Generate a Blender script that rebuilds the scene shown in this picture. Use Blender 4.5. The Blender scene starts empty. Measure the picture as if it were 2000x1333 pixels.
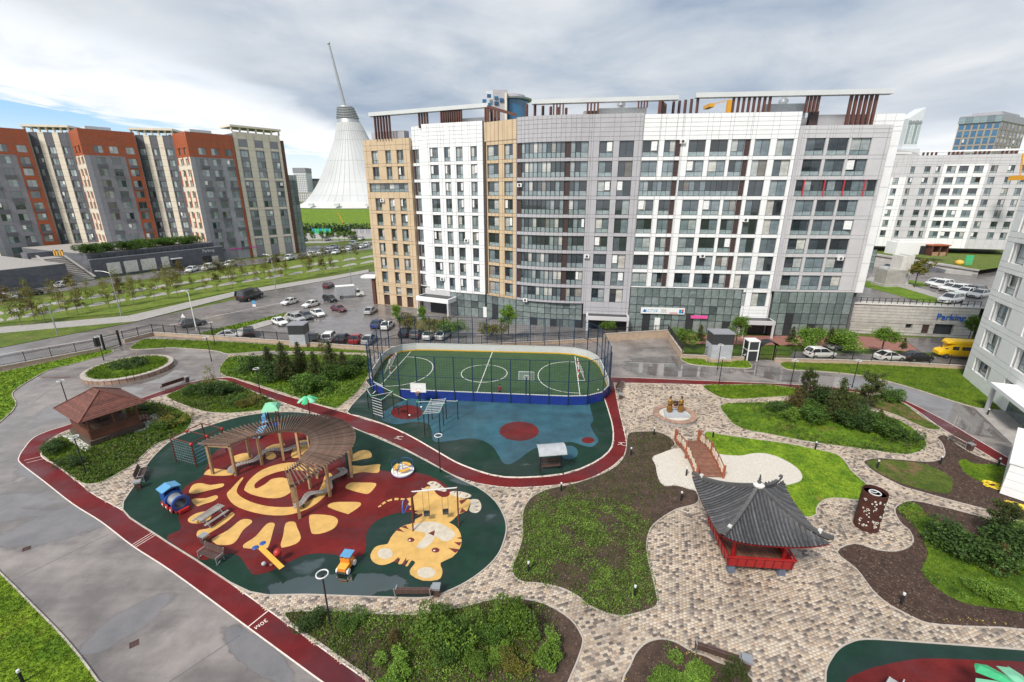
import bpy, bmesh, math, random
import numpy as np
from mathutils import Vector, Matrix
R = math.radians
rnd = random.Random(11)
SC = bpy.context.scene
COL = SC.collection

# ------------------------------------------------------------------ camera
CAM_H, FPX, CX, CY, HOR = 24.0, 892.0, 1000.0, 666.5, 377.0
PITCH = math.atan((CY - HOR) / FPX)
cam_d = bpy.data.cameras.new('camera')
cam_d.sensor_width = 36.0
cam_d.lens = FPX / 2000.0 * 36.0
cam_d.clip_start = 0.1
cam_d.clip_end = 6000
cam = bpy.data.objects.new('camera', cam_d)
cam.location = (0, 0, CAM_H)
cam.rotation_euler = (math.pi / 2 - PITCH, 0, 0)
COL.objects.link(cam)
SC.camera = cam
SC.view_settings.view_transform = 'Standard'
SC.view_settings.look = 'None'
SC.view_settings.exposure = 1.52
SC.view_settings.gamma = 1.0
SC.cycles.use_denoising = True
SC.cycles.max_bounces = 6
SC.cycles.diffuse_bounces = 3
SC.cycles.glossy_bounces = 3
SC.cycles.sample_clamp_indirect = 4.0

# ------------------------------------------------------------------ sky
SUN_EL, SUN_AZ = R(48), R(215)     # soft sun behind the camera, a little to the left
world = bpy.data.worlds.new('World')
SC.world = world
world.use_nodes = True
NT = world.node_tree
NT.nodes.clear()
def N(nt, typ, **kw):
    n = nt.nodes.new(typ)
    for k, v in kw.items():
        if k.startswith('i_'):
            n.inputs[int(k[2:])].default_value = v
        else:
            setattr(n, k, v)
    return n
def math_n(nt, op, a, b=None, c=None, clamp=False):
    n = nt.nodes.new('ShaderNodeMath')
    n.operation = op
    n.use_clamp = clamp
    for i, s in enumerate((a, b, c)):
        if s is None:
            continue
        if isinstance(s, (int, float)):
            n.inputs[i].default_value = s
        else:
            nt.links.new(s, n.inputs[i])
    return n.outputs[0]
def mixc(nt, f, a, b, blend='MIX'):
    n = nt.nodes.new('ShaderNodeMix')
    n.data_type = 'RGBA'
    n.blend_type = blend
    for s, i in ((f, 0), (a, 6), (b, 7)):
        if isinstance(s, (int, float)):
            n.inputs[i].default_value = s
        elif isinstance(s, (tuple, list)):
            n.inputs[i].default_value = (s[0], s[1], s[2], 1)
        else:
            nt.links.new(s, n.inputs[i])
    return n.outputs[2]
def ramp(nt, f, stops):
    n = nt.nodes.new('ShaderNodeValToRGB')
    while len(n.color_ramp.elements) < len(stops):
        n.color_ramp.elements.new(0.5)
    for e, (p, c) in zip(n.color_ramp.elements, stops):
        e.position = p
        e.color = (c, c, c, 1) if isinstance(c, (int, float)) else (c[0], c[1], c[2], 1)
    if f is not None:
        nt.links.new(f, n.inputs[0])
    return n.outputs[0]
def smooth(nt, v, a, b):
    n = nt.nodes.new('ShaderNodeMapRange')
    n.interpolation_type = 'SMOOTHSTEP'
    nt.links.new(v, n.inputs[0])
    n.inputs[1].default_value = a
    n.inputs[2].default_value = b
    return n.outputs[0]
def noise(nt, vec, scale, detail=4.0, rough=0.55, dist=0.0):
    n = nt.nodes.new('ShaderNodeTexNoise')
    n.inputs['Scale'].default_value = scale
    n.inputs['Detail'].default_value = detail
    n.inputs['Roughness'].default_value = rough
    n.inputs['Distortion'].default_value = dist
    if vec is not None:
        nt.links.new(vec, n.inputs['Vector'])
    return n.outputs[0]

tc = NT.nodes.new('ShaderNodeTexCoord')
sx = NT.nodes.new('ShaderNodeSeparateXYZ')
NT.links.new(tc.outputs['Generated'], sx.inputs[0])
dx, dy, dz = sx.outputs
zc = math_n(NT, 'MAXIMUM', dz, 0.03)
px_ = math_n(NT, 'DIVIDE', dx, zc)
py_ = math_n(NT, 'DIVIDE', dy, zc)
cv = NT.nodes.new('ShaderNodeCombineXYZ')
NT.links.new(px_, cv.inputs[0]); NT.links.new(py_, cv.inputs[1])
cl = cv.outputs[0]
shf = NT.nodes.new('ShaderNodeVectorMath'); shf.operation = 'ADD'; shf.inputs[1].default_value = (2.2, 0.3, 0)
zs_ = math_n(NT, 'ADD', math_n(NT, 'MAXIMUM', dz, 0.0), 0.16)
cv2 = NT.nodes.new('ShaderNodeCombineXYZ')
NT.links.new(math_n(NT, 'MULTIPLY', math_n(NT, 'DIVIDE', dx, zs_), 1.5), cv2.inputs[0]); NT.links.new(math_n(NT, 'MULTIPLY', math_n(NT, 'DIVIDE', dy, zs_), 1.5), cv2.inputs[1]); NT.links.new(math_n(NT, 'MULTIPLY', dz, 4.0), cv2.inputs[2])
NT.links.new(cv2.outputs[0], shf.inputs[0])
n_big = noise(NT, shf.outputs[0], 0.42, 6, 0.52, 0.3)
n_mid = noise(NT, cv2.outputs[0], 1.1, 7, 0.56, 0.4)
cirv = NT.nodes.new('ShaderNodeMapping')
cirv.inputs['Scale'].default_value = (1.0, 0.55, 1)
cirv.inputs['Rotation'].default_value = (0, 0, R(-28))
NT.links.new(cl, cirv.inputs[0])
n_cir = noise(NT, cirv.outputs[0], 0.9, 7, 0.62, 0.6)
# the cloud deck ends at a front to the left; its edge is ragged
edge = math_n(NT, 'ADD', px_, math_n(NT, 'MULTIPLY', math_n(NT, 'SUBTRACT', n_mid, 0.5), 2.6))
deck = smooth(NT, edge, -3.3, -2.1)
broken = smooth(NT, math_n(NT, 'ADD', px_, math_n(NT, 'MULTIPLY', math_n(NT, 'SUBTRACT', n_cir, 0.5), 5.0)), -5.9, -5.0)
sky = NT.nodes.new('ShaderNodeTexSky')
sky.sky_type = 'NISHITA'
sky.sun_disc = False
sky.sun_elevation = SUN_EL
sky.sun_rotation = SUN_AZ
sky.ozone_density = 2.0
skyc = mixc(NT, 1.0, sky.outputs[0], (0.075, 0.088, 0.105), 'MULTIPLY')
deckc = ramp(NT, math_n(NT, 'ADD', math_n(NT, 'MULTIPLY', n_big, 0.62), math_n(NT, 'MULTIPLY', n_mid, 0.38)),
             [(0.36, (0.165, 0.212, 0.285)), (0.46, (0.258, 0.298, 0.352)), (0.55, (0.345, 0.371, 0.405)), (0.68, (0.475, 0.485, 0.495))])
white = ramp(NT, n_mid, [(0.3, (0.42, 0.455, 0.50)), (0.52, (0.53, 0.545, 0.56))])
c1 = mixc(NT, broken, skyc, white)
c2 = mixc(NT, deck, c1, deckc)
hz = smooth(NT, math_n(NT, 'ADD', dz, math_n(NT, 'MULTIPLY', math_n(NT, 'SUBTRACT', n_mid, 0.5), 0.16)), 0.14, 0.045)
hzm = math_n(NT, 'MULTIPLY', hz, math_n(NT, 'MAXIMUM', deck, broken))
c3 = mixc(NT, math_n(NT, 'MULTIPLY', hzm, 0.85), c2, (0.55, 0.56, 0.57))
c3 = mixc(NT, math_n(NT, 'MULTIPLY', smooth(NT, dz, 0.12, 0.02), 0.9), c3, (0.52, 0.54, 0.56))
bg = NT.nodes.new('ShaderNodeBackground')
NT.links.new(c3, bg.inputs[0])
bg.inputs[1].default_value = 0.665
wo = NT.nodes.new('ShaderNodeOutputWorld')
NT.links.new(bg.outputs[0], wo.inputs[0])

sun_d = bpy.data.lights.new('sun', 'SUN')
sun_d.energy = 1.5
sun_d.angle = R(12)
sun_d.color = (1.0, 0.945, 0.865)
sun = bpy.data.objects.new('sun', sun_d)
sun.rotation_euler = (math.pi / 2 - SUN_EL, 0, math.pi - SUN_AZ)
COL.objects.link(sun)

# ------------------------------------------------------------------ pixel <-> place
def ray(px, py):
    u = (px - CX) / FPX; v = -(py - CY) / FPX
    return (u, math.cos(PITCH) + v * math.sin(PITCH), -math.sin(PITCH) + v * math.cos(PITCH))
def G(px, py, z=0.0):
    d = ray(px, py); t = (z - CAM_H) / d[2]
    return Vector((d[0] * t, d[1] * t, z))
def at(px, py, Y):
    d = ray(px, py); t = Y / d[1]
    return Vector((d[0] * t, Y, CAM_H + d[2] * t))
def ztop(base, px, py):
    """height of pixel (px,py) above the spot base"""
    d = ray(px, py)
    return CAM_H + d[2] * base.y / d[1]

# ------------------------------------------------------------------ mesh helpers
class MB:
    def __init__(s):
        s.v = []; s.f = []; s.m = []
    def add(s, vs, fs, mi=0):
        o = len(s.v)
        s.v.extend([tuple(p) for p in vs])
        s.f.extend([tuple(i + o for i in f) for f in fs])
        s.m.extend([mi] * len(fs))
        return s
    def box(s, x0, y0, z0, x1, y1, z1, mi=0):
        return s.add([(x0, y0, z0), (x1, y0, z0), (x1, y1, z0), (x0, y1, z0), (x0, y0, z1), (x1, y0, z1), (x1, y1, z1), (x0, y1, z1)],
                     [(0, 3, 2, 1), (4, 5, 6, 7), (0, 1, 5, 4), (1, 2, 6, 5), (2, 3, 7, 6), (3, 0, 4, 7)], mi)
    def mbox(s, M, sx, sy, sz, mi=0):
        """box centred on M's origin"""
        pts = [M @ Vector((a * sx / 2, b * sy / 2, c * sz / 2)) for c in (-1, 1) for a, b in ((-1, -1), (1, -1), (1, 1), (-1, 1))]
        return s.add(pts, [(0, 3, 2, 1), (4, 5, 6, 7), (0, 1, 5, 4), (1, 2, 6, 5), (2, 3, 7, 6), (3, 0, 4, 7)], mi)
    def obox(s, c, size, rz=0.0, rx=0.0, ry=0.0, mi=0):
        M = Matrix.Translation(Vector(c)) @ Matrix.Rotation(rz, 4, 'Z') @ Matrix.Rotation(ry, 4, 'Y') @ Matrix.Rotation(rx, 4, 'X')
        return s.mbox(M, *size, mi=mi)
    def bar(s, p, q, w, h=None, mi=0):
        p = Vector(p); q = Vector(q); d = q - p
        M = Matrix.Translation((p + q) / 2) @ d.to_track_quat('X', 'Z').to_matrix().to_4x4()
        return s.mbox(M, d.length, w, h or w, mi)
    def tube(s, p, q, r, r2=None, n=8, mi=0, cap=True):
        p = Vector(p); q = Vector(q); d = (q - p)
        if d.length < 1e-6: return s
        X = d.to_track_quat('Z', 'Y').to_matrix()
        r2 = r if r2 is None else r2
        vs = []
        for c, rr in ((p, r), (q, r2)):
            for i in range(n):
                a = 2 * math.pi * i / n
                vs.append(c + X @ Vector((rr * math.cos(a), rr * math.sin(a), 0)))
        fs = [(i, (i + 1) % n, n + (i + 1) % n, n + i) for i in range(n)]
        if cap:
            fs += [tuple(range(n - 1, -1, -1)), tuple(range(n, 2 * n))]
        return s.add(vs, fs, mi)
    def path(s, pts, r, n=6, closed=False, mi=0):
        pts = [Vector(p) for p in pts]; m = len(pts); vs = []
        for k, p in enumerate(pts):
            a = pts[(k - 1) % m] if (closed or k > 0) else p
            b = pts[(k + 1) % m] if (closed or k < m - 1) else p
            X = (b - a).to_track_quat('Z', 'Y').to_matrix()
            for i in range(n):
                t = 2 * math.pi * i / n
                vs.append(p + X @ Vector((r * math.cos(t), r * math.sin(t), 0)))
        fs = []
        for k in range(m if closed else m - 1):
            k2 = (k + 1) % m
            fs += [(k * n + i, k * n + (i + 1) % n, k2 * n + (i + 1) % n, k2 * n + i) for i in range(n)]
        return s.add(vs, fs, mi)
    def lathe(s, prof, n=16, c=(0, 0, 0), mi=0, sx=1.0, sy=1.0):
        vs = []; fs = []; m = len(prof)
        for r, z in prof:
            for i in range(n):
                a = 2 * math.pi * i / n
                vs.append((c[0] + sx * r * math.cos(a), c[1] + sy * r * math.sin(a), c[2] + z))
        for k in range(m - 1):
            fs += [(k * n + i, k * n + (i + 1) % n, (k + 1) * n + (i + 1) % n, (k + 1) * n + i) for i in range(n)]
        if prof[0][0] > 1e-4: fs.append(tuple(range(n - 1, -1, -1)))
        if prof[-1][0] > 1e-4: fs.append(tuple((m - 1) * n + i for i in range(n)))
        return s.add(vs, fs, mi)
    def ring(s, c, rad, r, n=24, k=6, mi=0):
        return s.path([(c[0] + rad * math.cos(2 * math.pi * i / n), c[1] + rad * math.sin(2 * math.pi * i / n), c[2]) for i in range(n)], r, k, True, mi)
    def ball(s, c, r, n=10, mi=0, sz=1.0, sx=1.0, sy=1.0):
        prof = [(max(1e-5, r * math.sin(math.pi * i / n)), -r * sz * math.cos(math.pi * i / n)) for i in range(n + 1)]
        return s.lathe(prof, n + 2, c, mi, sx, sy)
    def prism(s, poly, z0, z1, mi=0, bottom=False):
        a = sum(poly[i][0] * poly[(i + 1) % len(poly)][1] - poly[(i + 1) % len(poly)][0] * poly[i][1] for i in range(len(poly)))
        if a < 0: poly = poly[::-1]
        n = len(poly)
        vs = [(p[0], p[1], z0) for p in poly] + [(p[0], p[1], z1) for p in poly]
        fs = [tuple(range(n, 2 * n))] + [(i, (i + 1) % n, n + (i + 1) % n, n + i) for i in range(n)]
        if bottom: fs.append(tuple(range(n - 1, -1, -1)))
        return s.add(vs, fs, mi)
    def loft(s, rings, mi=0, cap=True):
        n = len(rings[0]); o = [tuple(p) for r in rings for p in r]
        fs = []
        for k in range(len(rings) - 1):
            fs += [(k * n + i, k * n + (i + 1) % n, (k + 1) * n + (i + 1) % n, (k + 1) * n + i) for i in range(n)]
        if cap:
            fs += [tuple(range(n - 1, -1, -1)), tuple((len(rings) - 1) * n + i for i in range(n))]
        return s.add(o, fs, mi)
    def mesh(s, name, mats, smooth=False):
        me = bpy.data.meshes.new(name)
        me.from_pydata(s.v, [], s.f)
        for m in (mats if isinstance(mats, (list, tuple)) else [mats]):
            me.materials.append(m)
        if any(s.m): me.polygons.foreach_set('material_index', s.m)
        if smooth:
            me.polygons.foreach_set('use_smooth', [True] * len(s.f))
            try: me.set_sharp_from_angle(angle=R(38))
            except Exception: pass
        me.update()
        return me
    def build(s, name, mats, parent=None, smooth=False, loc=None, **tags):
        return link(name, s.mesh(name, mats, smooth), parent, loc, **tags)

def link(name, me, parent=None, loc=None, rot=None, scale=None, **tags):
    o = bpy.data.objects.new(name, me)
    COL.objects.link(o)
    if parent is not None: o.parent = parent
    if loc is not None: o.location = loc
    if rot is not None: o.rotation_euler = (0, 0, rot) if isinstance(rot, (int, float)) else rot
    if scale is not None: o.scale = (scale,) * 3 if isinstance(scale, (int, float)) else scale
    tag(o, **tags)
    return o
def tag(o, label=None, cat=None, group=None, kind=None):
    if label: o['label'] = label
    if cat: o['category'] = cat
    if group: o['group'] = group
    if kind: o['kind'] = kind
    return o
def thing(name, label, cat, loc=(0, 0, 0), rot=0.0, group=None, scale=None):
    return link(name, None, None, loc, rot, scale, label=label, cat=cat, group=group)
def np_mesh(name, verts, faces, mats, parent=None, **tags):
    """verts (n,3) array, faces (m,k) array"""
    me = bpy.data.meshes.new(name)
    n, (m, k) = len(verts), faces.shape
    me.vertices.add(n); me.vertices.foreach_set('co', np.asarray(verts, dtype=np.float32).ravel())
    me.loops.add(m * k); me.loops.foreach_set('vertex_index', faces.astype(np.int32).ravel())
    me.polygons.add(m); me.polygons.foreach_set('loop_start', np.arange(0, m * k, k, dtype=np.int32))
    try: me.polygons.foreach_set('loop_total', np.full(m, k, dtype=np.int32))
    except Exception: pass
    for mm in (mats if isinstance(mats, (list, tuple)) else [mats]): me.materials.append(mm)
    me.update(calc_edges=True); me.validate()
    if parent is None and not tags: return me
    return link(name, me, parent, **tags)
def inside(poly, pts):
    poly = np.asarray([(p[0], p[1]) for p in poly]); x, y = pts[:, 0], pts[:, 1]
    r = np.zeros(len(pts), bool); j = len(poly) - 1
    for i in range(len(poly)):
        xi, yi = poly[i]; xj, yj = poly[j]
        if yi != yj:
            c = ((yi > y) != (yj > y)) & (x < (xj - xi) * (y - yi) / (yj - yi) + xi)
            r ^= c
        j = i
    return r
def spline(pts, k=5, closed=True):
    """Catmull-Rom through 2D points"""
    P = [Vector((p[0], p[1])) for p in pts]; n = len(P); out = []
    for i in range(n if closed else n - 1):
        p0, p1, p2, p3 = (P[(i - 1) % n], P[i], P[(i + 1) % n], P[(i + 2) % n]) if closed else (P[max(i - 1, 0)], P[i], P[i + 1], P[min(i + 2, n - 1)])
        for j in range(k):
            t = j / k
            out.append(0.5 * ((2 * p1) + (p2 - p0) * t + (2 * p0 - 5 * p1 + 4 * p2 - p3) * t * t + (3 * p1 - p0 - 3 * p2 + p3) * t ** 3))
    if not closed: out.append(P[-1])
    return out
def gp(pts, z=0.0, k=4, closed=True):
    return spline([G(*p, z) for p in pts], k, closed) if k > 1 else [G(*p, z).xy for p in pts]
ORD = ['first', 'second', 'third', 'fourth', 'fifth', 'sixth', 'seventh', 'eighth', 'ninth', 'tenth', 'eleventh', 'twelfth', 'thirteenth', 'fourteenth',
       'fifteenth', 'sixteenth', 'seventeenth', 'eighteenth', 'nineteenth', 'twentieth', 'twenty-first', 'twenty-second', 'twenty-third', 'twenty-fourth',
       'twenty-fifth', 'twenty-sixth', 'twenty-seventh', 'twenty-eighth']

# ------------------------------------------------------------------ materials
MATS = {}
def base_mat(name):
    m = bpy.data.materials.new(name); m.use_nodes = True
    nt = m.node_tree
    b = nt.nodes['Principled BSDF']
    return m, nt, b
def mat(name, col, rough=0.6, var=0.12, scale=3.0, bump=0.0, metal=0.0, spec=0.5, bscale=None, obj_var=0.0, coat=0.0):
    """plain surface with a little uneven colour and grain"""
    m, nt, b = base_mat(name)
    tcn = nt.nodes.new('ShaderNodeTexCoord')
    v = tcn.outputs['Object']
    n1 = noise(nt, v, scale, 5, 0.6)
    f = ramp(nt, n1, [(0.34, 1 - var), (0.66, 1 + var)])
    c = mixc(nt, 1.0, (col[0], col[1], col[2]), f, 'MULTIPLY')
    if obj_var:
        oi = nt.nodes.new('ShaderNodeObjectInfo')
        g = math_n(nt, 'ADD', math_n(nt, 'MULTIPLY', oi.outputs['Random'], 2 * obj_var), 1 - obj_var)
        c = mixc(nt, 1.0, c, g, 'MULTIPLY')
    nt.links.new(c, b.inputs['Base Color'])
    b.inputs['Roughness'].default_value = rough
    b.inputs['Metallic'].default_value = metal
    b.inputs['Specular IOR Level'].default_value = spec
    if coat: b.inputs['Coat Weight'].default_value = coat
    if bump:
        bn = nt.nodes.new('ShaderNodeBump')
        bn.inputs['Strength'].default_value = bump
        bn.inputs['Distance'].default_value = 0.05
        nt.links.new(noise(nt, v, bscale or scale * 6, 4, 0.6), bn.inputs['Height'])
        nt.links.new(bn.outputs[0], b.inputs['Normal'])
    MATS[name] = m
    return m
def leaf_mat(name, dark, light, warm=None, rough=0.55):
    m, nt, b = base_mat(name)
    ge = nt.nodes.new('ShaderNodeNewGeometry'); oi = nt.nodes.new('ShaderNodeObjectInfo')
    stops = [(0.0, dark), (0.75, light)] + ([(1.0, warm)] if warm else [])
    c = ramp(nt, ge.outputs['Random Per Island'], stops)
    tcn = nt.nodes.new('ShaderNodeTexCoord')
    f = ramp(nt, noise(nt, tcn.outputs['Object'], 1.1, 3), [(0.3, 0.62), (0.7, 1.3)])
    c = mixc(nt, 1.0, c, f, 'MULTIPLY')
    g = math_n(nt, 'ADD', math_n(nt, 'MULTIPLY', oi.outputs['Random'], 0.5), 0.75)
    c = mixc(nt, 1.0, c, g, 'MULTIPLY')
    nt.links.new(c, b.inputs['Base Color'])
    b.inputs['Roughness'].default_value = rough
    b.inputs['Specular IOR Level'].default_value = 0.3
    tr = nt.nodes.new('ShaderNodeBsdfTranslucent'); nt.links.new(c, tr.inputs[0])
    mx = nt.nodes.new('ShaderNodeMixShader'); mx.inputs[0].default_value = 0.28
    nt.links.new(b.outputs[0], mx.inputs[1]); nt.links.new(tr.outputs[0], mx.inputs[2])
    nt.links.new(mx.outputs[0], nt.nodes['Material Output'].inputs[0])
    MATS[name] = m
    return m
def grass_mat(name, a=(0.075, 0.145, 0.007), b_=(0.145, 0.225, 0.012), c_=(0.20, 0.17, 0.04), dry=0.61):
    """lawn surface: patches of dark, light and dry grass"""
    m, nt, b = base_mat(name)
    ge = nt.nodes.new('ShaderNodeNewGeometry')
    v = ge.outputs['Position']
    c = ramp(nt, noise(nt, v, 0.5, 6, 0.65), [(0.38, a), (0.60, b_)])
    c = mixc(nt, smooth(nt, noise(nt, v, 0.22, 5, 0.65, 0.5), dry, dry + 0.12), c, c_)
    fine = ramp(nt, math_n(nt, 'ADD', math_n(nt, 'MULTIPLY', noise(nt, v, 9.0, 3, 0.7), .5), math_n(nt, 'MULTIPLY', noise(nt, v, 2.2, 4, 0.7), .5)), [(0.36, 0.55), (0.64, 1.4)])
    isl = math_n(nt, 'ADD', math_n(nt, 'MULTIPLY', ge.outputs['Random Per Island'], 0.7), 0.65)
    c = mixc(nt, 1.0, mixc(nt, 1.0, c, fine, 'MULTIPLY'), isl, 'MULTIPLY')
    nt.links.new(c, b.inputs['Base Color'])
    b.inputs['Roughness'].default_value = 0.75
    b.inputs['Specular IOR Level'].default_value = 0.25
    bn = nt.nodes.new('ShaderNodeBump'); bn.inputs['Strength'].default_value = 0.8; bn.inputs['Distance'].default_value = 0.12
    nt.links.new(noise(nt, v, 6.0, 5, 0.7), bn.inputs['Height'])
    nt.links.new(bn.outputs[0], b.inputs['Normal'])
    MATS[name] = m
    return m
def wet_mat(name, dry, wet, rdry=0.5, rwet=0.07, wscale=0.16, lo=0.42, hi=0.62, sdry=0.15, bump=0.15, damp=0.25, pools=(), tile=0.0):
    """asphalt or rubber after rain: film of water and standing puddles on the low spots"""
    m, nt, b = base_mat(name)
    ge = nt.nodes.new('ShaderNodeNewGeometry')
    v = ge.outputs['Position']
    w = noise(nt, v, wscale, 4, 0.55, 0.4)
    # long soft streaks across the camber
    mp = nt.nodes.new('ShaderNodeMapping'); mp.inputs['Rotation'].default_value = (0, 0, R(-32)); mp.inputs['Scale'].default_value = (0.07, 0.55, 1)
    nt.links.new(v, mp.inputs[0])
    st = noise(nt, mp.outputs[0], 0.9, 4, 0.55)
    wv = math_n(nt, 'ADD', math_n(nt, 'MULTIPLY', w, 0.68), math_n(nt, 'MULTIPLY', st, 0.32))
    sp = nt.nodes.new('ShaderNodeSeparateXYZ'); nt.links.new(v, sp.inputs[0])
    fine_n = noise(nt, v, 1.1, 4, 0.6)
    for (x0, y0, rx, ry, rot) in pools:      # low spots where the rain stands
        ex = math_n(nt, 'SUBTRACT', sp.outputs[0], x0); ey = math_n(nt, 'SUBTRACT', sp.outputs[1], y0)
        c_, s_ = math.cos(rot), math.sin(rot)
        a1 = math_n(nt, 'DIVIDE', math_n(nt, 'ADD', math_n(nt, 'MULTIPLY', ex, c_), math_n(nt, 'MULTIPLY', ey, s_)), rx)
        a2 = math_n(nt, 'DIVIDE', math_n(nt, 'SUBTRACT', math_n(nt, 'MULTIPLY', ey, c_), math_n(nt, 'MULTIPLY', ex, s_)), ry)
        q = math_n(nt, 'ADD', math_n(nt, 'MULTIPLY', a1, a1), math_n(nt, 'MULTIPLY', a2, a2))
        q = math_n(nt, 'ADD', q, math_n(nt, 'MULTIPLY', math_n(nt, 'SUBTRACT', fine_n, 0.5), 1.3))
        wv = math_n(nt, 'ADD', wv, math_n(nt, 'MULTIPLY', smooth(nt, q, 1.25, 0.55), 0.22))
    wetf = smooth(nt, wv, lo, hi)
    pud = smooth(nt, wv, hi, hi + 0.03)
    grain = ramp(nt, noise(nt, v, 26, 3, 0.75), [(0.32, 0.74), (0.68, 1.26)])
    blot = ramp(nt, noise(nt, v, 0.55, 6, 0.65), [(0.34, 0.78), (0.66, 1.16)])
    c = mixc(nt, wetf, dry, wet)
    c = mixc(nt, 1.0, mixc(nt, 1.0, c, grain, 'MULTIPLY'), blot, 'MULTIPLY')
    if tile:
        sn = nt.nodes.new('ShaderNodeVectorMath'); sn.operation = 'SNAP'; sn.inputs[1].default_value = (tile * 1.6, tile, 10)
        nt.links.new(v, sn.inputs[0]); wn = nt.nodes.new('ShaderNodeTexWhiteNoise'); nt.links.new(sn.outputs[0], wn.inputs['Vector'])
        c = mixc(nt, 1.0, c, math_n(nt, 'ADD', 0.9, math_n(nt, 'MULTIPLY', wn.outputs[0], 0.2)), 'MULTIPLY')
    nt.links.new(c, b.inputs['Base Color'])
    r1 = math_n(nt, 'ADD', rdry, math_n(nt, 'MULTIPLY', wetf, damp - rdry))
    r2 = math_n(nt, 'ADD', math_n(nt, 'MULTIPLY', r1, math_n(nt, 'SUBTRACT', 1.0, pud)), math_n(nt, 'MULTIPLY', pud, rwet))
    nt.links.new(r2, b.inputs['Roughness'])
    nt.links.new(math_n(nt, 'ADD', math_n(nt, 'ADD', sdry, math_n(nt, 'MULTIPLY', wetf, 0.5 - sdry)), math_n(nt, 'MULTIPLY', pud, 0.45)), b.inputs['Specular IOR Level'])
    nt.links.new(math_n(nt, 'ADD', 1.5, math_n(nt, 'MULTIPLY', pud, 0.35)), b.inputs['IOR'])
    bn = nt.nodes.new('ShaderNodeBump'); bn.inputs['Distance'].default_value = 0.01
    nt.links.new(math_n(nt, 'MULTIPLY', math_n(nt, 'SUBTRACT', 1.0, pud), bump), bn.inputs['Strength'])
    nt.links.new(noise(nt, v, 30, 3, 0.6), bn.inputs['Height'])
    nt.links.new(bn.outputs[0], b.inputs['Normal'])
    MATS[name] = m
    return m
def glass_mat(name, stops, rough=0.04, obj=True, bump=0.02, spec=0.9):
    """window pane: what hangs behind it varies from pane to pane, and it mirrors the sky"""
    m, nt, b = base_mat(name)
    oi = nt.nodes.new('ShaderNodeObjectInfo'); ge = nt.nodes.new('ShaderNodeNewGeometry')
    tcn = nt.nodes.new('ShaderNodeTexCoord')
    r = math_n(nt, 'FRACT', math_n(nt, 'ADD', oi.outputs['Random'], ge.outputs['Random Per Island']))
    c = ramp(nt, r, stops)
    f = ramp(nt, noise(nt, tcn.outputs['Object'], 1.3, 3), [(0.3, 0.75), (0.7, 1.2)])
    nt.links.new(mixc(nt, 1.0, c, f, 'MULTIPLY'), b.inputs['Base Color'])
    b.inputs['Roughness'].default_value = rough
    b.inputs['Specular IOR Level'].default_value = spec
    b.inputs['IOR'].default_value = 1.6
    bn = nt.nodes.new('ShaderNodeBump'); bn.inputs['Strength'].default_value = bump; bn.inputs['Distance'].default_value = 0.2
    nt.links.new(noise(nt, tcn.outputs['Object'], 0.8, 2), bn.inputs['Height'])
    nt.links.new(bn.outputs[0], b.inputs['Normal'])
    MATS[name] = m
    return m
def paint_mat(name):
    m, nt, b = base_mat(name)
    oi = nt.nodes.new('ShaderNodeObjectInfo')
    nt.links.new(oi.outputs['Color'], b.inputs['Base Color'])
    b.inputs['Roughness'].default_value = 0.28
    b.inputs['Coat Weight'].default_value = 0.6
    MATS[name] = m
    return m
def island_mat(name, stops, rough=0.7, bump=0.3):
    """many small stones, each with its own colour"""
    m, nt, b = base_mat(name)
    ge = nt.nodes.new('ShaderNodeNewGeometry'); oi = nt.nodes.new('ShaderNodeObjectInfo')
    r = math_n(nt, 'FRACT', math_n(nt, 'ADD', ge.outputs['Random Per Island'], oi.outputs['Random']))
    c = ramp(nt, r, stops)
    v = ge.outputs['Position']
    damp = ramp(nt, noise(nt, v, 0.3, 5, 0.6, 0.3), [(0.30, 0.62), (0.55, 1.0), (0.75, 1.08)])
    fine = ramp(nt, noise(nt, v, 14, 3, 0.6), [(0.3, 0.85), (0.7, 1.12)])
    c = mixc(nt, 1.0, mixc(nt, 1.0, c, damp, 'MULTIPLY'), fine, 'MULTIPLY')
    nt.links.new(c, b.inputs['Base Color'])
    nt.links.new(ramp(nt, noise(nt, v, 0.3, 5, 0.6, 0.3), [(0.32, 0.35), (0.6, rough)]), b.inputs['Roughness'])
    bn = nt.nodes.new('ShaderNodeBump'); bn.inputs['Strength'].default_value = bump; bn.inputs['Distance'].default_value = 0.01
    nt.links.new(noise(nt, v, 25, 3, 0.6), bn.inputs['Height'])
    nt.links.new(bn.outputs[0], b.inputs['Normal'])
    MATS[name] = m
    return m
def brick_mat(name, c1, c2, mortar, bw=0.6, bh=0.3, rough=0.75):
    """coursed stone too fine to build block by block"""
    m, nt, b = base_mat(name)
    tcn = nt.nodes.new('ShaderNodeTexCoord')
    sp = nt.nodes.new('ShaderNodeSeparateXYZ'); nt.links.new(tcn.outputs['Object'], sp.inputs[0])
    cb = nt.nodes.new('ShaderNodeCombineXYZ')
    nt.links.new(math_n(nt, 'ADD', sp.outputs[0], sp.outputs[1]), cb.inputs[0]); nt.links.new(sp.outputs[2], cb.inputs[1])
    br = nt.nodes.new('ShaderNodeTexBrick')
    nt.links.new(cb.outputs[0], br.inputs['Vector'])
    for k, c in (('Color1', c1), ('Color2', c2), ('Mortar', mortar)): br.inputs[k].default_value = (*c, 1)
    br.inputs['Scale'].default_value = 1.0; br.inputs['Brick Width'].default_value = bw; br.inputs['Row Height'].default_value = bh
    br.inputs['Mortar Size'].default_value = 0.018
    f = ramp(nt, noise(nt, tcn.outputs['Object'], 0.8, 5), [(0.3, 0.85), (0.7, 1.12)])
    nt.links.new(mixc(nt, 1.0, br.outputs[0], f, 'MULTIPLY'), b.inputs['Base Color'])
    b.inputs['Roughness'].default_value = rough
    MATS[name] = m
    return m
M = MATS
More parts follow.
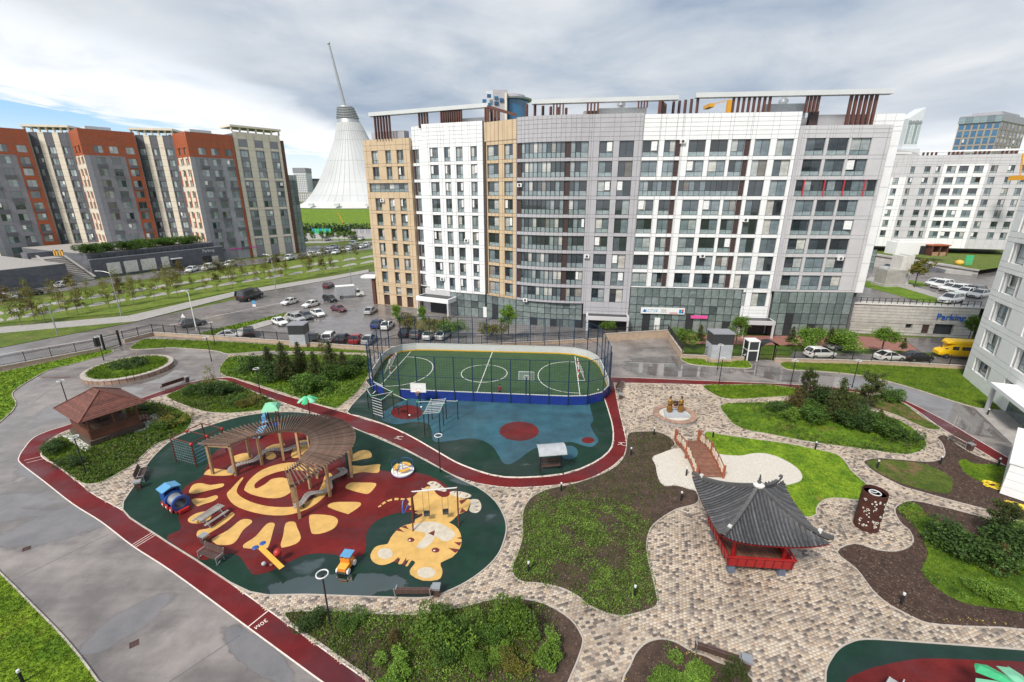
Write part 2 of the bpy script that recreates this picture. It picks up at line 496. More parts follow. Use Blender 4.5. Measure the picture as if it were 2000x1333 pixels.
grass_mat('grass')
grass_mat('grass_dark', (0.05, 0.105, 0.009), (0.10, 0.17, 0.014), (0.125, 0.12, 0.03))
grass_mat('grass_dry', (0.075, 0.125, 0.016), (0.125, 0.165, 0.025), (0.22, 0.155, 0.07), 0.52)
grass_mat('grass_far', (0.075, 0.115, 0.014), (0.12, 0.16, 0.022), (0.16, 0.14, 0.05), 0.56)
wet_mat('asphalt', (0.265, 0.238, 0.225), (0.155, 0.138, 0.132), 0.46, 0.02, 0.11, 0.40, 0.57, damp=0.14, pools=((-33.5, 29.5, 4.6, 2.4, R(35)), (-22.5, 20.5, 2.2, 1.1, R(60)), (-44, 40, 3, 6, R(20)), (-50, 49, 5, 3, R(10)), (44, 55, 14, 3.2, R(-30)), (24, 62, 8, 4, 0), (52, 42, 6, 2.6, R(-50)), (-14, 18.5, 3.2, .7, R(-30))))
wet_mat('asphalt_road', (0.215, 0.20, 0.195), (0.155, 0.142, 0.14), 0.5, 0.05, 0.07, 0.36, 0.60, damp=0.2)
wet_mat('rubber_green', (0.012, 0.0376, 0.0256), (0.008, 0.0248, 0.0184), 0.62, 0.03, 0.13, 0.46, 0.60, damp=0.3, pools=((-11.2, 23.0, 4.6, .95, R(4)), (-4.6, 34.3, 1.7, .5, R(-25)), (-12.5, 47, 3, 1, 0)))
wet_mat('rubber_red', (0.1403, 0.0145, 0.0136), (0.085, 0.0119, 0.0136), 0.62, 0.08, 0.17, 0.44, 0.66, damp=0.32, tile=2.2)
wet_mat('rubber_blue', (0.0382, 0.1062, 0.1403), (0.0272, 0.0723, 0.0978), 0.62, 0.08, 0.2, 0.42, 0.66, damp=0.35, tile=2.6)
wet_mat('track', (0.1403, 0.0145, 0.0153), (0.0892, 0.0119, 0.0153), 0.6, 0.05, 0.15, 0.42, 0.62, damp=0.28)
mat('rubber_yellow', (0.60, 0.365, 0.11), 0.66, 0.13, 1.3, 0.25, bscale=35)
mat('rubber_cream', (0.54, 0.477, 0.378), 0.65, 0.12, 2.5, 0.1)
mat('rubber_maroon', (0.14, 0.018, 0.018), 0.65, 0.1)
mat('turf', (0.0338, 0.0788, 0.0263), 0.75, 0.14, 0.6, 0.4, bscale=40)
mat('line_white', (0.72, 0.62, 0.56), 0.6, 0.12, 4.0)
mat('court_line', (0.74, 0.75, 0.7), 0.6, 0.1)
mat('soil', (0.064, 0.038, 0.026), 0.9, 0.4, 1.2, 1.0, bscale=9)
mat('mulch', (0.052, 0.027, 0.018), 0.9, 0.4, 2.0, 1.0, bscale=12)
island_mat('clod', [(0.0, (0.030, 0.018, 0.012)), (0.45, (0.066, 0.04, 0.028)), (0.8, (0.095, 0.062, 0.044)), (1.0, (0.15, 0.11, 0.085))], 0.9)
mat('gravel_white', (0.594, 0.549, 0.477), 0.85, 0.12, 7.0, 0.8, bscale=30)
mat('grout', (0.24, 0.21, 0.185), 0.85, 0.2)
mat('kerb', (0.425, 0.374, 0.3272), 0.75, 0.14, 2.0)
mat('concrete', (0.336, 0.316, 0.296), 0.7, 0.14, 1.5, 0.2)
mat('concrete_pale', (0.60, 0.58, 0.55), 0.7, 0.1, 1.5, 0.2)
mat('tan_wall', (0.425, 0.3187, 0.2295), 0.8, 0.12, 1.2, 0.25)
PAVE = [(0.0, (0.115, 0.094, 0.083)), (0.11, (0.175, 0.145, 0.127)), (0.22, (0.29, 0.23, 0.185)), (0.36, (0.46, 0.345, 0.245)), (0.55, (0.52, 0.425, 0.325)), (0.75, (0.55, 0.47, 0.38)), (0.9, (0.44, 0.355, 0.285)), (1.0, (0.29, 0.245, 0.215))]
island_mat('paver', PAVE)
mat('red_paving', (0.27, 0.12, 0.0975), 0.75, 0.18, 2.5, 0.3)
mat('white_clad', (0.8, 0.8, 0.81), 0.42, 0.05, 0.5)
mat('bright_white', (0.88, 0.875, 0.865), 0.45, 0.03, 0.5)
mat('grey_clad', (0.42, 0.41, 0.435), 0.42, 0.06, 0.5)
mat('pale_clad', (0.54, 0.53, 0.545), 0.42, 0.05, 0.5)
mat('ochre_clad', (0.56, 0.425, 0.28), 0.5, 0.07, 0.5)
mat('joint', (0.13, 0.13, 0.14), 0.8)
mat('joint_pale', (0.30, 0.30, 0.31), 0.8)
mat('brown_panel', (0.06, 0.036, 0.034), 0.4)
mat('fin_brown', (0.112, 0.0416, 0.0304), 0.5, 0.15)
mat('slab_white', (0.58, 0.60, 0.61), 0.5, 0.04, 0.3)
mat('frame_dark', (0.035, 0.038, 0.042), 0.4, spec=0.4)
mat('frame_white', (0.72, 0.72, 0.72), 0.4)
mat('frame_grey', (0.25, 0.27, 0.28), 0.4)
mat('orange_clad', (0.37, 0.09, 0.034), 0.5, 0.08, 0.8)
mat('slate_clad', (0.255, 0.255, 0.285), 0.5, 0.07, 0.8)
mat('slate_dark', (0.12, 0.122, 0.142), 0.5, 0.08, 0.8)
mat('slate_light', (0.34, 0.34, 0.375), 0.5, 0.06, 0.8)
mat('cream_clad', (0.74, 0.66, 0.54), 0.5, 0.06, 0.8)
brick_mat('podium_stone', (0.10, 0.105, 0.125), (0.135, 0.14, 0.16), (0.075, 0.078, 0.09), 1.6, 0.5)
brick_mat('parking_stone', (0.42, 0.40, 0.37), (0.50, 0.48, 0.44), (0.20, 0.19, 0.18), 2.6, 0.55)
brick_mat('grey_stone', (0.36, 0.355, 0.34), (0.43, 0.42, 0.40), (0.20, 0.20, 0.19), 1.4, 0.4)
brick_mat('booth_stone', (0.40, 0.41, 0.45), (0.47, 0.48, 0.51), (0.27, 0.28, 0.3), 0.5, 0.16)
glass_mat('pane', [(0.0, (0.012, 0.018, 0.022)), (0.34, (0.04, 0.052, 0.064)), (0.52, (0.11, 0.145, 0.165)), (0.72, (0.20, 0.25, 0.275)), (0.86, (0.40, 0.42, 0.41)), (0.94, (0.55, 0.54, 0.50)), (1.0, (0.07, 0.055, 0.045))])
glass_mat('pane_low', [(0.0, (0.17, 0.225, 0.24)), (0.5, (0.28, 0.335, 0.345)), (1.0, (0.22, 0.285, 0.30))], 0.06)
glass_mat('pane_green', [(0.0, (0.12, 0.155, 0.155)), (0.3, (0.17, 0.215, 0.21)), (0.8, (0.22, 0.265, 0.26)), (1.0, (0.07, 0.09, 0.092))])
glass_mat('pane_blue', [(0.0, (0.005, 0.06, 0.16)), (1.0, (0.01, 0.13, 0.27))], 0.06)
glass_mat('pane_left', [(0.0, (0.03, 0.04, 0.045)), (0.35, (0.14, 0.19, 0.19)), (0.6, (0.34, 0.42, 0.42)), (0.8, (0.44, 0.50, 0.50)), (1.0, (0.06, 0.07, 0.07))])
glass_mat('car_glass', [(0.0, (0.015, 0.018, 0.02)), (1.0, (0.03, 0.035, 0.04))], 0.03)
mat('tent', (0.4928, 0.5016, 0.5148), 0.55, 0.10, 0.02)
mat('tent_skirt', (0.578, 0.5695, 0.5483), 0.6, 0.05, 0.05)
mat('steel', (0.42, 0.43, 0.44), 0.4, 0.08, metal=0.6)
mat('steel_dark', (0.05, 0.052, 0.055), 0.45, 0.1)
mat('iron_black', (0.018, 0.018, 0.02), 0.5, 0.1)
mat('white_paint', (0.76, 0.76, 0.75), 0.4, 0.06)
mat('lamp_head', (0.62, 0.63, 0.63), 0.4, 0.05)
mat('wood_brown', (0.1318, 0.0493, 0.0272), 0.6, 0.3, 4.0, 0.3, obj_var=0.2)
mat('wood_roof', (0.135, 0.048, 0.034), 0.7, 0.25, 3.0, 0.3, obj_var=0.22)
mat('wood_pergola', (0.3655, 0.2338, 0.1275), 0.65, 0.22, 3.0, 0.2, obj_var=0.15)
mat('wood_slat', (0.1537, 0.1013, 0.0788), 0.65, 0.25, 3.0, 0.2, obj_var=0.25)
mat('wood_grey', (0.272, 0.248, 0.232), 0.7, 0.25, 3.0, 0.2, obj_var=0.15)
mat('bench_wood', (0.088, 0.0496, 0.0416), 0.5, 0.25, 4.0, 0.2, obj_var=0.15)
mat('bridge_wood', (0.215, 0.095, 0.06), 0.6, 0.25, 3.0, 0.25, obj_var=0.18)
mat('bridge_red', (0.30, 0.085, 0.042), 0.5, 0.15)
mat('bridge_cream', (0.66, 0.55, 0.43), 0.6, 0.1)
mat('lacquer_red', (0.33, 0.012, 0.014), 0.38, 0.12)
mat('lacquer_dark', (0.16, 0.01, 0.012), 0.45, 0.15)
mat('tile_black', (0.0338, 0.0353, 0.039), 0.42, 0.3, 5.0, 0.3, obj_var=0.3)
mat('tile_row', (0.08, 0.08, 0.085), 0.42, 0.3, 4.0, 0.2, obj_var=0.35); mat('tile_ridge', (0.088, 0.0864, 0.0864), 0.5, 0.2, 4.0)
mat('stone_blue', (0.10, 0.12, 0.17), 0.7, 0.15)
mat('granite', (0.40, 0.42, 0.45), 0.5, 0.15, 8.0)
mat('granite_brown', (0.34, 0.215, 0.16), 0.6, 0.2, 5.0, obj_var=0.15)
mat('bronze', (0.30, 0.155, 0.035), 0.42, 0.35, 5.0, metal=0.5)
mat('bronze_dark', (0.055, 0.034, 0.026), 0.5, 0.3, 5.0, metal=0.3)
mat('rust', (0.06, 0.016, 0.010), 0.7, 0.4, 2.0, 0.3)
mat('board_blue', (0.012, 0.032, 0.20), 0.35, 0.12, 1.0)
mat('post_blue', (0.012, 0.035, 0.075), 0.4, 0.1)
mat('board_white', (0.54, 0.549, 0.54), 0.45, 0.06)
mat('board_yellow', (0.62, 0.36, 0.03), 0.5, 0.08)
mat('play_blue', (0.02, 0.075, 0.30), 0.35, 0.08)
mat('play_sky', (0.10, 0.30, 0.52), 0.35, 0.08)
mat('play_red', (0.40, 0.022, 0.02), 0.4, 0.1)
mat('play_dkred', (0.12, 0.02, 0.016), 0.5, 0.1)
mat('play_yellow', (0.72, 0.40, 0.06), 0.4, 0.08)
mat('play_orange', (0.62, 0.20, 0.018), 0.4, 0.08)
mat('play_green', (0.06, 0.46, 0.20), 0.4, 0.1)
mat('play_mint', (0.22, 0.58, 0.37), 0.4, 0.08)
mat('net', (0.13, 0.18, 0.20), 0.6)
mat('tyre', (0.02, 0.02, 0.02), 0.8)
mat('rim', (0.35, 0.35, 0.36), 0.35, metal=0.6)
mat('head_lamp', (0.65, 0.67, 0.68), 0.15)
mat('tail_lamp', (0.32, 0.012, 0.012), 0.25)
mat('trim_black', (0.02, 0.02, 0.022), 0.5)
mat('canvas_grey', (0.36, 0.38, 0.40), 0.7)
mat('bark', (0.085, 0.06, 0.045), 0.9, 0.3, 6, 0.5)
mat('bark_pale', (0.20, 0.16, 0.12), 0.9, 0.3, 6, 0.4)
mat('pink', (0.72, 0.10, 0.34), 0.4)
mat('magenta', (0.62, 0.02, 0.33), 0.4)
mat('sign_blue', (0.01, 0.10, 0.42), 0.4)
mat('sign_teal', (0.01, 0.30, 0.50), 0.4)
mat('sign_red', (0.55, 0.05, 0.06), 0.4)
mat('poster', (0.68, 0.66, 0.60), 0.5, 0.15, 0.8)
mat('crane_yellow', (0.70, 0.33, 0.02), 0.4)
mat('yellow_van', (0.82, 0.50, 0.005), 0.3)
mat('hose', (0.75, 0.55, 0.03), 0.45)
mat('water', (0.10, 0.115, 0.125), 0.12, 0.1)
mat('far_beige', (0.336, 0.32, 0.304), 0.7)
mat('far_tan', (0.3, 0.27, 0.23), 0.6)
mat('far_white', (0.60, 0.63, 0.66), 0.6)
mat('skin', (0.45, 0.27, 0.19), 0.6); mat('cloth_red', (0.36, 0.03, 0.06), 0.8); mat('cloth_dark', (0.02, 0.022, 0.03), 0.8); mat('hair', (0.02, 0.015, 0.012), 0.6)
leaf_mat('leaf', (0.035, 0.09, 0.014), (0.11, 0.20, 0.03))
leaf_mat('leaf_bright', (0.07, 0.15, 0.02), (0.19, 0.31, 0.04))
leaf_mat('leaf_dark', (0.024, 0.06, 0.014), (0.075, 0.135, 0.028))
leaf_mat('needle', (0.035, 0.062, 0.016), (0.10, 0.135, 0.034), (0.15, 0.12, 0.04))
leaf_mat('leaf_warm', (0.085, 0.06, 0.022), (0.16, 0.12, 0.035), (0.13, 0.15, 0.04))
leaf_mat('leaf_olive', (0.10, 0.115, 0.018), (0.20, 0.20, 0.035), (0.26, 0.15, 0.05))
leaf_mat('weed', (0.07, 0.135, 0.02), (0.18, 0.29, 0.045), (0.24, 0.30, 0.06))
leaf_mat('weed_dark', (0.045, 0.085, 0.018), (0.11, 0.165, 0.03), (0.16, 0.12, 0.04))
leaf_mat('blossom', (0.70, 0.48, 0.04), (0.75, 0.62, 0.2))
leaf_mat('flower_bush', (0.25, 0.30, 0.12), (0.55, 0.55, 0.42), (0.12, 0.2, 0.06))
leaf_mat('far_wood', (0.02, 0.045, 0.02), (0.05, 0.085, 0.035))
paint_mat('car_paint')
def clear_mat(name):
    m, nt, b = base_mat(name)
    b.inputs['Base Color'].default_value = (.6, .7, .7, 1); b.inputs['Roughness'].default_value = 0.03
    tr = nt.nodes.new('ShaderNodeBsdfTransparent'); mx = nt.nodes.new('ShaderNodeMixShader'); mx.inputs[0].default_value = 0.15
    nt.links.new(tr.outputs[0], mx.inputs[1]); nt.links.new(b.outputs[0], mx.inputs[2]); nt.links.new(mx.outputs[0], nt.nodes['Material Output'].inputs[0])
    MATS[name] = m
clear_mat('clear_pane')
# ================================================================== GROUND
OUT = -1.0
def sheet(name, poly, z, m, depth=None, parent=None, **tags):
    b = MB(); b.prism([(p[0], p[1]) for p in poly], z - (depth or 0.05), z, 0)
    if parent is None: tags.setdefault('kind', 'structure')
    return b.build(name, m, parent, **tags)
def rim(name, poly, z, w, h, m, parent, closed=True, inset=0.0):
    """a kerb that follows an outline"""
    P = [Vector((p[0], p[1])) for p in poly]; n = len(P); L = []; Rr = []
    for i in range(n):
        a = P[(i - 1) % n] if closed or i > 0 else P[i]; c = P[(i + 1) % n] if closed or i < n - 1 else P[i]
        t = (c - a); t = t.normalized() if t.length > 1e-6 else Vector((1, 0)); nn = Vector((t.y, -t.x))
        L.append(P[i] + nn * (w / 2 + inset)); Rr.append(P[i] - nn * (w / 2 - inset))
    b = MB(); vs = []
    for l, r in zip(L, Rr): vs += [(l.x, l.y, z), (l.x, l.y, z + h), (r.x, r.y, z + h), (r.x, r.y, z)]
    fs = []
    for i in range(n if closed else n - 1):
        j = (i + 1) % n
        for k in range(3): fs.append((i * 4 + k, j * 4 + k, j * 4 + k + 1, i * 4 + k + 1))
    b.add(vs, fs)
    return b.build(name, m, parent)

sheet('ground', [(-3000, -600), (3000, -600), (3000, 4000), (-3000, 4000)], OUT - 0.03, M['grass_far'])

yard_px = [(-420, 812), (0, 722), (215, 681), (247, 667), (300, 652), (440, 661), (720, 681), (900, 672), (1178, 662), (1302, 656), (1330, 698), (1395, 701), (1530, 704), (1890, 716), (2300, 745)]
yard = [G(*p).xy for p in yard_px] + [Vector((95, -20)), Vector((-95, -20))]
asphalt = sheet('asphalt_yard', yard, 0.0, M['asphalt'], 1.0)

inner_px = [(640, 1275), (525, 1193), (304, 1043), (173, 960), (79, 894), (84, 866), (146, 832), (275, 786), (390, 752), (432, 739), (445, 693), (722, 690), (800, 690), (800, 760), (1176, 760),
            (1198, 748), (1371, 752), (1560, 760), (1700, 770), (1765, 787), (1840, 840), (1965, 911), (2100, 1000), (2200, 1333), (2400, 1800), (900, 1800), (722, 1333)]
inner = [G(*p).xy for p in inner_px]
paved = sheet('paved_path', inner, 0.012, M['grout'], 0.01)

ZONES = {}
def zone(name, pts, m, z=0.05, kerb=True, k=4, kname='kerb', kw=0.09, kh=0.035, key=None, kmat='kerb'):
    poly = gp(pts, 0, k)
    o = sheet(name, poly, z, M[m], z - 0.013 if z > 0.02 else 0.004)
    if kerb: rim(kname, poly, 0.0, kw, z + kh, M[kmat], o)
    ZONES[key or o.name] = (poly, o)
    return poly, o

# lawns and beds
LA = zone('lawn', [(0, 1120), (62, 1182), (130, 1252), (192, 1333), (230, 1400), (-300, 1500), (-400, 1000), (-120, 1010)], 'grass', key='lawn_front', k=3)
LB = zone('lawn', [(218, 690), (144, 712), (96, 724), (60, 743), (31, 762), (24, 772), (31, 786), (29, 796), (14, 813), (-60, 860), (-200, 840), (-200, 770), (0, 728), (110, 705), (205, 685)], 'grass', key='lawn_gate', k=3)
LC = zone('lawn', [(257, 683), (262, 674), (285, 663), (336, 664), (440, 668), (600, 678), (718, 687), (720, 691), (600, 688), (520, 687), (447, 692), (420, 686), (340, 680), (300, 682)], 'grass', key='lawn_fence', k=3)
LD = zone('lawn', [(1532, 707), (1650, 709), (1780, 714), (1878, 720), (1900, 745), (1965, 812), (1935, 805), (1860, 784), (1785, 760), (1720, 742), (1665, 732), (1585, 725), (1536, 722)], 'grass', key='lawn_right', k=3)
LE = zone('lawn', [(1331, 700), (1372, 702), (1388, 709), (1440, 705), (1458, 705), (1468, 719), (1430, 719), (1360, 714), (1338, 708)], 'grass', key='lawn_booth', k=3)
BA = zone('planting_bed', [(1222, 882), (1225, 853), (1234, 846), (1252, 844), (1277, 844), (1295, 848), (1310, 857), (1319, 869), (1311, 880), (1330, 915), (1345, 940), (1360, 962), (1365, 975), (1360, 985), (1345, 990),
           (1320, 997), (1290, 1015), (1270, 1035), (1263, 1065), (1265, 1090), (1275, 1130), (1282, 1160), (1284, 1180), (1275, 1190), (1240, 1201), (1210, 1205), (1180, 1198), (1150, 1184), (1130, 1168), (1100, 1152), (1060, 1142),
           (1020, 1138), (1003, 1125), (1001, 1108), (1012, 1080), (1020, 1050), (1020, 1020), (1024, 992), (1042, 970), (1076, 955), (1124, 945), (1180, 925), (1210, 905)], 'soil', key='bed_centre', k=3)
LF = zone('lawn', [(1375, 847), (1410, 850), (1460, 857), (1535, 867), (1585, 877), (1630, 887), (1650, 902), (1662, 920), (1682, 938), (1695, 950), (1690, 962), (1677, 978), (1645, 975), (1617, 976), (1601, 985), (1594, 997), (1594, 1006), (1578, 1012),
           (1545, 1002), (1500, 985), (1440, 972), (1400, 950), (1385, 910)], 'grass', key='lawn_gravel', k=3)
GR = zone('gravel_bed', [(1274, 895), (1292, 887), (1311, 880), (1345, 876), (1380, 880), (1405, 889), (1445, 892), (1467, 888), (1490, 887), (1512, 892), (1535, 902), (1555, 915), (1565, 927), (1566, 937), (1557, 944), (1530, 950),
           (1470, 956), (1420, 960), (1380, 963), (1350, 958), (1322, 950), (1300, 951), (1289, 943), (1283, 927), (1280, 910)], 'gravel_white', z=0.1, kerb=False, key='gravel', k=3)
BC = zone('planting_bed', [(1406, 796), (1420, 789), (1470, 787), (1510, 786), (1545, 783), (1600, 782), (1650, 791), (1700, 805), (1737, 815), (1770, 830), (1800, 853), (1810, 870), (1798, 882), (1772, 889), (1735, 886), (1697, 880), (1635, 872),
           (1585, 865), (1535, 856), (1490, 847), (1460, 842), (1434, 831), (1420, 816)], 'grass_dark', key='bed_trees', k=3)
LG = zone('lawn', [(1373, 754), (1420, 753), (1480, 752), (1540, 757), (1556, 764), (1545, 774), (1490, 778), (1440, 781), (1410, 778), (1390, 769)], 'grass', key='lawn_strip', k=3)
LH = zone('lawn', [(1575, 764), (1640, 764), (1697, 771), (1722, 772), (1762, 787), (1800, 815), (1838, 838), (1815, 840), (1785, 828), (1750, 812), (1712, 800), (1650, 783), (1600, 775)], 'grass_dry', key='lawn_corner', k=3)
BE = zone('planting_bed', [(1687, 902), (1712, 896), (1760, 899), (1810, 903), (1838, 898), (1845, 885), (1838, 865), (1829, 856), (1845, 851), (1870, 870), (1905, 890), (1945, 905), (1975, 917), (2040, 960), (2040, 1030), (1960, 1006), (1900, 990),
           (1858, 979), (1804, 964), (1766, 953), (1744, 943), (1709, 924), (1692, 911)], 'mulch', key='bed_bench', k=3)
LI = zone('lawn', [(1692, 905), (1714, 899), (1760, 902), (1805, 908), (1832, 919), (1856, 933), (1860, 952), (1853, 964), (1838, 964), (1804, 958), (1770, 948), (1748, 940), (1714, 923)], 'grass_dry', z=0.075, kerb=False, key='lawn_small', k=3)
LJ = zone('lawn', [(1872, 903), (1885, 899), (1905, 908), (1945, 909), (1970, 918), (1990, 935), (1960, 945), (1925, 945), (1900, 935), (1882, 922)], 'grass', z=0.075, kerb=False, key='lawn_box', k=3)
BF = zone('planting_bed', [(1747, 996), (1766, 982), (1790, 980), (1835, 990), (1880, 1001), (1935, 1017), (2000, 1040), (2120, 1080), (2200, 1270), (2000, 1232), (1892, 1226), (1816, 1220), (1782, 1207), (1735, 1182), (1703, 1154), (1672, 1113), (1634, 1080),
           (1668, 1063), (1712, 1075), (1750, 1078), (1775, 1069), (1783, 1056), (1775, 1037), (1757, 1021)], 'mulch', key='bed_right', k=3)
LK = zone('lawn', [(1752, 996), (1775, 985), (1795, 990), (1812, 1010), (1850, 1025), (1900, 1045), (2000, 1075), (2120, 1110), (2150, 1215), (2000, 1198), (1950, 1190), (1885, 1180), (1835, 1155), (1800, 1118), (1812, 1085), (1800, 1050), (1780, 1022)], 'grass_dark', z=0.075, kerb=False, key='lawn_shrubs', k=3)
BG = zone('planting_bed', [(556, 1203), (568, 1196), (633, 1195), (695, 1198), (788, 1202), (819, 1201), (865, 1195), (912, 1185), (958, 1173), (983, 1170), (1020, 1171), (1067, 1182), (1113, 1210), (1135, 1241), (1138, 1260), (1126, 1297), (1108, 1340),
           (1060, 1480), (860, 1480), (726, 1333), (686, 1302), (633, 1264), (575, 1224)], 'soil', key='bed_front', k=3)
BH = zone('planting_bed', [(1214, 1340), (1230, 1303), (1242, 1277), (1261, 1258), (1285, 1250), (1309, 1252), (1328, 1260), (1352, 1274), (1381, 1284), (1400, 1294), (1450, 1313), (1475, 1345), (1480, 1480), (1200, 1480)], 'soil', key='bed_pine', k=3)
BI = zone('planting_bed', [(82, 880), (98, 864), (125, 851), (146, 841), (200, 813), (270, 792), (293, 786), (331, 794), (360, 806), (373, 814), (374, 826), (360, 846), (336, 857), (300, 872), (264, 906), (245, 918), (204, 941), (168, 947), (144, 934), (108, 909), (85, 892)], 'grass_dark', key='bed_gazebo', k=3)
BJ = zone('planting_bed', [(326, 775), (345, 765), (380, 752), (420, 744), (444, 747), (475, 758), (515, 776), (545, 789), (540, 796), (500, 804), (450, 808), (405, 806), (370, 796), (342, 785)], 'grass_dark', key='bed_lamp', k=3)
BK = zone('planting_bed', [(432, 716), (449, 699), (500, 697), (620, 693), (715, 697), (721, 712), (719, 735), (700, 764), (664, 795), (645, 797), (600, 784), (560, 771), (520, 758), (472, 743), (440, 735), (430, 727)], 'grass_dark', key='bed_bushes', k=3)

# rubber playgrounds
P1 = zone('rubber_floor', [(240, 997), (262, 951), (289, 907), (311, 882), (338, 860), (377, 843), (414, 831), (470, 815), (524, 807), (573, 806), (612, 810), (640, 820), (679, 833), (724, 851), (790, 880), (848, 910), (900, 938), (936, 955), (967, 980), (984, 1009),
           (989, 1033), (984, 1059), (972, 1086), (948, 1112), (912, 1138), (871, 1158), (835, 1169), (773, 1169), (600, 1163), (488, 1158), (383, 1095), (304, 1045)], 'rubber_green', key='play_sun', k=3)
P2 = zone('rubber_floor', [(678, 806), (700, 778), (722, 755), (735, 735), (1000, 738), (1168, 736), (1177, 770), (1194, 824), (1197, 860), (1188, 883), (1156, 906), (1100, 926), (1016, 933), (960, 928), (904, 909), (876, 895), (837, 872), (792, 847), (747, 828), (700, 813)], 'rubber_green', key='play_sport', k=2, kmat='line_white', kw=0.06, kh=0.006)
P3 = zone('rubber_floor', [(1611, 1340), (1613, 1310), (1622, 1290), (1637, 1270), (1659, 1257), (1692, 1250), (1780, 1255), (2000, 1271), (2200, 1290), (2300, 1500), (1600, 1500)], 'rubber_green', key='play_palm', k=3)
def patch(parent, pts, m, z, name='rubber_patch', k=4, raw=False):
    poly = pts if raw else gp(pts, 0, k)
    b = MB(); b.prism([(p[0], p[1]) for p in poly], z - 0.004, z)
    return b.build(name, M[m], parent)
Z1 = lambda *a: [(230 + x / 4.08, 760 + y / 4.08) for x, y in a]
Z3 = lambda *a: [(600 + x / 4.166, 860 + y / 4.166) for x, y in a]
Z4 = lambda *a: [(680 + x / 3.571, 740 + y / 3.571) for x, y in a]
f1 = P1[1]
patch(f1, [(326, 1054), (351, 1037), (353, 1025), (349, 1010), (357, 960), (376, 943), (396, 932), (405, 910), (425, 880), (480, 855), (560, 842), (640, 852), (672, 885), (682, 922), (742, 920), (768, 924), (816, 925), (852, 937), (876, 954), (884, 972), (860, 995), (804, 1002),
           (773, 1004), (744, 1014), (725, 1028), (715, 1047), (715, 1071), (708, 1086), (691, 1090), (670, 1089), (641, 1083), (601, 1084), (572, 1096), (533, 1115), (517, 1121), (496, 1124), (488, 1117), (474, 1096), (464, 1086), (451, 1082), (435, 1086), (412, 1092), (388, 1093)], 'rubber_red', 0.056, k=3)
SUNZ = 0.062
for r_ in (Z1((570, 820), (600, 770), (660, 755), (740, 770), (840, 758), (835, 785), (740, 810), (640, 835), (580, 838)),
           Z1((590, 885), (700, 875), (780, 853), (800, 870), (760, 900), (680, 925), (630, 938)),
           Z1((560, 1045), (600, 1010), (670, 985), (740, 985), (740, 1040), (680, 1070), (620, 1078), (575, 1070)),
           Z1((630, 1160), (650, 1130), (740, 1110), (860, 1030), (910, 990), (930, 1010), (850, 1080), (740, 1150), (650, 1190), (635, 1185)),
           Z1((755, 1200), (880, 1130), (980, 1050), (1050, 1045), (1070, 1070), (1000, 1130), (950, 1210), (900, 1245), (810, 1250), (770, 1230)),
           Z1((1000, 1268), (1010, 1240), (1100, 1180), (1190, 1080), (1250, 1078), (1240, 1130), (1210, 1240), (1180, 1280), (1100, 1280), (1020, 1275)),
           Z1((1300, 1240), (1320, 1170), (1340, 1075), (1410, 1065), (1430, 1110), (1460, 1190), (1420, 1240), (1320, 1270), (1305, 1265)),
           Z1((1525, 1030), (1560, 1005), (1700, 1015), (1755, 1050), (1730, 1110), (1650, 1150), (1570, 1162), (1540, 1140)),
           Z1((1675, 945), (1720, 910), (1850, 905), (1930, 910), (1930, 940), (1850, 995), (1820, 998)),
           Z3((310, 390), (350, 352), (440, 350), (555, 355), (550, 390), (500, 440), (450, 438), (350, 410)),
           Z3((355, 215), (450, 215), (585, 200), (590, 225), (575, 270), (450, 265), (360, 278)),
           Z3((345, 145), (420, 95), (490, 88), (520, 110), (520, 145), (450, 160), (350, 178)),
           Z1((900, 565), (950, 530), (1030, 515), (1070, 535), (1060, 560), (950, 590)),
           Z1((1180, 475), (1250, 445), (1330, 440), (1310, 465), (1200, 490)),
           Z1((1180, 520), (1230, 508), (1260, 530), (1260, 550), (1220, 568), (1180, 555)),
           Z1((1380, 540), (1430, 430), (1500, 410), (1550, 420), (1560, 460), (1500, 500), (1440, 550)),
           Z1((690, 680), (720, 650), (780, 640), (940, 665), (920, 690), (800, 697), (700, 690))):
    patch(f1, r_, 'rubber_yellow', SUNZ, 'sun_ray', 3)
patch(f1, Z1((870, 850), (905, 800), (985, 715), (1000, 720), (960, 780), (955, 840), (1050, 900), (1200, 940), (1380, 945), (1500, 910), (1580, 850), (1630, 760), (1660, 680), (1710, 690), (1700, 790), (1640, 870), (1560, 935), (1480, 975), (1350, 1010), (1200, 1010), (1050, 980), (930, 930)), 'rubber_yellow', SUNZ, 'sun_swirl', 3)
patch(f1, Z1((1010, 800), (1050, 730), (1150, 650), (1300, 600), (1450, 590), (1540, 620), (1560, 680), (1500, 660), (1400, 650), (1300, 660), (1180, 700), (1100, 755), (1090, 785), (1110, 797), (1180, 760), (1230, 722), (1320, 712), (1390, 740), (1405, 790), (1370, 835), (1300, 870), (1200, 875), (1080, 850), (1020, 820)), 'rubber_yellow', SUNZ, 'sun_swirl', 3)
# tiger cub laid into the rubber
TZ = 0.068
patch(f1, Z3((810, 480), (860, 470), (900, 430), (950, 400), (985, 380), (1030, 410), (1050, 440), (1100, 470), (1150, 460), (1170, 430), (1210, 450), (1250, 480), (1330, 490), (1310, 560), (1290, 590), (1230, 610), (1180, 660), (1100, 690), (900, 690), (880, 650), (940, 620), (870, 600), (910, 580), (830, 570), (870, 530), (805, 550), (830, 510)), 'rubber_yellow', TZ, 'tiger_body', 2)
patch(f1, Z3((930, 395), (990, 405), (1000, 372), (975, 362), (1000, 342), (1050, 345), (1100, 380), (1135, 415), (1110, 425), (1040, 410), (1000, 420), (950, 415)), 'rubber_cream', TZ + 0.004, 'tiger_paw', 2)
patch(f1, Z3((1160, 440), (1190, 420), (1280, 430), (1335, 455), (1310, 475), (1240, 475)), 'rubber_cream', TZ + 0.004, 'tiger_paw', 3)
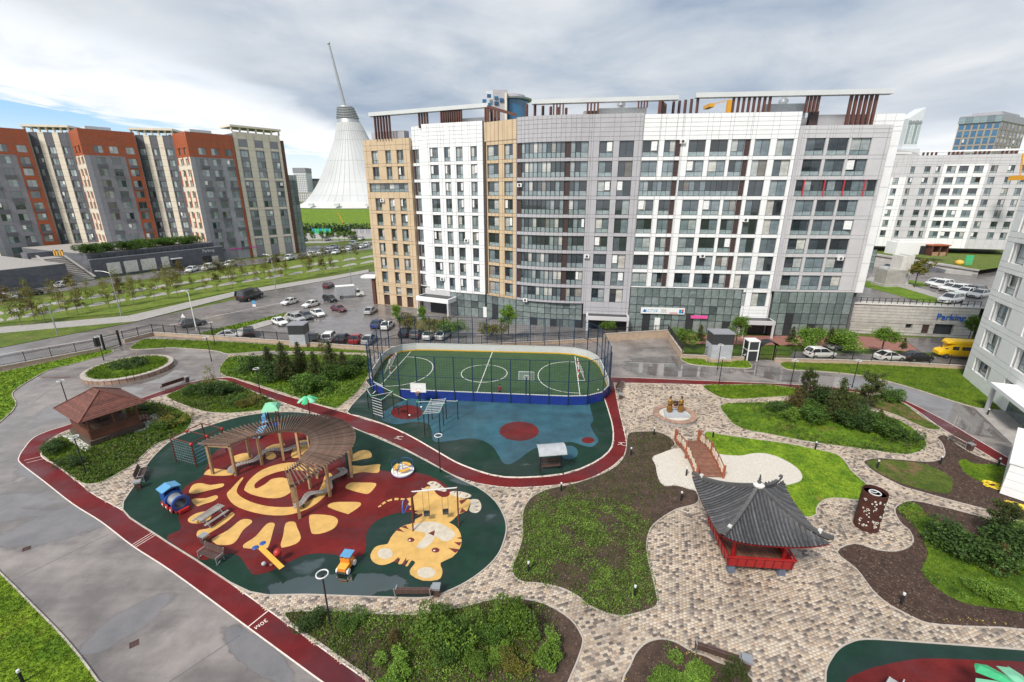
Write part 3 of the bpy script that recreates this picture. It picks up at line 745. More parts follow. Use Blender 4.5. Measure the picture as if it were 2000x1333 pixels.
patch(f1, Z3((1330, 490), (1390, 490), (1415, 530), (1410, 575), (1370, 600), (1320, 580), (1330, 530)), 'rubber_cream', TZ + 0.004, 'tiger_paw', 3)
patch(f1, Z3((790, 700), (870, 680), (960, 650), (1100, 660), (1200, 700), (1245, 760), (1257, 830), (1240, 890), (1180, 960), (1085, 1005), (1100, 1060), (1095, 1110), (1060, 1145), (940, 1150), (840, 1100), (845, 1050), (880, 1005), (850, 985), (820, 1030), (800, 1030), (830, 975), (770, 1015), (740, 1010), (760, 965), (700, 995), (640, 1020), (580, 1020), (530, 990), (515, 940), (550, 880), (600, 860), (655, 850), (680, 800), (730, 740)), 'rubber_yellow', TZ + 0.002, 'tiger_head', 2)
patch(f1, Z3((850, 725), (900, 683), (1000, 670), (1100, 690), (1200, 760), (1185, 805), (1120, 830), (1060, 800), (1045, 790), (1010, 845), (940, 890), (890, 870), (950, 800), (960, 760), (880, 745)), 'rubber_cream', TZ + 0.007, 'tiger_muzzle', 3)
def ell(cx, cy, rx, ry, n=12, rot=0.0):
    return [(cx + rx * math.cos(2 * math.pi * i / n) * math.cos(rot) - ry * math.sin(2 * math.pi * i / n) * math.sin(rot), cy + rx * math.cos(2 * math.pi * i / n) * math.sin(rot) + ry * math.sin(2 * math.pi * i / n) * math.cos(rot)) for i in range(n)]
patch(f1, Z3(*ell(635, 930, 62, 45)), 'rubber_cream', TZ + 0.007, 'tiger_ear', 2)
patch(f1, Z3(*ell(970, 1085, 75, 45)), 'rubber_cream', TZ + 0.007, 'tiger_ear', 2)
for cx, cy, rx, ry in ((845, 818, 28, 18), (1045, 902, 32, 20)):
    e = patch(f1, Z3(*ell(cx, cy, rx, ry)), 'rubber_maroon', TZ + 0.011, 'tiger_eye', 2)
    patch(e, Z3(*ell(cx - 11, cy + 4, 9, 6, 8)), 'line_white', TZ + 0.016, 'eye_glint', 2)
patch(f1, Z3((985, 765), (1040, 740), (1032, 786)), 'rubber_maroon', TZ + 0.011, 'tiger_nose', 1)
for s_ in (((1195, 838), (1257, 838), (1240, 868)), ((1150, 885), (1243, 896), (1205, 925)), ((1215, 805), (1257, 795), (1257, 812)), ((722, 742), (745, 722), (790, 755)), ((765, 715), (800, 700), (826, 732)),
           ((1235, 500), (1310, 480), (1255, 530)), ((1260, 560), (1300, 590), (1240, 600)), ((870, 630), (930, 600), (940, 615)), ((700, 998), (745, 958), (740, 1005)), ((770, 1018), (808, 962), (802, 1028)),
           ((1005, 362), (1030, 345), (1020, 362)), ((1040, 380), (1062, 352), (1056, 372)), ((1068, 395), (1095, 370), (1088, 388)), ((1098, 412), (1125, 395), (1112, 412)),
           ((1195, 440), (1203, 422), (1210, 424)), ((1235, 450), (1246, 430), (1252, 434)), ((1285, 468), (1312, 445), (1302, 465)),
           ((1370, 520), (1408, 505), (1385, 518)), ((1362, 545), (1412, 540), (1380, 550)), ((1362, 572), (1402, 575), (1378, 580))):
    patch(f1, Z3(*s_), 'rubber_maroon', TZ + 0.013, 'tiger_stripe', 1)
for s_ in (((575, 548), (600, 530), (606, 542), (585, 553)), ((605, 522), (630, 503), (643, 515), (617, 532)), ((645, 497), (690, 482), (690, 498), (658, 507)), ((712, 476), (745, 476), (742, 494), (710, 494)), ((763, 478), (795, 480), (790, 493), (760, 492))):
    patch(f1, Z3(*s_), 'rubber_yellow', TZ, 'tiger_tail', 1)
f2 = P2[1]
patch(f2, Z4((235, 285), (260, 303), (340, 322), (450, 305), (540, 310), (580, 350), (590, 430), (640, 445), (760, 430), (850, 420), (950, 440), (1010, 480), (1050, 540), (1080, 590), (1130, 600), (1200, 560), (1280, 500), (1370, 470), (1480, 450), (1560, 445), (1640, 470), (1690, 480), (1730, 460), (1745, 430), (1720, 390), (1690, 330), (1710, 290), (1690, 215), (1660, 130), (1500, 110), (800, 90), (540, 100), (400, 150), (300, 200), (250, 240)), 'rubber_blue', 0.056, k=3)
patch(f2, Z4(*ell(1192, 370, 137, 67, 20)), 'rubber_red', 0.062, k=2)
patch(f2, Z4(*ell(410, 238, 112, 50, 16)), 'rubber_red', 0.062, k=2)
patch(f2, Z4(*ell(1672, 433, 45, 22, 12)), 'rubber_red', 0.062, k=2)
patch(f2, Z4(*ell(1540, 518, 62, 48, 12)), 'rubber_blue', 0.056, k=2)
f3 = P3[1]
patch(f3, [(1650, 1345), (1683, 1314), (1725, 1301), (1780, 1290), (1824, 1288), (1912, 1291), (2000, 1295), (2200, 1312), (2250, 1480), (1700, 1480)], 'rubber_red', 0.056)

# running track with white edge lines, in three runs
def strip(name, left, right, m='track', z=0.016, k=4):
    l = gp(left, 0, k, False); r = gp(right, 0, k, False)
    n = min(len(l), len(r))
    o = sheet(name, l + r[::-1], z, M[m], 0.012)
    for e in (l, r):
        rim('edge_line', e, z - 0.01, 0.075, 0.016, M['line_white'], o, False)
    ZONES['track%d' % len(ZONES)] = (l + r[::-1], o)
    return o
TA = strip('running_track', [(690, 1373), (630, 1333), (560, 1282), (484, 1226), (336, 1117), (259, 1067), (198, 1020), (141, 984), (85, 940), (41, 906), (37, 894), (46, 878), (65, 856), (96, 842), (149, 825), (273, 779), (372, 747), (441, 738), (472, 745), (544, 769), (623, 792), (679, 808), (715, 820), (747, 829), (792, 848), (837, 873), (876, 896), (904, 910), (960, 929), (1016, 934), (1100, 927), (1156, 907), (1189, 883), (1198, 860), (1195, 824), (1178, 768), (1174, 736)],
           [(782, 1373), (722, 1333), (640, 1275), (525, 1193), (383, 1093), (304, 1043), (242, 999), (183, 966), (150, 940), (108, 909), (82, 893), (82, 877), (92, 864), (112, 850), (160, 830), (275, 786), (390, 752), (430, 742), (458, 750), (515, 773), (576, 795), (634, 814), (679, 831), (715, 846), (736, 852), (792, 878), (848, 908), (876, 924), (904, 936), (946, 947), (1016, 953), (1128, 942), (1184, 919), (1212, 897), (1225, 874), (1209, 800), (1199, 748)])
TB = strip('running_track', [(1184, 737), (1252, 739), (1371, 744), (1480, 748), (1560, 752), (1640, 758), (1700, 766), (1762, 781), (1842, 820), (1905, 857), (1971, 896), (2100, 970)],
           [(1197, 748), (1252, 749), (1371, 752), (1480, 757), (1560, 761), (1640, 764), (1700, 771), (1765, 787), (1842, 839), (1900, 872), (1965, 911), (2090, 985)])
# track numbers and cross lines
def text(name, s, size, mat_, loc, rot, parent, extrude=0.002, align='CENTER'):
    c = bpy.data.curves.new(name, 'FONT'); c.body = s; c.size = size; c.extrude = extrude; c.align_x = align; c.resolution_u = 2
    o = bpy.data.objects.new(name, c); COL.objects.link(o)
    dg = bpy.context.evaluated_depsgraph_get()
    me = bpy.data.meshes.new_from_object(o.evaluated_get(dg)); COL.objects.unlink(o); bpy.data.objects.remove(o)
    me.materials.clear(); me.materials.append(M[mat_])
    return link(name, me, parent, loc, rot)
def gline(p, q, w, m, parent, z, name='cross_line'):
    a = G(*p); b_ = G(*q); b = MB()
    b.bar((a.x, a.y, z), (b_.x, b_.y, z), w, 0.004); return b.build(name, M[m], parent)
gline((484, 1226), (525, 1193), 0.07, 'line_white', TA, 0.022)
for k in (-3.4, 0, 3.4): gline((262 + k, 1067 + k * 0.7), (304 + k, 1041 + k * 0.7), 0.05, 'line_white', TA, 0.022)
for a_, b_ in (((47, 900), (82, 892)), ((52, 905), (84, 897))): gline(a_, b_, 0.05, 'line_white', TA, 0.022)
pa, pb = G(514, 1207), G(498, 1219)
text('distance_mark', '30м', 0.42, 'line_white', ((pa + pb) / 2 + Vector((0.13, -0.16, 0.022))), math.atan2((pb - pa).y, (pb - pa).x), TA)
for (x_, y_) in ((776, 856), (1212, 868)):    # running-figure marks
    c_ = G(x_, y_); b = MB(); z_ = 0.022
    for u0, v0, u1, v1 in ((0, 0, .25, .3), (.25, .3, .55, .25), (.2, .25, -.15, .3), (0, 0, -.3, -.1), (0, 0, .2, -.25), (.2, -.25, .5, -.3)):
        b.bar((c_.x + u0, c_.y + v0, z_), (c_.x + u1, c_.y + v1, z_), 0.07, 0.004)
    b.build('runner_mark', M['line_white'], TA)

# pavers: the big ones near the camera singly, the rest as one mass
def pavers():
    pw, ph, gap = 0.26, 0.175, 0.011
    allp = np.array([(p.x, p.y) for p in inner]); x0, y0 = allp.min(0); x1, y1 = allp.max(0); y0 = max(y0, 12.0); y1 = min(y1, 72)
    rs = np.random.RandomState(5)
    th = R(18); c, s = math.cos(th), math.sin(th)
    ii = np.arange(-330, 330); jj = np.arange(-140, 540)
    I, J = np.meshgrid(ii, jj)
    U = (I + 0.5 * (J % 2)) * (pw); V = J * ph
    X = (c * U - s * V).ravel(); Y = (s * U + c * V).ravel()
    pts = np.stack([X, Y], 1)
    k = (X > max(x0, -60)) & (X < min(x1, 62)) & (Y > y0) & (Y < y1)
    pts = pts[k]
    # inside the camera's view, roughly
    k = np.abs(pts[:, 0]) < 1.15 * (pts[:, 1] * math.cos(PITCH) + CAM_H * math.sin(PITCH))
    pts = pts[k]
    pts = pts[inside(inner, pts)]
    keep = np.ones(len(pts), bool)
    for key, (poly, o) in ZONES.items():
        keep &= ~inside(poly, pts)
    for q in (COURT_POLY,):
        keep &= ~inside(q, pts)
    pts = pts[keep]
    n = len(pts)
    hx = (pw - gap) / 2 * rs.uniform(0.96, 1.0, n); hy = (ph - gap) / 2 * rs.uniform(0.96, 1.0, n)
    zt = 0.034 + rs.uniform(-0.004, 0.004, n)
    cor = np.array([(-1, -1), (1, -1), (1, 1), (-1, 1)], float)
    bev = 0.012
    V_ = np.zeros((n, 8, 3))
    for q in range(4):
        for lay, (sh, z) in enumerate(((0.0, None), (bev, None))):
            ux = cor[q, 0] * (hx - sh); uy = cor[q, 1] * (hy - sh)
            V_[:, lay * 4 + q, 0] = pts[:, 0] + c * ux - s * uy
            V_[:, lay * 4 + q, 1] = pts[:, 1] + s * ux + c * uy
            V_[:, lay * 4 + q, 2] = zt - (0.014 if lay == 0 else 0.0)
    F0 = np.array([(4, 5, 6, 7), (0, 1, 5, 4), (1, 2, 6, 5), (2, 3, 7, 6), (3, 0, 4, 7)])
    d = np.hypot(pts[:, 0] - 18, pts[:, 1] - 14)
    vis = (pts[:, 1] > 16.6) & (np.abs(pts[:, 0]) < 1.1 * (pts[:, 1] * math.cos(PITCH) + CAM_H * math.sin(PITCH)))
    near = np.argsort(np.where(vis, np.hypot(pts[:, 0], pts[:, 1]), 1e9))[:300]
    nm = np.zeros(n, bool); nm[near] = True
    far = ~nm
    F = (F0[None] + 8 * np.arange(far.sum())[:, None, None]).reshape(-1, 4)
    np_mesh('pavers', V_[far].reshape(-1, 3), F, M['paver'], paved, kind='stuff')
    b = MB()
    a, e = (pw - gap) / 2, (ph - gap) / 2
    b.add([(-a, -e, -.014), (a, -e, -.014), (a, e, -.014), (-a, e, -.014), (-a + bev, -e + bev, 0), (a - bev, -e + bev, 0), (a - bev, e - bev, 0), (-a + bev, e - bev, 0)], [tuple(f) for f in F0])
    me = b.mesh('paver', M['paver'])
    for i in near:
        link('paver', me, paved, (pts[i, 0], pts[i, 1], zt[i]), th)

# sports court outline, needed before the pavers
def rounded(c0, c1, c2, c3, r, n=6):
    """rounded quadrilateral, counter-clockwise corners"""
    C = [Vector(c[:2]) for c in (c0, c1, c2, c3)]; out = []
    for i in range(4):
        p, a, b_ = C[i], C[i - 1], C[(i + 1) % 4]
        u = (a - p).normalized(); w = (b_ - p).normalized()
        p0, p1 = p + u * r, p + w * r
        for k in range(n + 1):
            t = k / n
            out.append(p0 * (1 - t) ** 2 + p * 2 * t * (1 - t) + p1 * t * t)
    return out
CT = [Vector((-18.6, 51.6)), Vector((12.2, 48.6)), Vector((12.9, 66.9)), Vector((-19.6, 69.4))]
COURT_POLY = rounded(CT[0], CT[1], CT[2], CT[3], 6.0, 8)
pavers()

# ---------- plants as ground cover
def scatter(poly, per_m2, rs, shrink=0.0):
    P = np.array([(p[0], p[1]) for p in poly]); lo, hi = P.min(0), P.max(0)
    n = int((hi[0] - lo[0]) * (hi[1] - lo[1]) * per_m2)
    q = rs.uniform(0, 1, (n, 2)) * (hi - lo) + lo
    q = q[inside(P, q)]
    return q[(np.abs(q[:, 0]) < 1.16 * (q[:, 1] * math.cos(PITCH) + CAM_H * math.sin(PITCH))) & (q[:, 1] > 11)]
def blades(name, poly, per_m2, h, w, m, parent, seed=1, z=0.05, k=3, avoid=()):
    rs = np.random.RandomState(seed)
    q = scatter(poly, per_m2, rs)
    for av in avoid: q = q[~inside(av, q)]
    if len(q) == 0: return
    n = len(q)
    base = np.repeat(q, k, 0) + rs.normal(0, 0.05, (n * k, 2))
    a = rs.uniform(0, 2 * np.pi, n * k); hh = h * rs.uniform(0.5, 1.3, n * k); ww = w * rs.uniform(0.6, 1.4, n * k)
    lean = rs.normal(0, 0.45, (n * k, 2)) * hh[:, None]
    V_ = np.zeros((n * k, 3, 3))
    V_[:, 0, 0] = base[:, 0] - np.cos(a) * ww; V_[:, 0, 1] = base[:, 1] - np.sin(a) * ww; V_[:, 0, 2] = z
    V_[:, 1, 0] = base[:, 0] + np.cos(a) * ww; V_[:, 1, 1] = base[:, 1] + np.sin(a) * ww; V_[:, 1, 2] = z
    V_[:, 2, 0] = base[:, 0] + lean[:, 0]; V_[:, 2, 1] = base[:, 1] + lean[:, 1]; V_[:, 2, 2] = z + hh
    np_mesh(name, V_.reshape(-1, 3), np.arange(n * k * 3).reshape(-1, 3), M[m], parent, kind='stuff')
def leaf_quads(cent, size, rs, up=0.35):
    """one small bent leaf for each centre"""
    n = len(cent)
    nrm = rs.normal(0, 1, (n, 3)); nrm[:, 2] = np.abs(nrm[:, 2]) + up
    nrm /= np.linalg.norm(nrm, axis=1)[:, None]
    t = np.cross(nrm, rs.normal(0, 1, (n, 3))); t /= np.linalg.norm(t, axis=1)[:, None]
    b_ = np.cross(nrm, t)
    s = (size * rs.uniform(0.6, 1.35, n))[:, None]
    V_ = np.stack([cent - t * s, cent - b_ * s * 0.55, cent + t * s + nrm * s * 0.2, cent + b_ * s * 0.55], 1)
    return V_.reshape(-1, 3), np.arange(n * 4).reshape(-1, 4)
def weeds(name, poly, per_m2, h, size, m, parent, seed=1, z=0.06, leaves=9, clump=0.16, mask=None, avoid=()):
    rs = np.random.RandomState(seed)
    q = scatter(poly, per_m2, rs)
    for av in avoid: q = q[~inside(av, q)]
    if mask is not None: q = q[mask(q, rs)]
    if len(q) == 0: return
    n = len(q); sc = rs.uniform(0.5, 1.3, n)
    c = np.repeat(np.concatenate([q, np.full((n, 1), z)], 1), leaves, 0); ss = np.repeat(sc, leaves)
    off = rs.normal(0, 1, (n * leaves, 3)) * np.array([clump, clump, 0]) * ss[:, None]
    off[:, 2] = rs.uniform(0.05, 1, n * leaves) * h * ss
    V_, F = leaf_quads(c + off, size, rs)
    return np_mesh(name, V_, F, M[m], parent, kind='stuff')
def clods(name, poly, per_m2, size, m, parent, seed=1, z=0.05, avoid=()):
    rs = np.random.RandomState(seed)
    q = scatter(poly, per_m2, rs)
    for av in avoid: q = q[~inside(av, q)]
    n = len(q); s = size * rs.uniform(0.4, 1.4, n)
    V_ = np.zeros((n, 5, 3)); a = rs.uniform(0, 6.28, n)
    for k in range(4):
        V_[:, k, 0] = q[:, 0] + s * np.cos(a + k * 1.57) * rs.uniform(.7, 1.2, n); V_[:, k, 1] = q[:, 1] + s * np.sin(a + k * 1.57) * rs.uniform(.7, 1.2, n); V_[:, k, 2] = z - 0.01
    V_[:, 4, :2] = q + rs.normal(0, .2, (n, 2)) * s[:, None]; V_[:, 4, 2] = z + s * 0.7
    F = np.array([(0, 1, 4), (1, 2, 4), (2, 3, 4), (3, 0, 4)])
    np_mesh(name, V_.reshape(-1, 3), (F[None] + 5 * np.arange(n)[:, None, None]).reshape(-1, 3), M[m], parent, kind='stuff')
def patchy(seed, thr, sc=0.5):
    def f(q, rs):
        rr = np.random.RandomState(seed); v = np.zeros(len(q))
        for _ in range(5):
            d = rr.normal(0, 1, 2); d *= sc * rr.uniform(0.6, 2.0) / np.linalg.norm(d)
            v += np.sin(q @ d + rr.uniform(0, 6.28))
        return v + rs.normal(0, 0.7, len(q)) > thr
    return f
gravel_poly = ZONES['gravel'][0]
for key, dens, h, w, m in (('lawn_front', 130, 0.10, 0.016, 'grass'), ('lawn_gate', 30, 0.14, 0.03, 'grass'), ('lawn_fence', 30, 0.16, 0.03, 'grass'), ('lawn_right', 24, 0.12, 0.03, 'grass'), ('lawn_booth', 30, 0.16, 0.03, 'grass'),
                           ('lawn_gravel', 55, 0.07, 0.02, 'grass'), ('lawn_strip', 45, 0.2, 0.03, 'grass'), ('lawn_corner', 30, 0.1, 0.025, 'grass_dry'), ('lawn_small', 70, 0.07, 0.018, 'grass_dry'), ('lawn_box', 70, 0.13, 0.02, 'grass'), ('lawn_shrubs', 70, 0.14, 0.02, 'grass'),
                           ('bed_trees', 38, 0.16, 0.026, 'grass'), ('bed_gazebo', 38, 0.2, 0.026, 'grass'), ('bed_lamp', 34, 0.22, 0.03, 'grass'), ('bed_bushes', 34, 0.22, 0.03, 'grass')):
    poly, o = ZONES[key]
    blades('grass_blades', poly, dens, h, w, m, o, seed=len(key), avoid=(gravel_poly,) if key == 'lawn_gravel' else ())
for key, dens, h, size, m, thr in (('bed_centre', 46, 0.14, 0.058, 'weed', -0.9), ('bed_centre', 16, 0.09, 0.045, 'weed_dark', -0.6), ('bed_front', 40, 0.19, 0.052, 'weed', -0.5), ('bed_front', 24, 0.16, 0.048, 'weed_dark', -1.0), ('bed_pine', 36, 0.17, 0.05, 'weed', 0.2),
                                   ('bed_trees', 7, 0.25, 0.09, 'weed_dark', -0.2), ('bed_gazebo', 9, 0.3, 0.10, 'weed_dark', -0.2), ('bed_lamp', 9, 0.3, 0.10, 'weed_dark', -0.4), ('bed_bushes', 7, 0.32, 0.11, 'weed', 0.0), ('lawn_shrubs', 10, 0.2, 0.08, 'weed', 0.5)):
    poly, o = ZONES[key]
    msk = patchy(len(key) + int(dens), thr)
    if key == 'bed_centre' and m == 'weed':
        ctr = G(1130, 1075)
        def msk(q, rs, c=ctr):
            return patchy(23, -1.1, 1.1)(q, rs) & (((q[:, 0] - c.x) / 6.3) ** 2 + ((q[:, 1] - c.y) / 5.4) ** 2 + rs.normal(0, 0.35, len(q)) < 1.0)
    if key == 'bed_front':
        m0 = msk
        def msk(q, rs, m0=m0): return m0(q, rs) & (q[:, 0] + rs.normal(0, .5, len(q)) < 1.6 + .25 * (q[:, 1] - 20))
    weeds('ground_cover', poly, dens, h, size, m, o, seed=int(dens) + len(key), mask=msk, avoid=(gravel_poly,) if key == 'bed_centre' else ())
blades('grass_tufts', ZONES['bed_front'][0][: len(ZONES['bed_front'][0])], 26, .2, .016, 'grass', ZONES['bed_front'][1], 77, k=5, avoid=([(1.6 + .25 * (y - 20), y) for y in (5, 40)] + [(60, 40), (60, 5)],))
for key, dens, size, m in (('bed_centre', 45, 0.07, 'clod'), ('bed_front', 60, 0.06, 'clod'), ('bed_pine', 60, 0.06, 'clod'), ('bed_right', 75, 0.07, 'clod'), ('bed_bench', 55, 0.075, 'clod')):
    poly, o = ZONES[key]
    av = {'bed_centre': (gravel_poly,), 'bed_right': (ZONES['lawn_shrubs'][0],), 'bed_bench': (ZONES['lawn_small'][0], ZONES['lawn_box'][0])}.get(key, ())
    clods('soil_clods', poly, dens, size, m, o, seed=9, avoid=av)
for key, pts in (('bed_right', [(1843, 1214), (1850, 1216), (1872, 1213), (1890, 1213), (1903, 1216), (1918, 1217), (1940, 1219), (1962, 1222)]), ('bed_pine', [(1343, 1280), (1357, 1281), (1366, 1287), (1220, 1330), (1318, 1268)]), ('bed_front', [(860, 1300), (948, 1290)])):
    cs = np.array([(*G(*p).xy, 0.16) for p in pts])
    V_, F = leaf_quads(np.repeat(cs, 5, 0) + np.random.RandomState(3).normal(0, .04, (len(cs) * 5, 3)), 0.05, np.random.RandomState(4))
    np_mesh('garden_flowers', V_, F, M['blossom'], ZONES[key][1], kind='stuff')


# seams where the asphalt was laid in lanes or cut open and patched
for a_, b_ in (((18, 1138), (212, 1044)), ((0, 905), (110, 868)), ((40, 800), (150, 770)), ((330, 1333), (470, 1240)), ((120, 745), (60, 790)), ((1200, 700), (1330, 705)), ((1380, 730), (1500, 735))):
    gline(a_, b_, .045, 'joint', asphalt, .0035, 'asphalt_seam')
# ================================================================== BUILDINGS
def on_wall(A, B, px, py=HOR):
    """where the sight line through a pixel meets the upright plane A-B: (distance along it, height)"""
    d = ray(px, py); A = Vector(A[:2]); u = (Vector(B[:2]) - A).normalized()
    # A + s u = t (dx,dy)
    det = u.x * -d[1] + u.y * d[0]
    s = (A.x * d[1] - A.y * d[0]) / det
    P = A + u * s
    t = P.y / d[1]
    return s, CAM_H + d[2] * t
WMESH = {}
def window_parts(w, h, cols, split, frame='frame_dark', pane='pane', low='pane_low', bar=0.06):
    key = (round(w, 2), round(h, 2), tuple(round(c, 2) for c in cols), round(split, 2), frame, pane, low)
    if key in WMESH: return WMESH[key]
    b = MB(); t = bar
    b.box(0, 0, 0, w, t, t); b.box(0, 0, h - t, w, t, h); b.box(0, 0, t, t, t, h - t); b.box(w - t, 0, t, w, t, h - t)
    for c in cols: b.box(c * w - t / 2, 0.003, t, c * w + t / 2, t - .003, h - t)
    if split: b.box(t, 0.006, split * h - t / 2, w - t, t - .006, split * h + t / 2)
    fm = b.mesh('window', M[frame])
    edges = [0] + list(cols) + [1]; ps = []
    for i in range(len(edges) - 1):
        x0, x1 = edges[i] * w + t / 2, edges[i + 1] * w - t / 2
        p = MB(); p.box(x0, t * .45, (split * h if split else 0) + t / 2, x1, t * .6, h - t / 2); ps.append(p.mesh('pane', M[pane]))
    if split:
        p = MB(); p.box(t / 2, t * .45, t / 2, w - t / 2, t * .6, split * h - t / 2); ps.append(p.mesh('pane', M[low]))
    WMESH[key] = (fm, ps)
    return WMESH[key]
def put_window(root, o, rz, w, h, cols, split, **kw):
    fm, ps = window_parts(w, h, cols, split, **kw)
    win = link('window', fm, root, o, rz)
    for p in ps: link('pane', p, win)
    if w > .9 and h > 1.5 and rnd.random() < .13:      # a sash standing open or a blind drawn
        key = ('sash', round(w * .4, 1), round(h * .55, 1))
        if key not in WMESH:
            b = MB(); b.box(0, -.02, 0, w * .36, .01, h * .55); WMESH[key] = b.mesh('open_sash', M['frame_white'])
        o_ = link('open_sash', WMESH[key], win, (rnd.choice((.08, w * .56)), -.03, h * .38)); o_.rotation_euler = (0, 0, R(rnd.choice((-14, -6, -22))))
    return win
def facade(root, A, B, z0, z1, openings, mats, matfn=None, gap=0.05, reveal=0.25, lines_x=(), lines_z=(), name='wall', joint='joint_pale', kw=None):
    """cladding with openings; openings: (x0,x1,z0,z1,type)"""
    A = Vector(A[:2]); B = Vector(B[:2]); L = (B - A).length; u = (B - A) / L; rz = math.atan2(u.y, u.x)
    rl = Vector(root.location)
    loc = Vector((A.x, A.y, 0)) - rl
    # several openings may share rows/columns: grid decomposition
    r3 = lambda q: round(q, 3)
    xs = sorted({r3(q) for q in [0, L, *lines_x] + [o[0] for o in openings] + [o[1] for o in openings] if -1e-6 <= q <= L + 1e-6})
    zs = sorted({r3(q) for q in [z0, z1, *lines_z] + [o[2] for o in openings] + [o[3] for o in openings] if z0 - 1e-6 <= q <= z1 + 1e-6})
    b = MB(); bk = len(mats); g = gap / 2
    for i in range(len(xs) - 1):
        xa, xb = xs[i], xs[i + 1]; xm = (xa + xb) / 2
        if xb - xa < 0.02: continue
        for k in range(len(zs) - 1):
            za, zb = zs[k], zs[k + 1]; zm = (za + zb) / 2
            if zb - za < 0.02: continue
            if any(o[0] < xm < o[1] and o[2] < zm < o[3] for o in openings): continue
            mi = matfn(xm, zm) if matfn else 0
            b.add([(xa, .06, za), (xb, .06, za), (xb, .06, zb), (xa, .06, zb)], [(0, 1, 2, 3)], bk)
            if xb - xa > 3 * g and zb - za > 3 * g:
                x2, x3, z2, z3 = xa + g, xb - g, za + g, zb - g
                b.add([(x2, 0, z2), (x3, 0, z2), (x3, 0, z3), (x2, 0, z3), (x2, .06, z2), (x3, .06, z2), (x3, .06, z3), (x2, .06, z3)], [(0, 1, 2, 3), (0, 4, 5, 1), (1, 5, 6, 2), (2, 6, 7, 3), (3, 7, 4, 0)], mi)
    for o in openings:
        xa, xb, za, zb = o[:4]; mi = matfn((xa + xb) / 2, zb + 0.1) if matfn else 0
        b.add([(xa, .0, za), (xb, .0, za), (xb, .0, zb), (xa, .0, zb), (xa, reveal + .1, za), (xb, reveal + .1, za), (xb, reveal + .1, zb), (xa, reveal + .1, zb)], [(0, 1, 5, 4), (1, 2, 6, 5), (2, 3, 7, 6), (3, 0, 4, 7)], mi)
    w = b.build(name, [M[m] for m in mats] + [M[joint]], root, loc=loc); w.rotation_euler = (0, 0, rz)
    for o in openings:
        xa, xb, za, zb, ty = o
        p = A + u * xa + Vector((-u.y, u.x)) * (reveal - .08)
        lo = Vector((p.x, p.y, za)) - rl
        wd, h = xb - xa, zb - za; k = kw or {}
        if ty == 'panel':
            q = MB(); q.box(0, 0, 0, wd, .05, h); q.build('side_panel', M['brown_panel'], root, loc=lo).rotation_euler = (0, 0, rz)
        elif ty == 'A': put_window(root, lo, rz, wd, h, (0.52,), 0.3, **k)
        elif ty == 'A1': put_window(root, lo, rz, wd, h, (), 0.3, **k)
        elif ty == 'B': put_window(root, lo, rz, wd, h, (0.48,), 0.0, **k)
        elif ty == 'S': put_window(root, lo, rz, wd, h, (0.5,), 0.0, **k)
        elif isinstance(ty, int): put_window(root, lo, rz, wd, h, tuple(i / ty for i in range(1, ty)), 0.34, **k)
        elif ty == 'door':
            q = MB(); q.box(0, .02, 0, wd, .07, h); q.build('door', M['brown_panel'], root, loc=lo).rotation_euler = (0, 0, rz)
        elif ty == 'dark':
            q = MB(); q.box(0, .3, 0, wd, .35, h); q.build('opening', M['frame_dark'], root, loc=lo).rotation_euler = (0, 0, rz)
    return w
def slab(root, poly, z0, z1, m, name):
    b = MB(); rl = root.location
    b.prism([(p[0] - rl.x, p[1] - rl.y) for p in poly], z0, z1, bottom=True)
    return b.build(name, M[m], root, loc=(0, 0, -rl.z))

# ---- the big apartment house in the middle
V = Vector
ROWS = [(32.4 - 3.18 * k - 2.58, 32.4 - 3.18 * k) for k in range(9)]
V0, V1, V2, V3, V4 = V((-31.6, 105.0)), V((-20.9, 100.6)), V((-17.7, 97.5)), V((-5.55, 93.0)), V((0.78, 88.4))
V5, V6, V7, V8, V9 = V((13.6, 84.9)), V((21.95, 83.6)), V((46.6, 80.9)), V((46.95, 80.4)), V((60.6, 79.5))
main = thing('apartment_house', 'large white, grey and ochre apartment house with brown rooftop fins in the centre', 'building', (14, 90, OUT))
def cols(A, B, pxs, rows, types):
    out = []
    for (a, b_), ty in zip(pxs, types):
        s0, _ = on_wall(A, B, a); s1, _ = on_wall(A, B, b_)
        for i, (za, zb) in enumerate(rows):
            out.append((s0, s1, za, zb, ty(i) if callable(ty) else ty))
    return out
# ochre left wing
o1 = cols(V0, V1, [(732, 744), (758.5, 769), (780, 792.6)], [r for i, r in enumerate(ROWS) if i != 2], ['A'] * 3)
LW = (V1 - V0).length
o1.append((0.7, LW - 0.9, ROWS[2][0] + 0.7, ROWS[2][1] - .1, 8))
o1 += [(a, b_, 1.8, 3.6, 'A1') for a, b_ in [(o[0], o[1]) for o in (o1[0], o1[8], o1[16])]] + [(a, b_, OUT + .05, 1.55, 'door') for a, b_ in [(o[0], o[1]) for o in (o1[0], o1[8], o1[16])]]
facade(main, V0, V1, OUT, 34.6, o1, ['ochre_clad'], reveal=0.45, lines_z=(33.4, 4.0), joint='fin_brown')
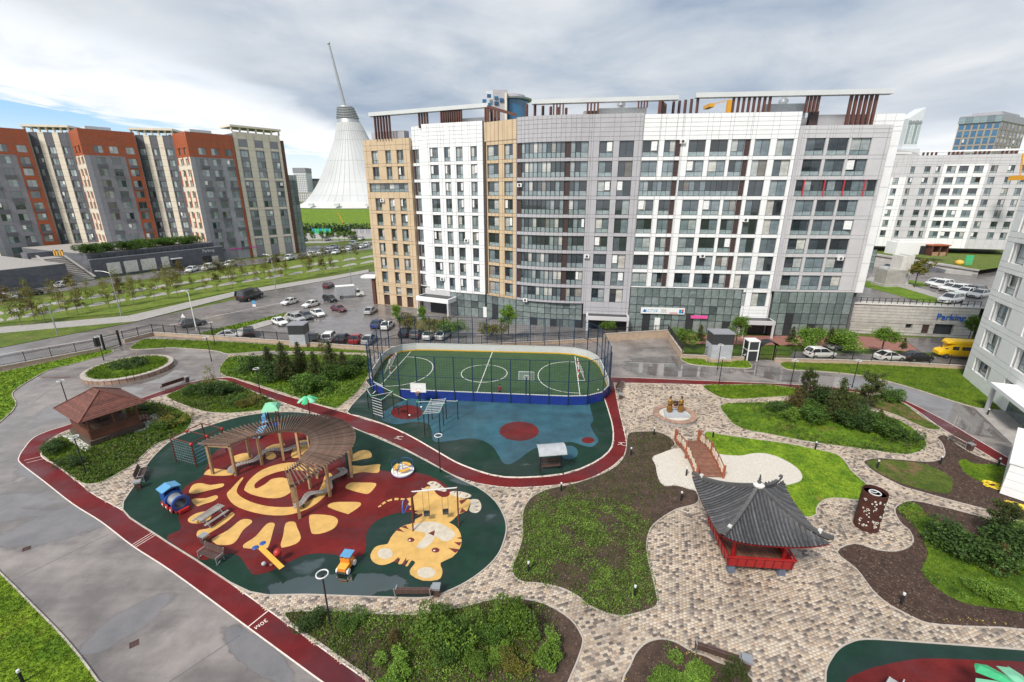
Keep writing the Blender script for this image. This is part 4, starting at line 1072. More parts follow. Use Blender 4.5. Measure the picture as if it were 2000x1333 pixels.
# its return and the recessed stair column
W0 = V1 + V((0.35, 0.75))
facade(main, V1, W0, OUT, 34.6, [], ['ochre_clad'])
W1 = V((-18.9, 98.9))
oc = []
for za, zb in ROWS: oc += [(0.05, 0.9, za, zb, 'panel'), (0.95, 1.85, za, zb, 'A1')]
facade(main, V((-20.5, 101.3)), V((-18.0, 99.6)), 4.2, 36.7, oc, ['white_clad'], lines_z=(33, 34, 35, 36))
facade(main, V((-18.0, 99.6)), V2, 4.2, 36.7, [], ['pale_clad'], lines_z=(33, 34, 35, 36))
o2 = cols(V2, V3, [(843, 859), (870.6, 882), (893, 905.7), (921, 933)], ROWS, ['A'] * 4)
facade(main, V2, V3, 3.9, 36.7, o2, ['white_clad'], lines_z=[33.1 + .72 * k for k in range(5)], lines_x=[1.2, 4.1, 7.0, 10.0], reveal=0.35)
facade(main, V3, V3 + V((0.35, 0.5)), OUT, 36.7, [], ['pale_clad'])
# dark joint, then the second ochre strip
O0 = V3 + V((0.35, -0.15)); 
o3 = cols(O0, V4, [(952.5, 974), (985, 1001.5)], ROWS, ['A'] * 2)
o3 = [(0.02, 0.42, 4.1, 33.0, 'panel')] + o3
facade(main, O0, V4, 3.9, 36.4, o3, ['ochre_clad'], reveal=0.35, lines_x=[1.5, 2.5, 3.4, 4.3, 5.4, 6.5], lines_z=(33.1,), joint='fin_brown')
# curved grey bay with ribbon windows
NB = 8
arc = [V4 + V((0.02, 0))]
for k in range(1, NB + 1):
    t = k / NB
    arc.append(V4 * (1 - t) ** 2 + V((6.4, 85.0)) * 2 * t * (1 - t) + V5 * t * t)
for k in range(NB):
    a, b_ = arc[k], arc[k + 1]; L = (b_ - a).length
    ops = []
    for za, zb in ROWS:
        if k == 0: ops += [(.12, .95, za, zb, 'panel'), (.95, L, za, zb, 1)]
        elif k == 5: ops += [(0, .8, za, zb, 1), (.8, L, za, zb, 'panel')]
        elif k == 7: ops += [(0, L - .45, za, zb, 1)]
        else: ops += [(0, L / 2, za, zb, 1), (L / 2, L, za, zb, 1)]
    facade(main, a, b_, 3.95, 36.6, ops, ['grey_clad'], lines_z=[33.1 + .72 * q for q in range(5)], reveal=0.3)
og = cols(V5, V6, [(1165.8, 1192), (1203.8, 1231)], ROWS, ['A', 'B'])
facade(main, V5, V6, 1.9, 36.6, og, ['grey_clad'], lines_z=[33.1 + .72 * q for q in range(5)] + [2.6, 3.3], lines_x=[.35, 7.9], reveal=0.3)
# white middle: eight storeys over the glazed base, one storey is a ribbon
pxw = [(1247.7, 1278), (1288.6, 1310), (1310, 1320), (1335, 1367), (1376, 1409), (1415.5, 1441), (1441, 1452), (1459.5, 1489), (1501, 1533)]
tyw = ['A', 'A', 'panel', 'A', 'A', 'A', 'panel', 'B', 'B']
rw = ROWS[:8]
ow = cols(V6, V7, pxw[:7], [r for i, r in enumerate(rw) if i != 2], tyw[:7]) + cols(V6, V7, pxw[7:], rw, tyw[7:])
sA, _ = on_wall(V6, V7, 1247); sB, _ = on_wall(V6, V7, 1320); sC, _ = on_wall(V6, V7, 1326); sD, _ = on_wall(V6, V7, 1441); sE, _ = on_wall(V6, V7, 1452)
ow += [(sA, sB - .9, *rw[2], 7), (sB - .9, sB, *rw[2], 'panel'), (sB + .3, sD, *rw[2], 11), (sD, sE, *rw[2], 'panel')]
facade(main, V6, V7, 7.35, 36.4, ow, ['white_clad'], lines_z=[33.1 + .66 * q for q in range(6)], lines_x=[2.9, 6.5, 12.3, 17.3], reveal=0.3)
# grey right block, a little proud, its third storey a ribbon with red fins
facade(main, V7, V8, 7.2, 34.3, [], ['grey_clad'])
orr = cols(V8, V9, [(1557, 1593), (1599, 1637), (1642, 1680)], [r for i, r in enumerate(ROWS[:8]) if i != 2], ['A'] * 3)
LR = (V9 - V8).length
orr.append((0.3, LR - 0.5, *ROWS[2], 10))
facade(main, V8, V9, 7.2, 34.3, orr, ['pale_clad'], lines_z=[33.1, 33.7], lines_x=[1, 2, 4.7, 5.1, 8.6, 9.0, LR - .6], reveal=0.3)
u89 = (V9 - V8).normalized(); rz89 = math.atan2(u89.y, u89.x)
for s in (1.6, 4.9, 8.0, 11.3):
    p = V8 + u89 * s; b = MB(); b.box(-.06, -.1, 0, .06, .1, 2.58); b.build('red_fin', M['sign_red'], main, loc=(p.x - 14, p.y - 90, ROWS[2][0] - OUT)).rotation_euler = (0, 0, rz89)
# white end wall on the right, higher than the block and set back; it stops above the parking wall
W9 = V9 + V((2.3, 0.4)); facade(main, V9 + V((-3.5, 1.6)), V9 + V((2.4, 1.2)), 6.9, 36.1, [], ['white_clad'], lines_z=[9 + 3.18 * k for k in range(8)] + [33.5, 34.2, 35], lines_x=[1.5, 3, 4.5])
facade(main, V9 + V((2.4, 1.2)), V((66.5, 104)), 6.9, 36.1, [], ['white_clad'], lines_z=[9 + 3.18 * k for k in range(9)])
facade(main, V9, V9 + V((0.15, 1.3)), 7.2, 34.3, [], ['pale_clad'])
facade(main, V((-30.5, 118)), V0, OUT, 34.6, [], ['ochre_clad'])
# body behind the cladding and roofs
slab(main, [V0 + V((.5, .8)), V2 + V((0, 3.2)), V3 + V((0, 1.2)), V4 + V((0.3, 1.0)), V5 + V((0, .8)), V7 + V((0, .9)), V9 + V((2, 2.0)), V((66, 103)), V((20, 108)), V((-30, 117))], OUT, 34.2, 'joint', 'core')
slab(main, [V2 + V((.3, .6)), V3 + V((.3, .8)), V4 + V((0, .6)), V5 + V((0, .6)), V7 + V((-.2, .6)), V((50, 96)), V((20, 104)), V((-17, 109))], 34.0, 35.7, 'concrete', 'roof')
# glazed base: mullions and panes
def curtain(root, A, B, z0, z1, nx, zs, name='curtain_wall', dark=()):
    A = V(A); B = V(B); L = (B - A).length; u = (B - A) / L; rz = math.atan2(u.y, u.x); rl = Vector(root.location)
    b = MB(); w = L / nx
    for i in range(nx + 1): b.box(i * w - .04, -.06, z0, i * w + .04, .06, z1)
    zz = [z0] + list(zs) + [z1]
    for z in zz: b.box(0, -.05, z - .04, L, .05, z + .04)
    f = b.build('mullion_frame', M['frame_dark'], root, loc=Vector((A.x, A.y, 0)) - rl); f.rotation_euler = (0, 0, rz)
    for i in range(nx):
        for k in range(len(zz) - 1):
            h = zz[k + 1] - zz[k]
            key = ('cw', round(w, 2), round(h, 2), (i, k) in dark)
            if key not in WMESH:
                q = MB(); q.box(.04, -.02, .04, w - .04, .02, h - .04); WMESH[key] = q.mesh('pane', M['frame_dark' if (i, k) in dark else 'pane_green'])
            link('pane', WMESH[key], f, (i * w, 0, zz[k]))
    return f
curtain(main, V((-13.2, 95.7)), V3 + V((0, -.05)), OUT, 3.9, 5, (0.9, 2.4))
curtain(main, V3 + V((.3, -.1)), V4 + V((0, .02)), OUT, 3.9, 5, (0.6, 2.2), dark=((1, 0), (1, 1)))
cp = [V4 + V((.05, .1)), V((6.3, 86.4)), V((13.4, 85.2))]
curtain(main, cp[0], cp[1], OUT, 3.95, 4, (0.6, 1.6, 2.8), dark=((2, 0),))
curtain(main, cp[1], cp[2], OUT, 3.95, 6, (0.6, 1.6, 2.8), dark=((5, 0), (1, 0)))
curtain(main, V6 + V((.1, .1)), V6 + (V7 - V6) * .80, OUT, 7.3, 15, (1.3, 2.6, 4.1, 5.6), dark=((2, 0), (2, 1), (8, 0), (8, 1), (13, 0)))
curtain(main, V8 + V((0, .15)), V9 + V((0, .1)), OUT, 7.2, 10, (1.3, 3.2, 5.1), dark=((0, 0), (2, 0), (2, 1), (5, 0)))
# entrance porches
def porch(A, B, dep, z0, z1, m, wall_h, labelless=None):
    u = (V(B) - V(A)).normalized(); n = V((u.y, -u.x)); poly = [V(A), V(B), V(B) + n * dep, V(A) + n * dep]
    slab(main, poly, z0, z1, m, 'porch_roof')
    slab(main, [p + (V(A) + V(B) + n * dep) * 0 for p in [V(A) + u * .4 + n * .3, V(B) - u * .4 + n * .3, V(B) - u * .4 + n * (dep - .4), V(A) + u * .4 + n * (dep - .4)]], z1 - .06, z1 + .05, 'steel_dark', 'porch_deck')
    for q in (V(A) + n * (dep - .3) + u * .1, V(B) + n * (dep - .3) - u * .4):
        slab(main, [q, q + u * .35, q + u * .35 + n * .25, q + n * .25], OUT, z0, 'pale_clad', 'porch_post')
porch(V2 + V((-1.5, 1.2)), V((-11.8, 95.1)), 3.2, 2.1, 3.0, 'white_clad', 2)
b = MB(); porch(V((14.2, 84.9)), V((22.0, 83.6)), 2.4, 1.4, 2.1, 'pale_clad', 2)
porch(V6 + (V7 - V6) * .80, V7 + V((0.6, -.1)), 2.6, 1.5, 2.2, 'pale_clad', 2)
slab(main, [V((14.4, 85.2)), V((21.8, 84.0)), V((21.8, 85)), V((14.4, 86))], OUT, 1.9, 'frame_dark', 'lobby_glass')
qa, qb = V6 + (V7 - V6) * .81, V7 + V((.5, 0))
slab(main, [qa + V((0, .45)), qb + V((0, .45)), qb + V((0, 1)), qa + V((0, 1))], OUT, 7.3, 'white_clad', 'stair_base')
so_ = (qa - V6).length
facade(main, qa, V7, OUT, 7.35, [(on_wall(V6, V7, a_)[0] - so_, on_wall(V6, V7, b_)[0] - so_, 4.3, 6.85, 'B') for a_, b_ in ((1459.5, 1489), (1501, 1533))], ['white_clad'], lines_z=[2.4, 3.0, 3.6], lines_x=[.4], reveal=.3)
slab(main, [qa + V((.6, -.08)), qb + V((-.6, -.08)), qb + V((-.6, .2)), qa + V((.6, .2))], OUT, 1.4, 'frame_dark', 'lobby_glass')
slab(main, [V2 + V((-1.2, .6)), V((-13.2, 95.6)), V((-13.2, 97)), V2 + V((-1, 2))], OUT, 4.2, 'pale_clad', 'lobby_wall')
slab(main, [V2 + V((-.6, .35)), V((-13.7, 95.7)), V((-13.7, 96)), V2 + V((-.6, .8))], OUT, 1.9, 'frame_dark', 'lobby_glass')
slab(main, [V0 + V((-3.4, 0)), V0 + V((0, -.3)), V0 + V((.4, 2)), V0 + V((-3, 2.4))], 5.2, 5.7, 'white_clad', 'side_canopy')
slab(main, [V0 + V((-1.1, .4)), V0 + V((-.4, .3)), V0 + V((-.3, 1)), V0 + V((-1, 1.1))], OUT, 5.2, 'fin_brown', 'canopy_post')
# roof frames with brown fins
def fins(A, B, z0, z1, n, w=.22, d=.5):
    u = (V(B) - V(A)); rz = math.atan2(u.y, u.x)
    for i in range(n):
        p = V(A) + u * (i / max(1, n - 1)); q = MB(); q.box(-w / 2, -d / 2, z0, w / 2, d / 2, z1)
        q.build('fin', M['fin_brown'], main, loc=Vector((p.x, p.y, 0)) - Vector(main.location)).rotation_euler = (0, 0, rz)
def frame_slab(P, z0, z1):
    slab(main, P, z0, z1, 'slab_white', 'roof_frame')
def wpt(px, Y): return V(at(px, HOR, Y).xy)
zf = 39.2
frame_slab([V((-29.4, 103.2)), V((-4.4, 92.4)), V((-4.4, 93.8)), V((-29.2, 104.8))], 38.9, 39.6)
fins(V((-28.2, 103.4)), V((-24.9, 102.0)), 34.6, 38.9, 6)
fins(V((-18.3, 99.3)), V((-16.6, 98.6)), 36.2, 38.9, 4)
fins(V((-13.6, 96.9)), V((-9.6, 95.2)), 36.0, 38.9, 10)
fins(V((-4.9, 93.0)), V((-4.6, 92.9)), 36.2, 38.9, 2)
slab(main, [V((-29.9, 106)), V((-22.2, 102.6)), V((-21.5, 104)), V((-29, 108))], 34.4, 36.2, 'grey_clad', 'roof_block')
slab(main, [V((-14, 98.5)), V((-5, 95)), V((-4.5, 96.5)), V((-13.5, 100))], 35.7, 37.6, 'white_clad', 'roof_block')
fins(V((-4.4, 92.6)), V((-2.6, 97)), 36.2, 38.9, 4, .3)
b = MB(); rl = main.location
b.bar((-4.5 - rl.x, 92.6 - rl.y, 39.0 - OUT), (0.8 - rl.x, 91.5 - rl.y, 37.4 - OUT), .45); b.build('roof_beam', M['fin_brown'], main)
frame_slab([V((3.4, 87.6)), V((27.4, 83.7)), V((27.6, 85.0)), V((3.6, 89.0))], 38.6, 39.25)
fins(V((2.6, 88.2)), V((9.8, 91.5)), 36.4, 38.6, 6, .3)
fins(V((7.2, 87.4)), V((8.8, 87.1)), 36.4, 38.6, 4)
fins(V((12.9, 86.3)), V((14.6, 86.0)), 36.3, 38.6, 4, .3)
fins(V((21.2, 85.0)), V((22.6, 84.8)), 37.6, 38.6, 4)
fins(V((24.6, 84.3)), V((26.6, 88)), 36.3, 38.6, 8, .25)
slab(main, [V((15, 87.6)), V((23, 86.4)), V((23.2, 90)), V((15.2, 91.2))], 35.7, 37.9, 'white_clad', 'roof_block')
slab(main, [V((12.4, 87)), V((14.9, 86.6)), V((15, 88)), V((12.5, 88.4))], 35.7, 37.4, 'far_beige', 'roof_block')
frame_slab([V((29.8, 82.6)), V((59.4, 79.4)), V((59.6, 80.7)), V((30.0, 83.9))], 38.7, 39.4)
fins(V((27.4, 86)), V((30.4, 83.2)), 36.2, 38.7, 5, .28)
fins(V((36.0, 82.6)), V((41.6, 82.0)), 36.2, 38.7, 8, .3)
fins(V((47.3, 81.5)), V((49.0, 81.3)), 36.3, 38.7, 4, .3)
fins(V((53.9, 80.9)), V((57.6, 80.5)), 34.3, 38.7, 6, .34)
fins(V((33, 88)), V((38, 87.5)), 35.7, 37.2, 9, .2)
slab(main, [V((41.6, 83.6)), V((48.2, 82.9)), V((48.4, 87)), V((41.8, 87.8))], 35.7, 37.9, 'far_white', 'roof_block')
slab(main, [V((49.8, 82.6)), V((62.4, 81.6)), V((62.6, 86)), V((50, 87))], 33.9, 36.15, 'grey_clad', 'roof_block')
slab(main, [V((48.6, 82.1)), V((49.9, 82.0)), V((50, 83)), V((48.7, 83))], 34.2, 36.6, 'brown_panel', 'roof_block')
for x_, y_, z_ in ((19.0, 88.2, 37.9), (45.4, 85, 37.9)):
    b = MB(); b.lathe([(.15, 0), (.5, .1), (.75, .5), (.7, .9), (.35, 1.15), (.0001, 1.2)], 12); b.build('roof_fan', M['steel'], main, True, loc=(x_ - 14, y_ - 90, z_ - OUT))
# air-conditioner boxes
for A_, B_, px, py in ((V5, V6, 1146, 501), (V6, V7, 1333, 277), (V4, arc[2], 1027, 586), (V4, arc[2], 1016, 362), (V0, V1, 748, 392), (V2, V3, 912, 470), (V6, V7, 1455, 430), (V8, V9, 1640, 505), (V2, V3, 865, 545), (V6, V7, 1371, 500)):
    s, z = on_wall(A_, B_, px, py); u = (B_ - A_).normalized(); p = A_ + u * s + V((u.y, -u.x)) * .2
    ac = MB(); ac.box(-.45, -.18, -.32, .45, .18, .32); ac.lathe([(.22, 0), (.22, .02)], 12, (0, 0, 0)); 
    o = ac.build('air_conditioner', M['white_paint'], main, loc=(p.x - 14, p.y - 90, z - OUT)); o.rotation_euler = (0, 0, math.atan2(u.y, u.x))
    g = MB(); g.tube((0, -.185, 0), (0, -.2, 0), .24, n=14); g.build('fan_grille', M['steel_dark'], o)
# shop signs on the glazed base
u67 = (V7 - V6).normalized(); rz67 = math.atan2(u67.y, u67.x)
def wall_sign(root, A, B, px0, py0, px1, py1, m, name, off=.25, dep=.18):
    s0, z1 = on_wall(A, B, px0, py0); s1, z0 = on_wall(A, B, px1, py1); u = (V(B) - V(A)).normalized(); p = V(A) + u * s0 + V((u.y, -u.x)) * off
    b = MB(); b.box(0, 0, 0, s1 - s0, dep, z1 - z0)
    o = b.build(name, M[m], root, loc=Vector((p.x, p.y, z0)) - Vector(root.location)); o.rotation_euler = (0, 0, math.atan2(u.y, u.x))
    return o, s1 - s0, z1 - z0
sg, sw, sh = wall_sign(main, V6, V7, 1252, 600, 1336, 614, 'white_paint', 'shop_sign')
text('sign_lettering', 'АСТУР', sh * .62, 'sign_teal', (sw * .245, -.012, sh * .25), (R(90), 0, 0), sg, .004)
b = MB(); b.add([(sw * .04, -.01, sh * .25), (sw * .13, -.01, sh * .25), (sw * .085, -.01, sh * .8)], [(0, 1, 2)]); b.build('sign_emblem', M['sign_blue'], sg)
b = MB()
for k in range(4): b.box(sw * .46, -.012, sh * (.22 + .16 * k), sw * (.6 - .02 * (k % 2)), -.002, sh * (.27 + .16 * k))
b.build('sign_small_print', M['frame_grey'], sg)
b = MB(); b.box(sw * .66, -.012, sh * .12, sw * .84, -.002, sh * .26); b.build('sign_small_print', M['sign_red'], sg)
b = MB(); b.box(sw * .87, -.014, sh * .15, sw * .925, -.002, sh * .8); b.build('sign_emblem', M['sign_teal'], sg)
b = MB(); b.box(sw * .93, -.014, sh * .45, sw * .975, -.002, sh * .8); b.build('sign_emblem', M['sign_red'], sg)
b = MB(); b.box(sw * .93, -.014, sh * .15, sw * .975, -.002, sh * .42); b.build('sign_emblem', M['sign_blue'], sg)
wall_sign(main, V6, V7, 1349, 616, 1381, 622.5, 'pink', 'shop_sign')
wall_sign(main, V6, V7, 1279, 621, 1287, 645, 'white_paint', 'white_door', .12)
wall_sign(main, V4, V5, 944, 600, 951, 620, 'white_paint', 'white_door', .12)

# ---- left: staggered slate and orange towers
LU = V((-.62, -.785)); LS = V((-.785, .62))     # along the front to the left, and back into the block
C3 = V((-114.5, 174.6))
RZ = [(39.4 - 3.72 * k - 2.3, 39.4 - 3.72 * k) for k in range(10)]
def tower(idx, C, label, wide_orange):
    root = thing('apartment_tower', label, 'building', (C.x, C.y, OUT), group='slate and orange towers on the left')
    Rr = C - LU * 15.4; Bk = C + LS * 17
    L = 15.4
    cw = ((.20, .36), (.47, .63), (.77, .93))
    ops = []
    for k, (za, zb) in enumerate(RZ):
        for j, (a, b_) in enumerate(cw): ops.append((a * L, b_ * L, za, zb, 'S'))
    lim = .73 if wide_orange else .94
    def mf(x, z): return 1 if z > 36.2 or (x / L > lim) else (2 if (x / L < .1 or (.66 < x / L and not wide_orange)) else 0)
    facade(root, C, Rr, OUT, 44.5, ops, ['slate_clad', 'orange_clad', 'slate_light'], mf, gap=.06, reveal=.3, kw=dict(pane='pane_left', frame='frame_grey'), lines_z=(36.2, 41.6), lines_x=(lim * L, .1 * L, .66 * L))
    # cream side with tall dark bays
    so = []
    for j in range(3):
        for k, (za, zb) in enumerate(RZ): so.append((2.0 + j * 5.2, 4.0 + j * 5.2, za, zb, 'S'))
    def ms(x, z):
        if z > 36.2: return 1
        if 4.0 < x % 5.2 < 5.2 and (z - 1.9) % 7.44 > 2.0: return 2
        return 0
    facade(root, Bk, C, OUT, 44.5, so, ['cream_clad', 'orange_clad', 'orange_clad'], ms, gap=.06, reveal=.4, kw=dict(pane='pane_left'), lines_x=[4.0, 5.2, 9.2, 10.4, 14.4, 15.6], lines_z=[1.9 + 7.44 * q for q in range(6)] + [3.9 + 7.44 * q for q in range(5)] + [36.2])
    slab(root, [C + LS * .9 - LU * .9, Bk - LU * .9, Bk - LU * 15.2, Rr + LS * .9], OUT, 43.6, 'joint', 'core')
    slab(root, [C + LS * 4 - LU * 3, C + LS * 10 - LU * 3, C + LS * 10 - LU * 10, C + LS * 4 - LU * 10], 43.6, 45.8, 'far_white', 'roof_block')
    facade(root, Rr, Rr + LS * 16, OUT, 44.5, [], ['slate_clad'])
    # balcony baskets below alternate windows
    for j, (a, b_) in enumerate(cw):
        for k in range(1 + j % 2, 10, 2):
            p = C - LU * (a * L - .1); bb = MB(); bb.box(0, -.5, 0, (b_ - a) * L + .2, 0, .95)
            o = bb.build('cooler_basket', M['slate_dark'], root, loc=(p.x - C.x, p.y - C.y, RZ[k][0] - .98 - OUT)); o.rotation_euler = (0, 0, math.atan2(-LU.y, -LU.x))
    return root
def link_block(A, B, ztop_, label, npil, cream=True, grid=False):
    """recessed bay between towers: slate wall, cream pillars and a cornice frame"""
    root = thing('link_building', label, 'building', (A.x, A.y, OUT), group='cream framed bays between the left towers')
    L = (B - A).length; ops = []; w = L / npil
    for j in range(npil):
        for k, (za, zb) in enumerate(RZ):
            ops.append((j * w + w * .32, j * w + w * .79, za, zb, 'S'))
    def mf(x, z):
        f = (x / w) % 1
        if grid: return 1 if (f < .27 or f > .82 or (z - 6.4) % 11.16 < .9 or z > 43.5) else 0
        return 1 if f < .24 else 0
    lx = [j * w + w * q for j in range(npil) for q in (.24, .27, .82)]
    facade(root, A, B, OUT, ztop_, ops, ['slate_clad' if grid else 'slate_dark', 'cream_clad'], mf, gap=.06, reveal=.35, kw=dict(pane='pane_left'), lines_x=lx, lines_z=[6.4 + 11.16 * q for q in range(4)] + [7.3 + 11.16 * q for q in range(4)] + [43.5])
    u = (B - A) / L; n = V((u.y, -u.x))
    slab(root, [A + n * .6 - u * .6, B + n * .6 + u * .6, B - n * 9 + u * .6, A - n * 9 - u * .6], ztop_ + 1.6, ztop_ + 2.3, 'cream_clad', 'cornice_frame')
    for j in range(npil * 2 + 1):
        p = A + u * (L * j / (npil * 2)); slab(root, [p + u * -.25, p + u * .25, p + u * .25 - n * .6, p - u * .25 - n * .6], ztop_, ztop_ + 1.6, 'cream_clad', 'cornice_post')
    slab(root, [A - n * .5, B - n * .5, B - n * 9, A - n * 9], OUT, ztop_ - .6, 'joint', 'core')
    return root
t3 = tower(3, C3, 'slate tower with orange top nearest the white tent, pink shop sign at its foot', False)
C2 = V((-144.6, 166.0)); t2 = tower(2, C2, 'slate tower with orange top and wide orange edge, second from the left', True)
C1 = V((-174.6, 157.4)); t1 = tower(1, C1, 'slate tower with orange top cut by the left edge of the view', True)
E0 = C3 - LU * 15.9 + LS * .8; E1 = E0 - LU * 17.8
lb3 = link_block(E0, E1, 46.0, 'cream gridded end bay of the left block beside a glazed brown corner', 3, grid=True)
facade(lb3, E1, E1 - LU * 1.4 , OUT, 44.2, [], ['fin_brown'], lines_z=[4 * q for q in range(1, 11)])
cwl = E1 - LU * 1.4
curtain(lb3, cwl, cwl - LU * 3.2, OUT, 31, 2, tuple(3.2 * q for q in range(1, 10)))
slab(lb3, [cwl - LS * -.3, cwl - LU * 3.1 + LS * .3, cwl - LU * 3.1 + LS * 6, cwl + LS * 6], OUT, 31, 'orange_clad', 'core')
L0 = C3 + LS * 13; L1 = C2 - LU * 15.4 + LS * 3.2
lb2 = link_block(L1, L0, 44.0, 'dark bay with cream pillars between the two middle orange towers', 3)
L0b = C2 + LS * 13; L1b = C1 - LU * 15.4 + LS * 3.2
lb1 = link_block(L1b, L0b, 44.0, 'dark bay with cream pillars between the two leftmost orange towers', 3)
sg, sw, sh = wall_sign(t3, C3, C3 - LU * 15.4, 449, 488, 502, 482, 'magenta', 'shop_sign', .4, .3)
sg.scale = (1, 1, 1)
# ================================================================== STREET, PARKING, SURROUNDINGS
def out_sheet(name, pts, m, dz=0.004, k=1, px=True, z=None):
    z0 = (OUT if z is None else z)
    poly = (gp(pts, z0, k) if px else [V(p) for p in pts])
    return sheet(name, poly, z0 + dz, M[m], 0.02)
# street that runs past the yard, with the parking lot in front of the ochre wing
out_sheet('road', [(-350, 735), (0, 656), (140, 630), (265, 628), (430, 592), (640, 545), (720, 532), (760, 528), (760, 640), (900, 700), (440, 668), (300, 656), (247, 671), (0, 726), (-350, 800)], 'asphalt_road', .006)
out_sheet('parking_lot', [(520, 560), (640, 545), (735, 530), (760, 590), (960, 622), (1180, 640), (1330, 652), (1330, 700), (700, 700), (430, 668), (470, 640)], 'asphalt_road', .012)
out_sheet('footway', [(-350, 700), (0, 640), (250, 618), (460, 570), (650, 540), (720, 527), (720, 533), (650, 547), (460, 579), (270, 628), (0, 652), (-350, 722)], 'concrete', .10)
out_sheet('grass_verge', [(-350, 722), (0, 651), (200, 633), (262, 624), (268, 629), (225, 637), (0, 680), (-350, 765)], 'grass_far', .08)
gv = [(355, 670), (380, 656), (430, 642), (520, 622), (560, 612), (553, 620), (500, 632), (450, 648), (415, 664), (400, 668)]
verge = out_sheet('grass_verge', gv, 'grass', .10)
blades('grass_blades', gp(gv, OUT, 1), 14, .28, .05, 'grass', verge, 3, OUT + .1)
out_sheet('footway', [(560, 612), (590, 606), (560, 626), (470, 652), (415, 668), (400, 668), (450, 648), (510, 630)], 'concrete', .09)
b = MB()
for a_, b_ in (((0, 693), (250, 652)), ((250, 652), (420, 618)), ((420, 618), (560, 590))):
    p, q = G(*a_, OUT), G(*b_, OUT); b.bar((p.x, p.y, OUT + .02), (q.x, q.y, OUT + .02), .18, .006)
b.build('lane_line', M['line_white'], bpy.data.objects['road'])
# park strip with tree rows
park_px = [(-350, 690), (0, 632), (240, 612), (430, 575), (645, 535), (730, 517), (730, 492), (560, 512), (440, 528), (330, 545), (130, 575), (0, 600), (-350, 650)]
park = out_sheet('park_lawn', park_px, 'grass_far', .06)
for line in ([(-20, 617), (130, 588), (330, 558), (560, 524), (735, 500)], [(-20, 630), (130, 604), (330, 573), (560, 537), (735, 510)]):
    for j in range(4):
        (xa, ya), (xb, yb) = line[j], line[j + 1]
        for k in range(5):
            t0, t1 = k / 5 + .02, k / 5 + .15; w0 = 3.6 - .5 * j
            x0, y0, x1, y1 = xa + (xb - xa) * t0, ya + (yb - ya) * t0, xa + (xb - xa) * t1, ya + (yb - ya) * t1
            out_sheet('park_path', [(x0, y0 + w0), (x0 + 4, y0 - w0 * .6), (x1, y1 - w0), (x1 + 6, y1 + w0 * .4), (x1 - 3, y1 + w0)], 'concrete', .09, k=2)
out_sheet('side_street', [(-350, 640), (0, 590), (60, 580), (200, 556), (330, 540), (560, 508), (730, 486), (730, 470), (600, 482), (585, 497), (430, 513), (110, 558), (0, 566), (-350, 600)], 'asphalt_road', .01)
out_sheet('far_street', [(580, 480), (730, 466), (800, 460), (800, 440), (575, 458)], 'concrete', .02)
for y0, y1, m in ((476, 481, 'grass_far'), (469, 471, 'grass'), (447, 456, 'water'), (440, 446, 'far_beige')):
    out_sheet('far_strip', [(560, y1), (800, y1 - 3), (800, y0 - 3), (560, y0)], m, .05)
# banked green mound under the tent
b = MB()
mp = [(at(545, 452, 330), at(545, 404, 420)), (at(650, 452, 330), at(650, 405, 418)), (at(900, 452, 330), at(900, 405, 418))]
vs = [(-260, 318, OUT), (20, 318, OUT), (60, 405, 10.6), (-215, 405, 10.6), (-230, 640, 10.6), (120, 640, 10.6)]
b.add(vs, [(0, 1, 2, 3), (3, 2, 5, 4)]); b.build('green_mound', M['grass'], kind='structure')
# ---- white tent tower
def tent():
    root = thing('tent_tower', 'huge white tent tower with a leaning spire beyond the river', 'tower', (at(715, HOR, 470).x, 470, 10.6))
    Y = 470.0; base = Vector(root.location)
    rings = []; lv = [(404, 716, 140), (399, 715, 122), (393, 713, 110), (382, 710, 98), (370, 707, 88), (357, 704, 78), (337, 700, 66), (316, 696, 55), (296, 692, 44), (276, 688, 34), (258, 685, 28), (241, 681, 22.5), (224, 677.5, 17.5), (208, 674, 14)]
    n = 48; cen = []
    for y, x, h in lv:
        c = at(x, y, Y); r = abs(at(x + h, y, Y).x - c.x); cen.append((c, r))
        rings.append([(c.x - base.x + r * math.cos(2 * math.pi * i / n), r * math.sin(2 * math.pi * i / n) * .8, c.z - base.z) for i in range(n)])
    b = MB(); b.loft(rings[:3], cap=False); b.build('skirt', M['tent_skirt'], root, True)
    b = MB(); b.loft(rings[2:12], cap=False); b.build('canopy', M['tent'], root, True)
    b = MB(); b.loft(rings[11:]); b.build('crown', M['steel'], root, True)
    for k in range(0, 7):     # crown hoops
        t = k / 7; c = cen[11][0].lerp(cen[13][0], .3 + .7 * t); r = cen[11][1] * (.7 - .7 * t) + cen[13][1] * (.3 + .7 * t)
        b = MB(); b.path([(c.x - base.x + (r + .6) * math.cos(2 * math.pi * i / 24), (r + .6) * .8 * math.sin(2 * math.pi * i / 24), c.z - base.z) for i in range(24)], .5, 5, True); b.build('crown_hoop', M['steel'], root)
    for k in range(0, n, 1):       # cable ribs on the near side
        if math.sin(2 * math.pi * (k + .5) / n) > .25: continue
        b = MB(); b.path([rings[j][k] for j in range(2, 12)], .25, 4); b.build('cable_rib', M['tent'], root)
    for j in (3, 5, 7, 9, 10):
        b = MB(); b.path([(p[0] * 1.0, p[1] * 1.0, p[2]) for p in rings[j]], .2, 4, True); b.build('hoop_seam', M['tent'], root)
    for k in range(26, 48, 3):
        p = rings[0][k]; b = MB(); b.obox((p[0] * .97, p[1] * .97, p[2] + 3), (4, 4, 2.2)); b.build('porthole_vent', M['far_white'], root)
    a = cen[13][0]; e = at(642, 85, Y)
    b = MB(); b.tube((a.x - base.x, 0, a.z - base.z - 2), (e.x - base.x, 0, e.z - base.z), 1.5, .8, 10); b.build('spire', M['steel'], root, True)
    b = MB(); b.ball((e.x - base.x, 0, e.z - base.z), 1.3, 8); b.build('spire_tip', M['steel'], root, True)
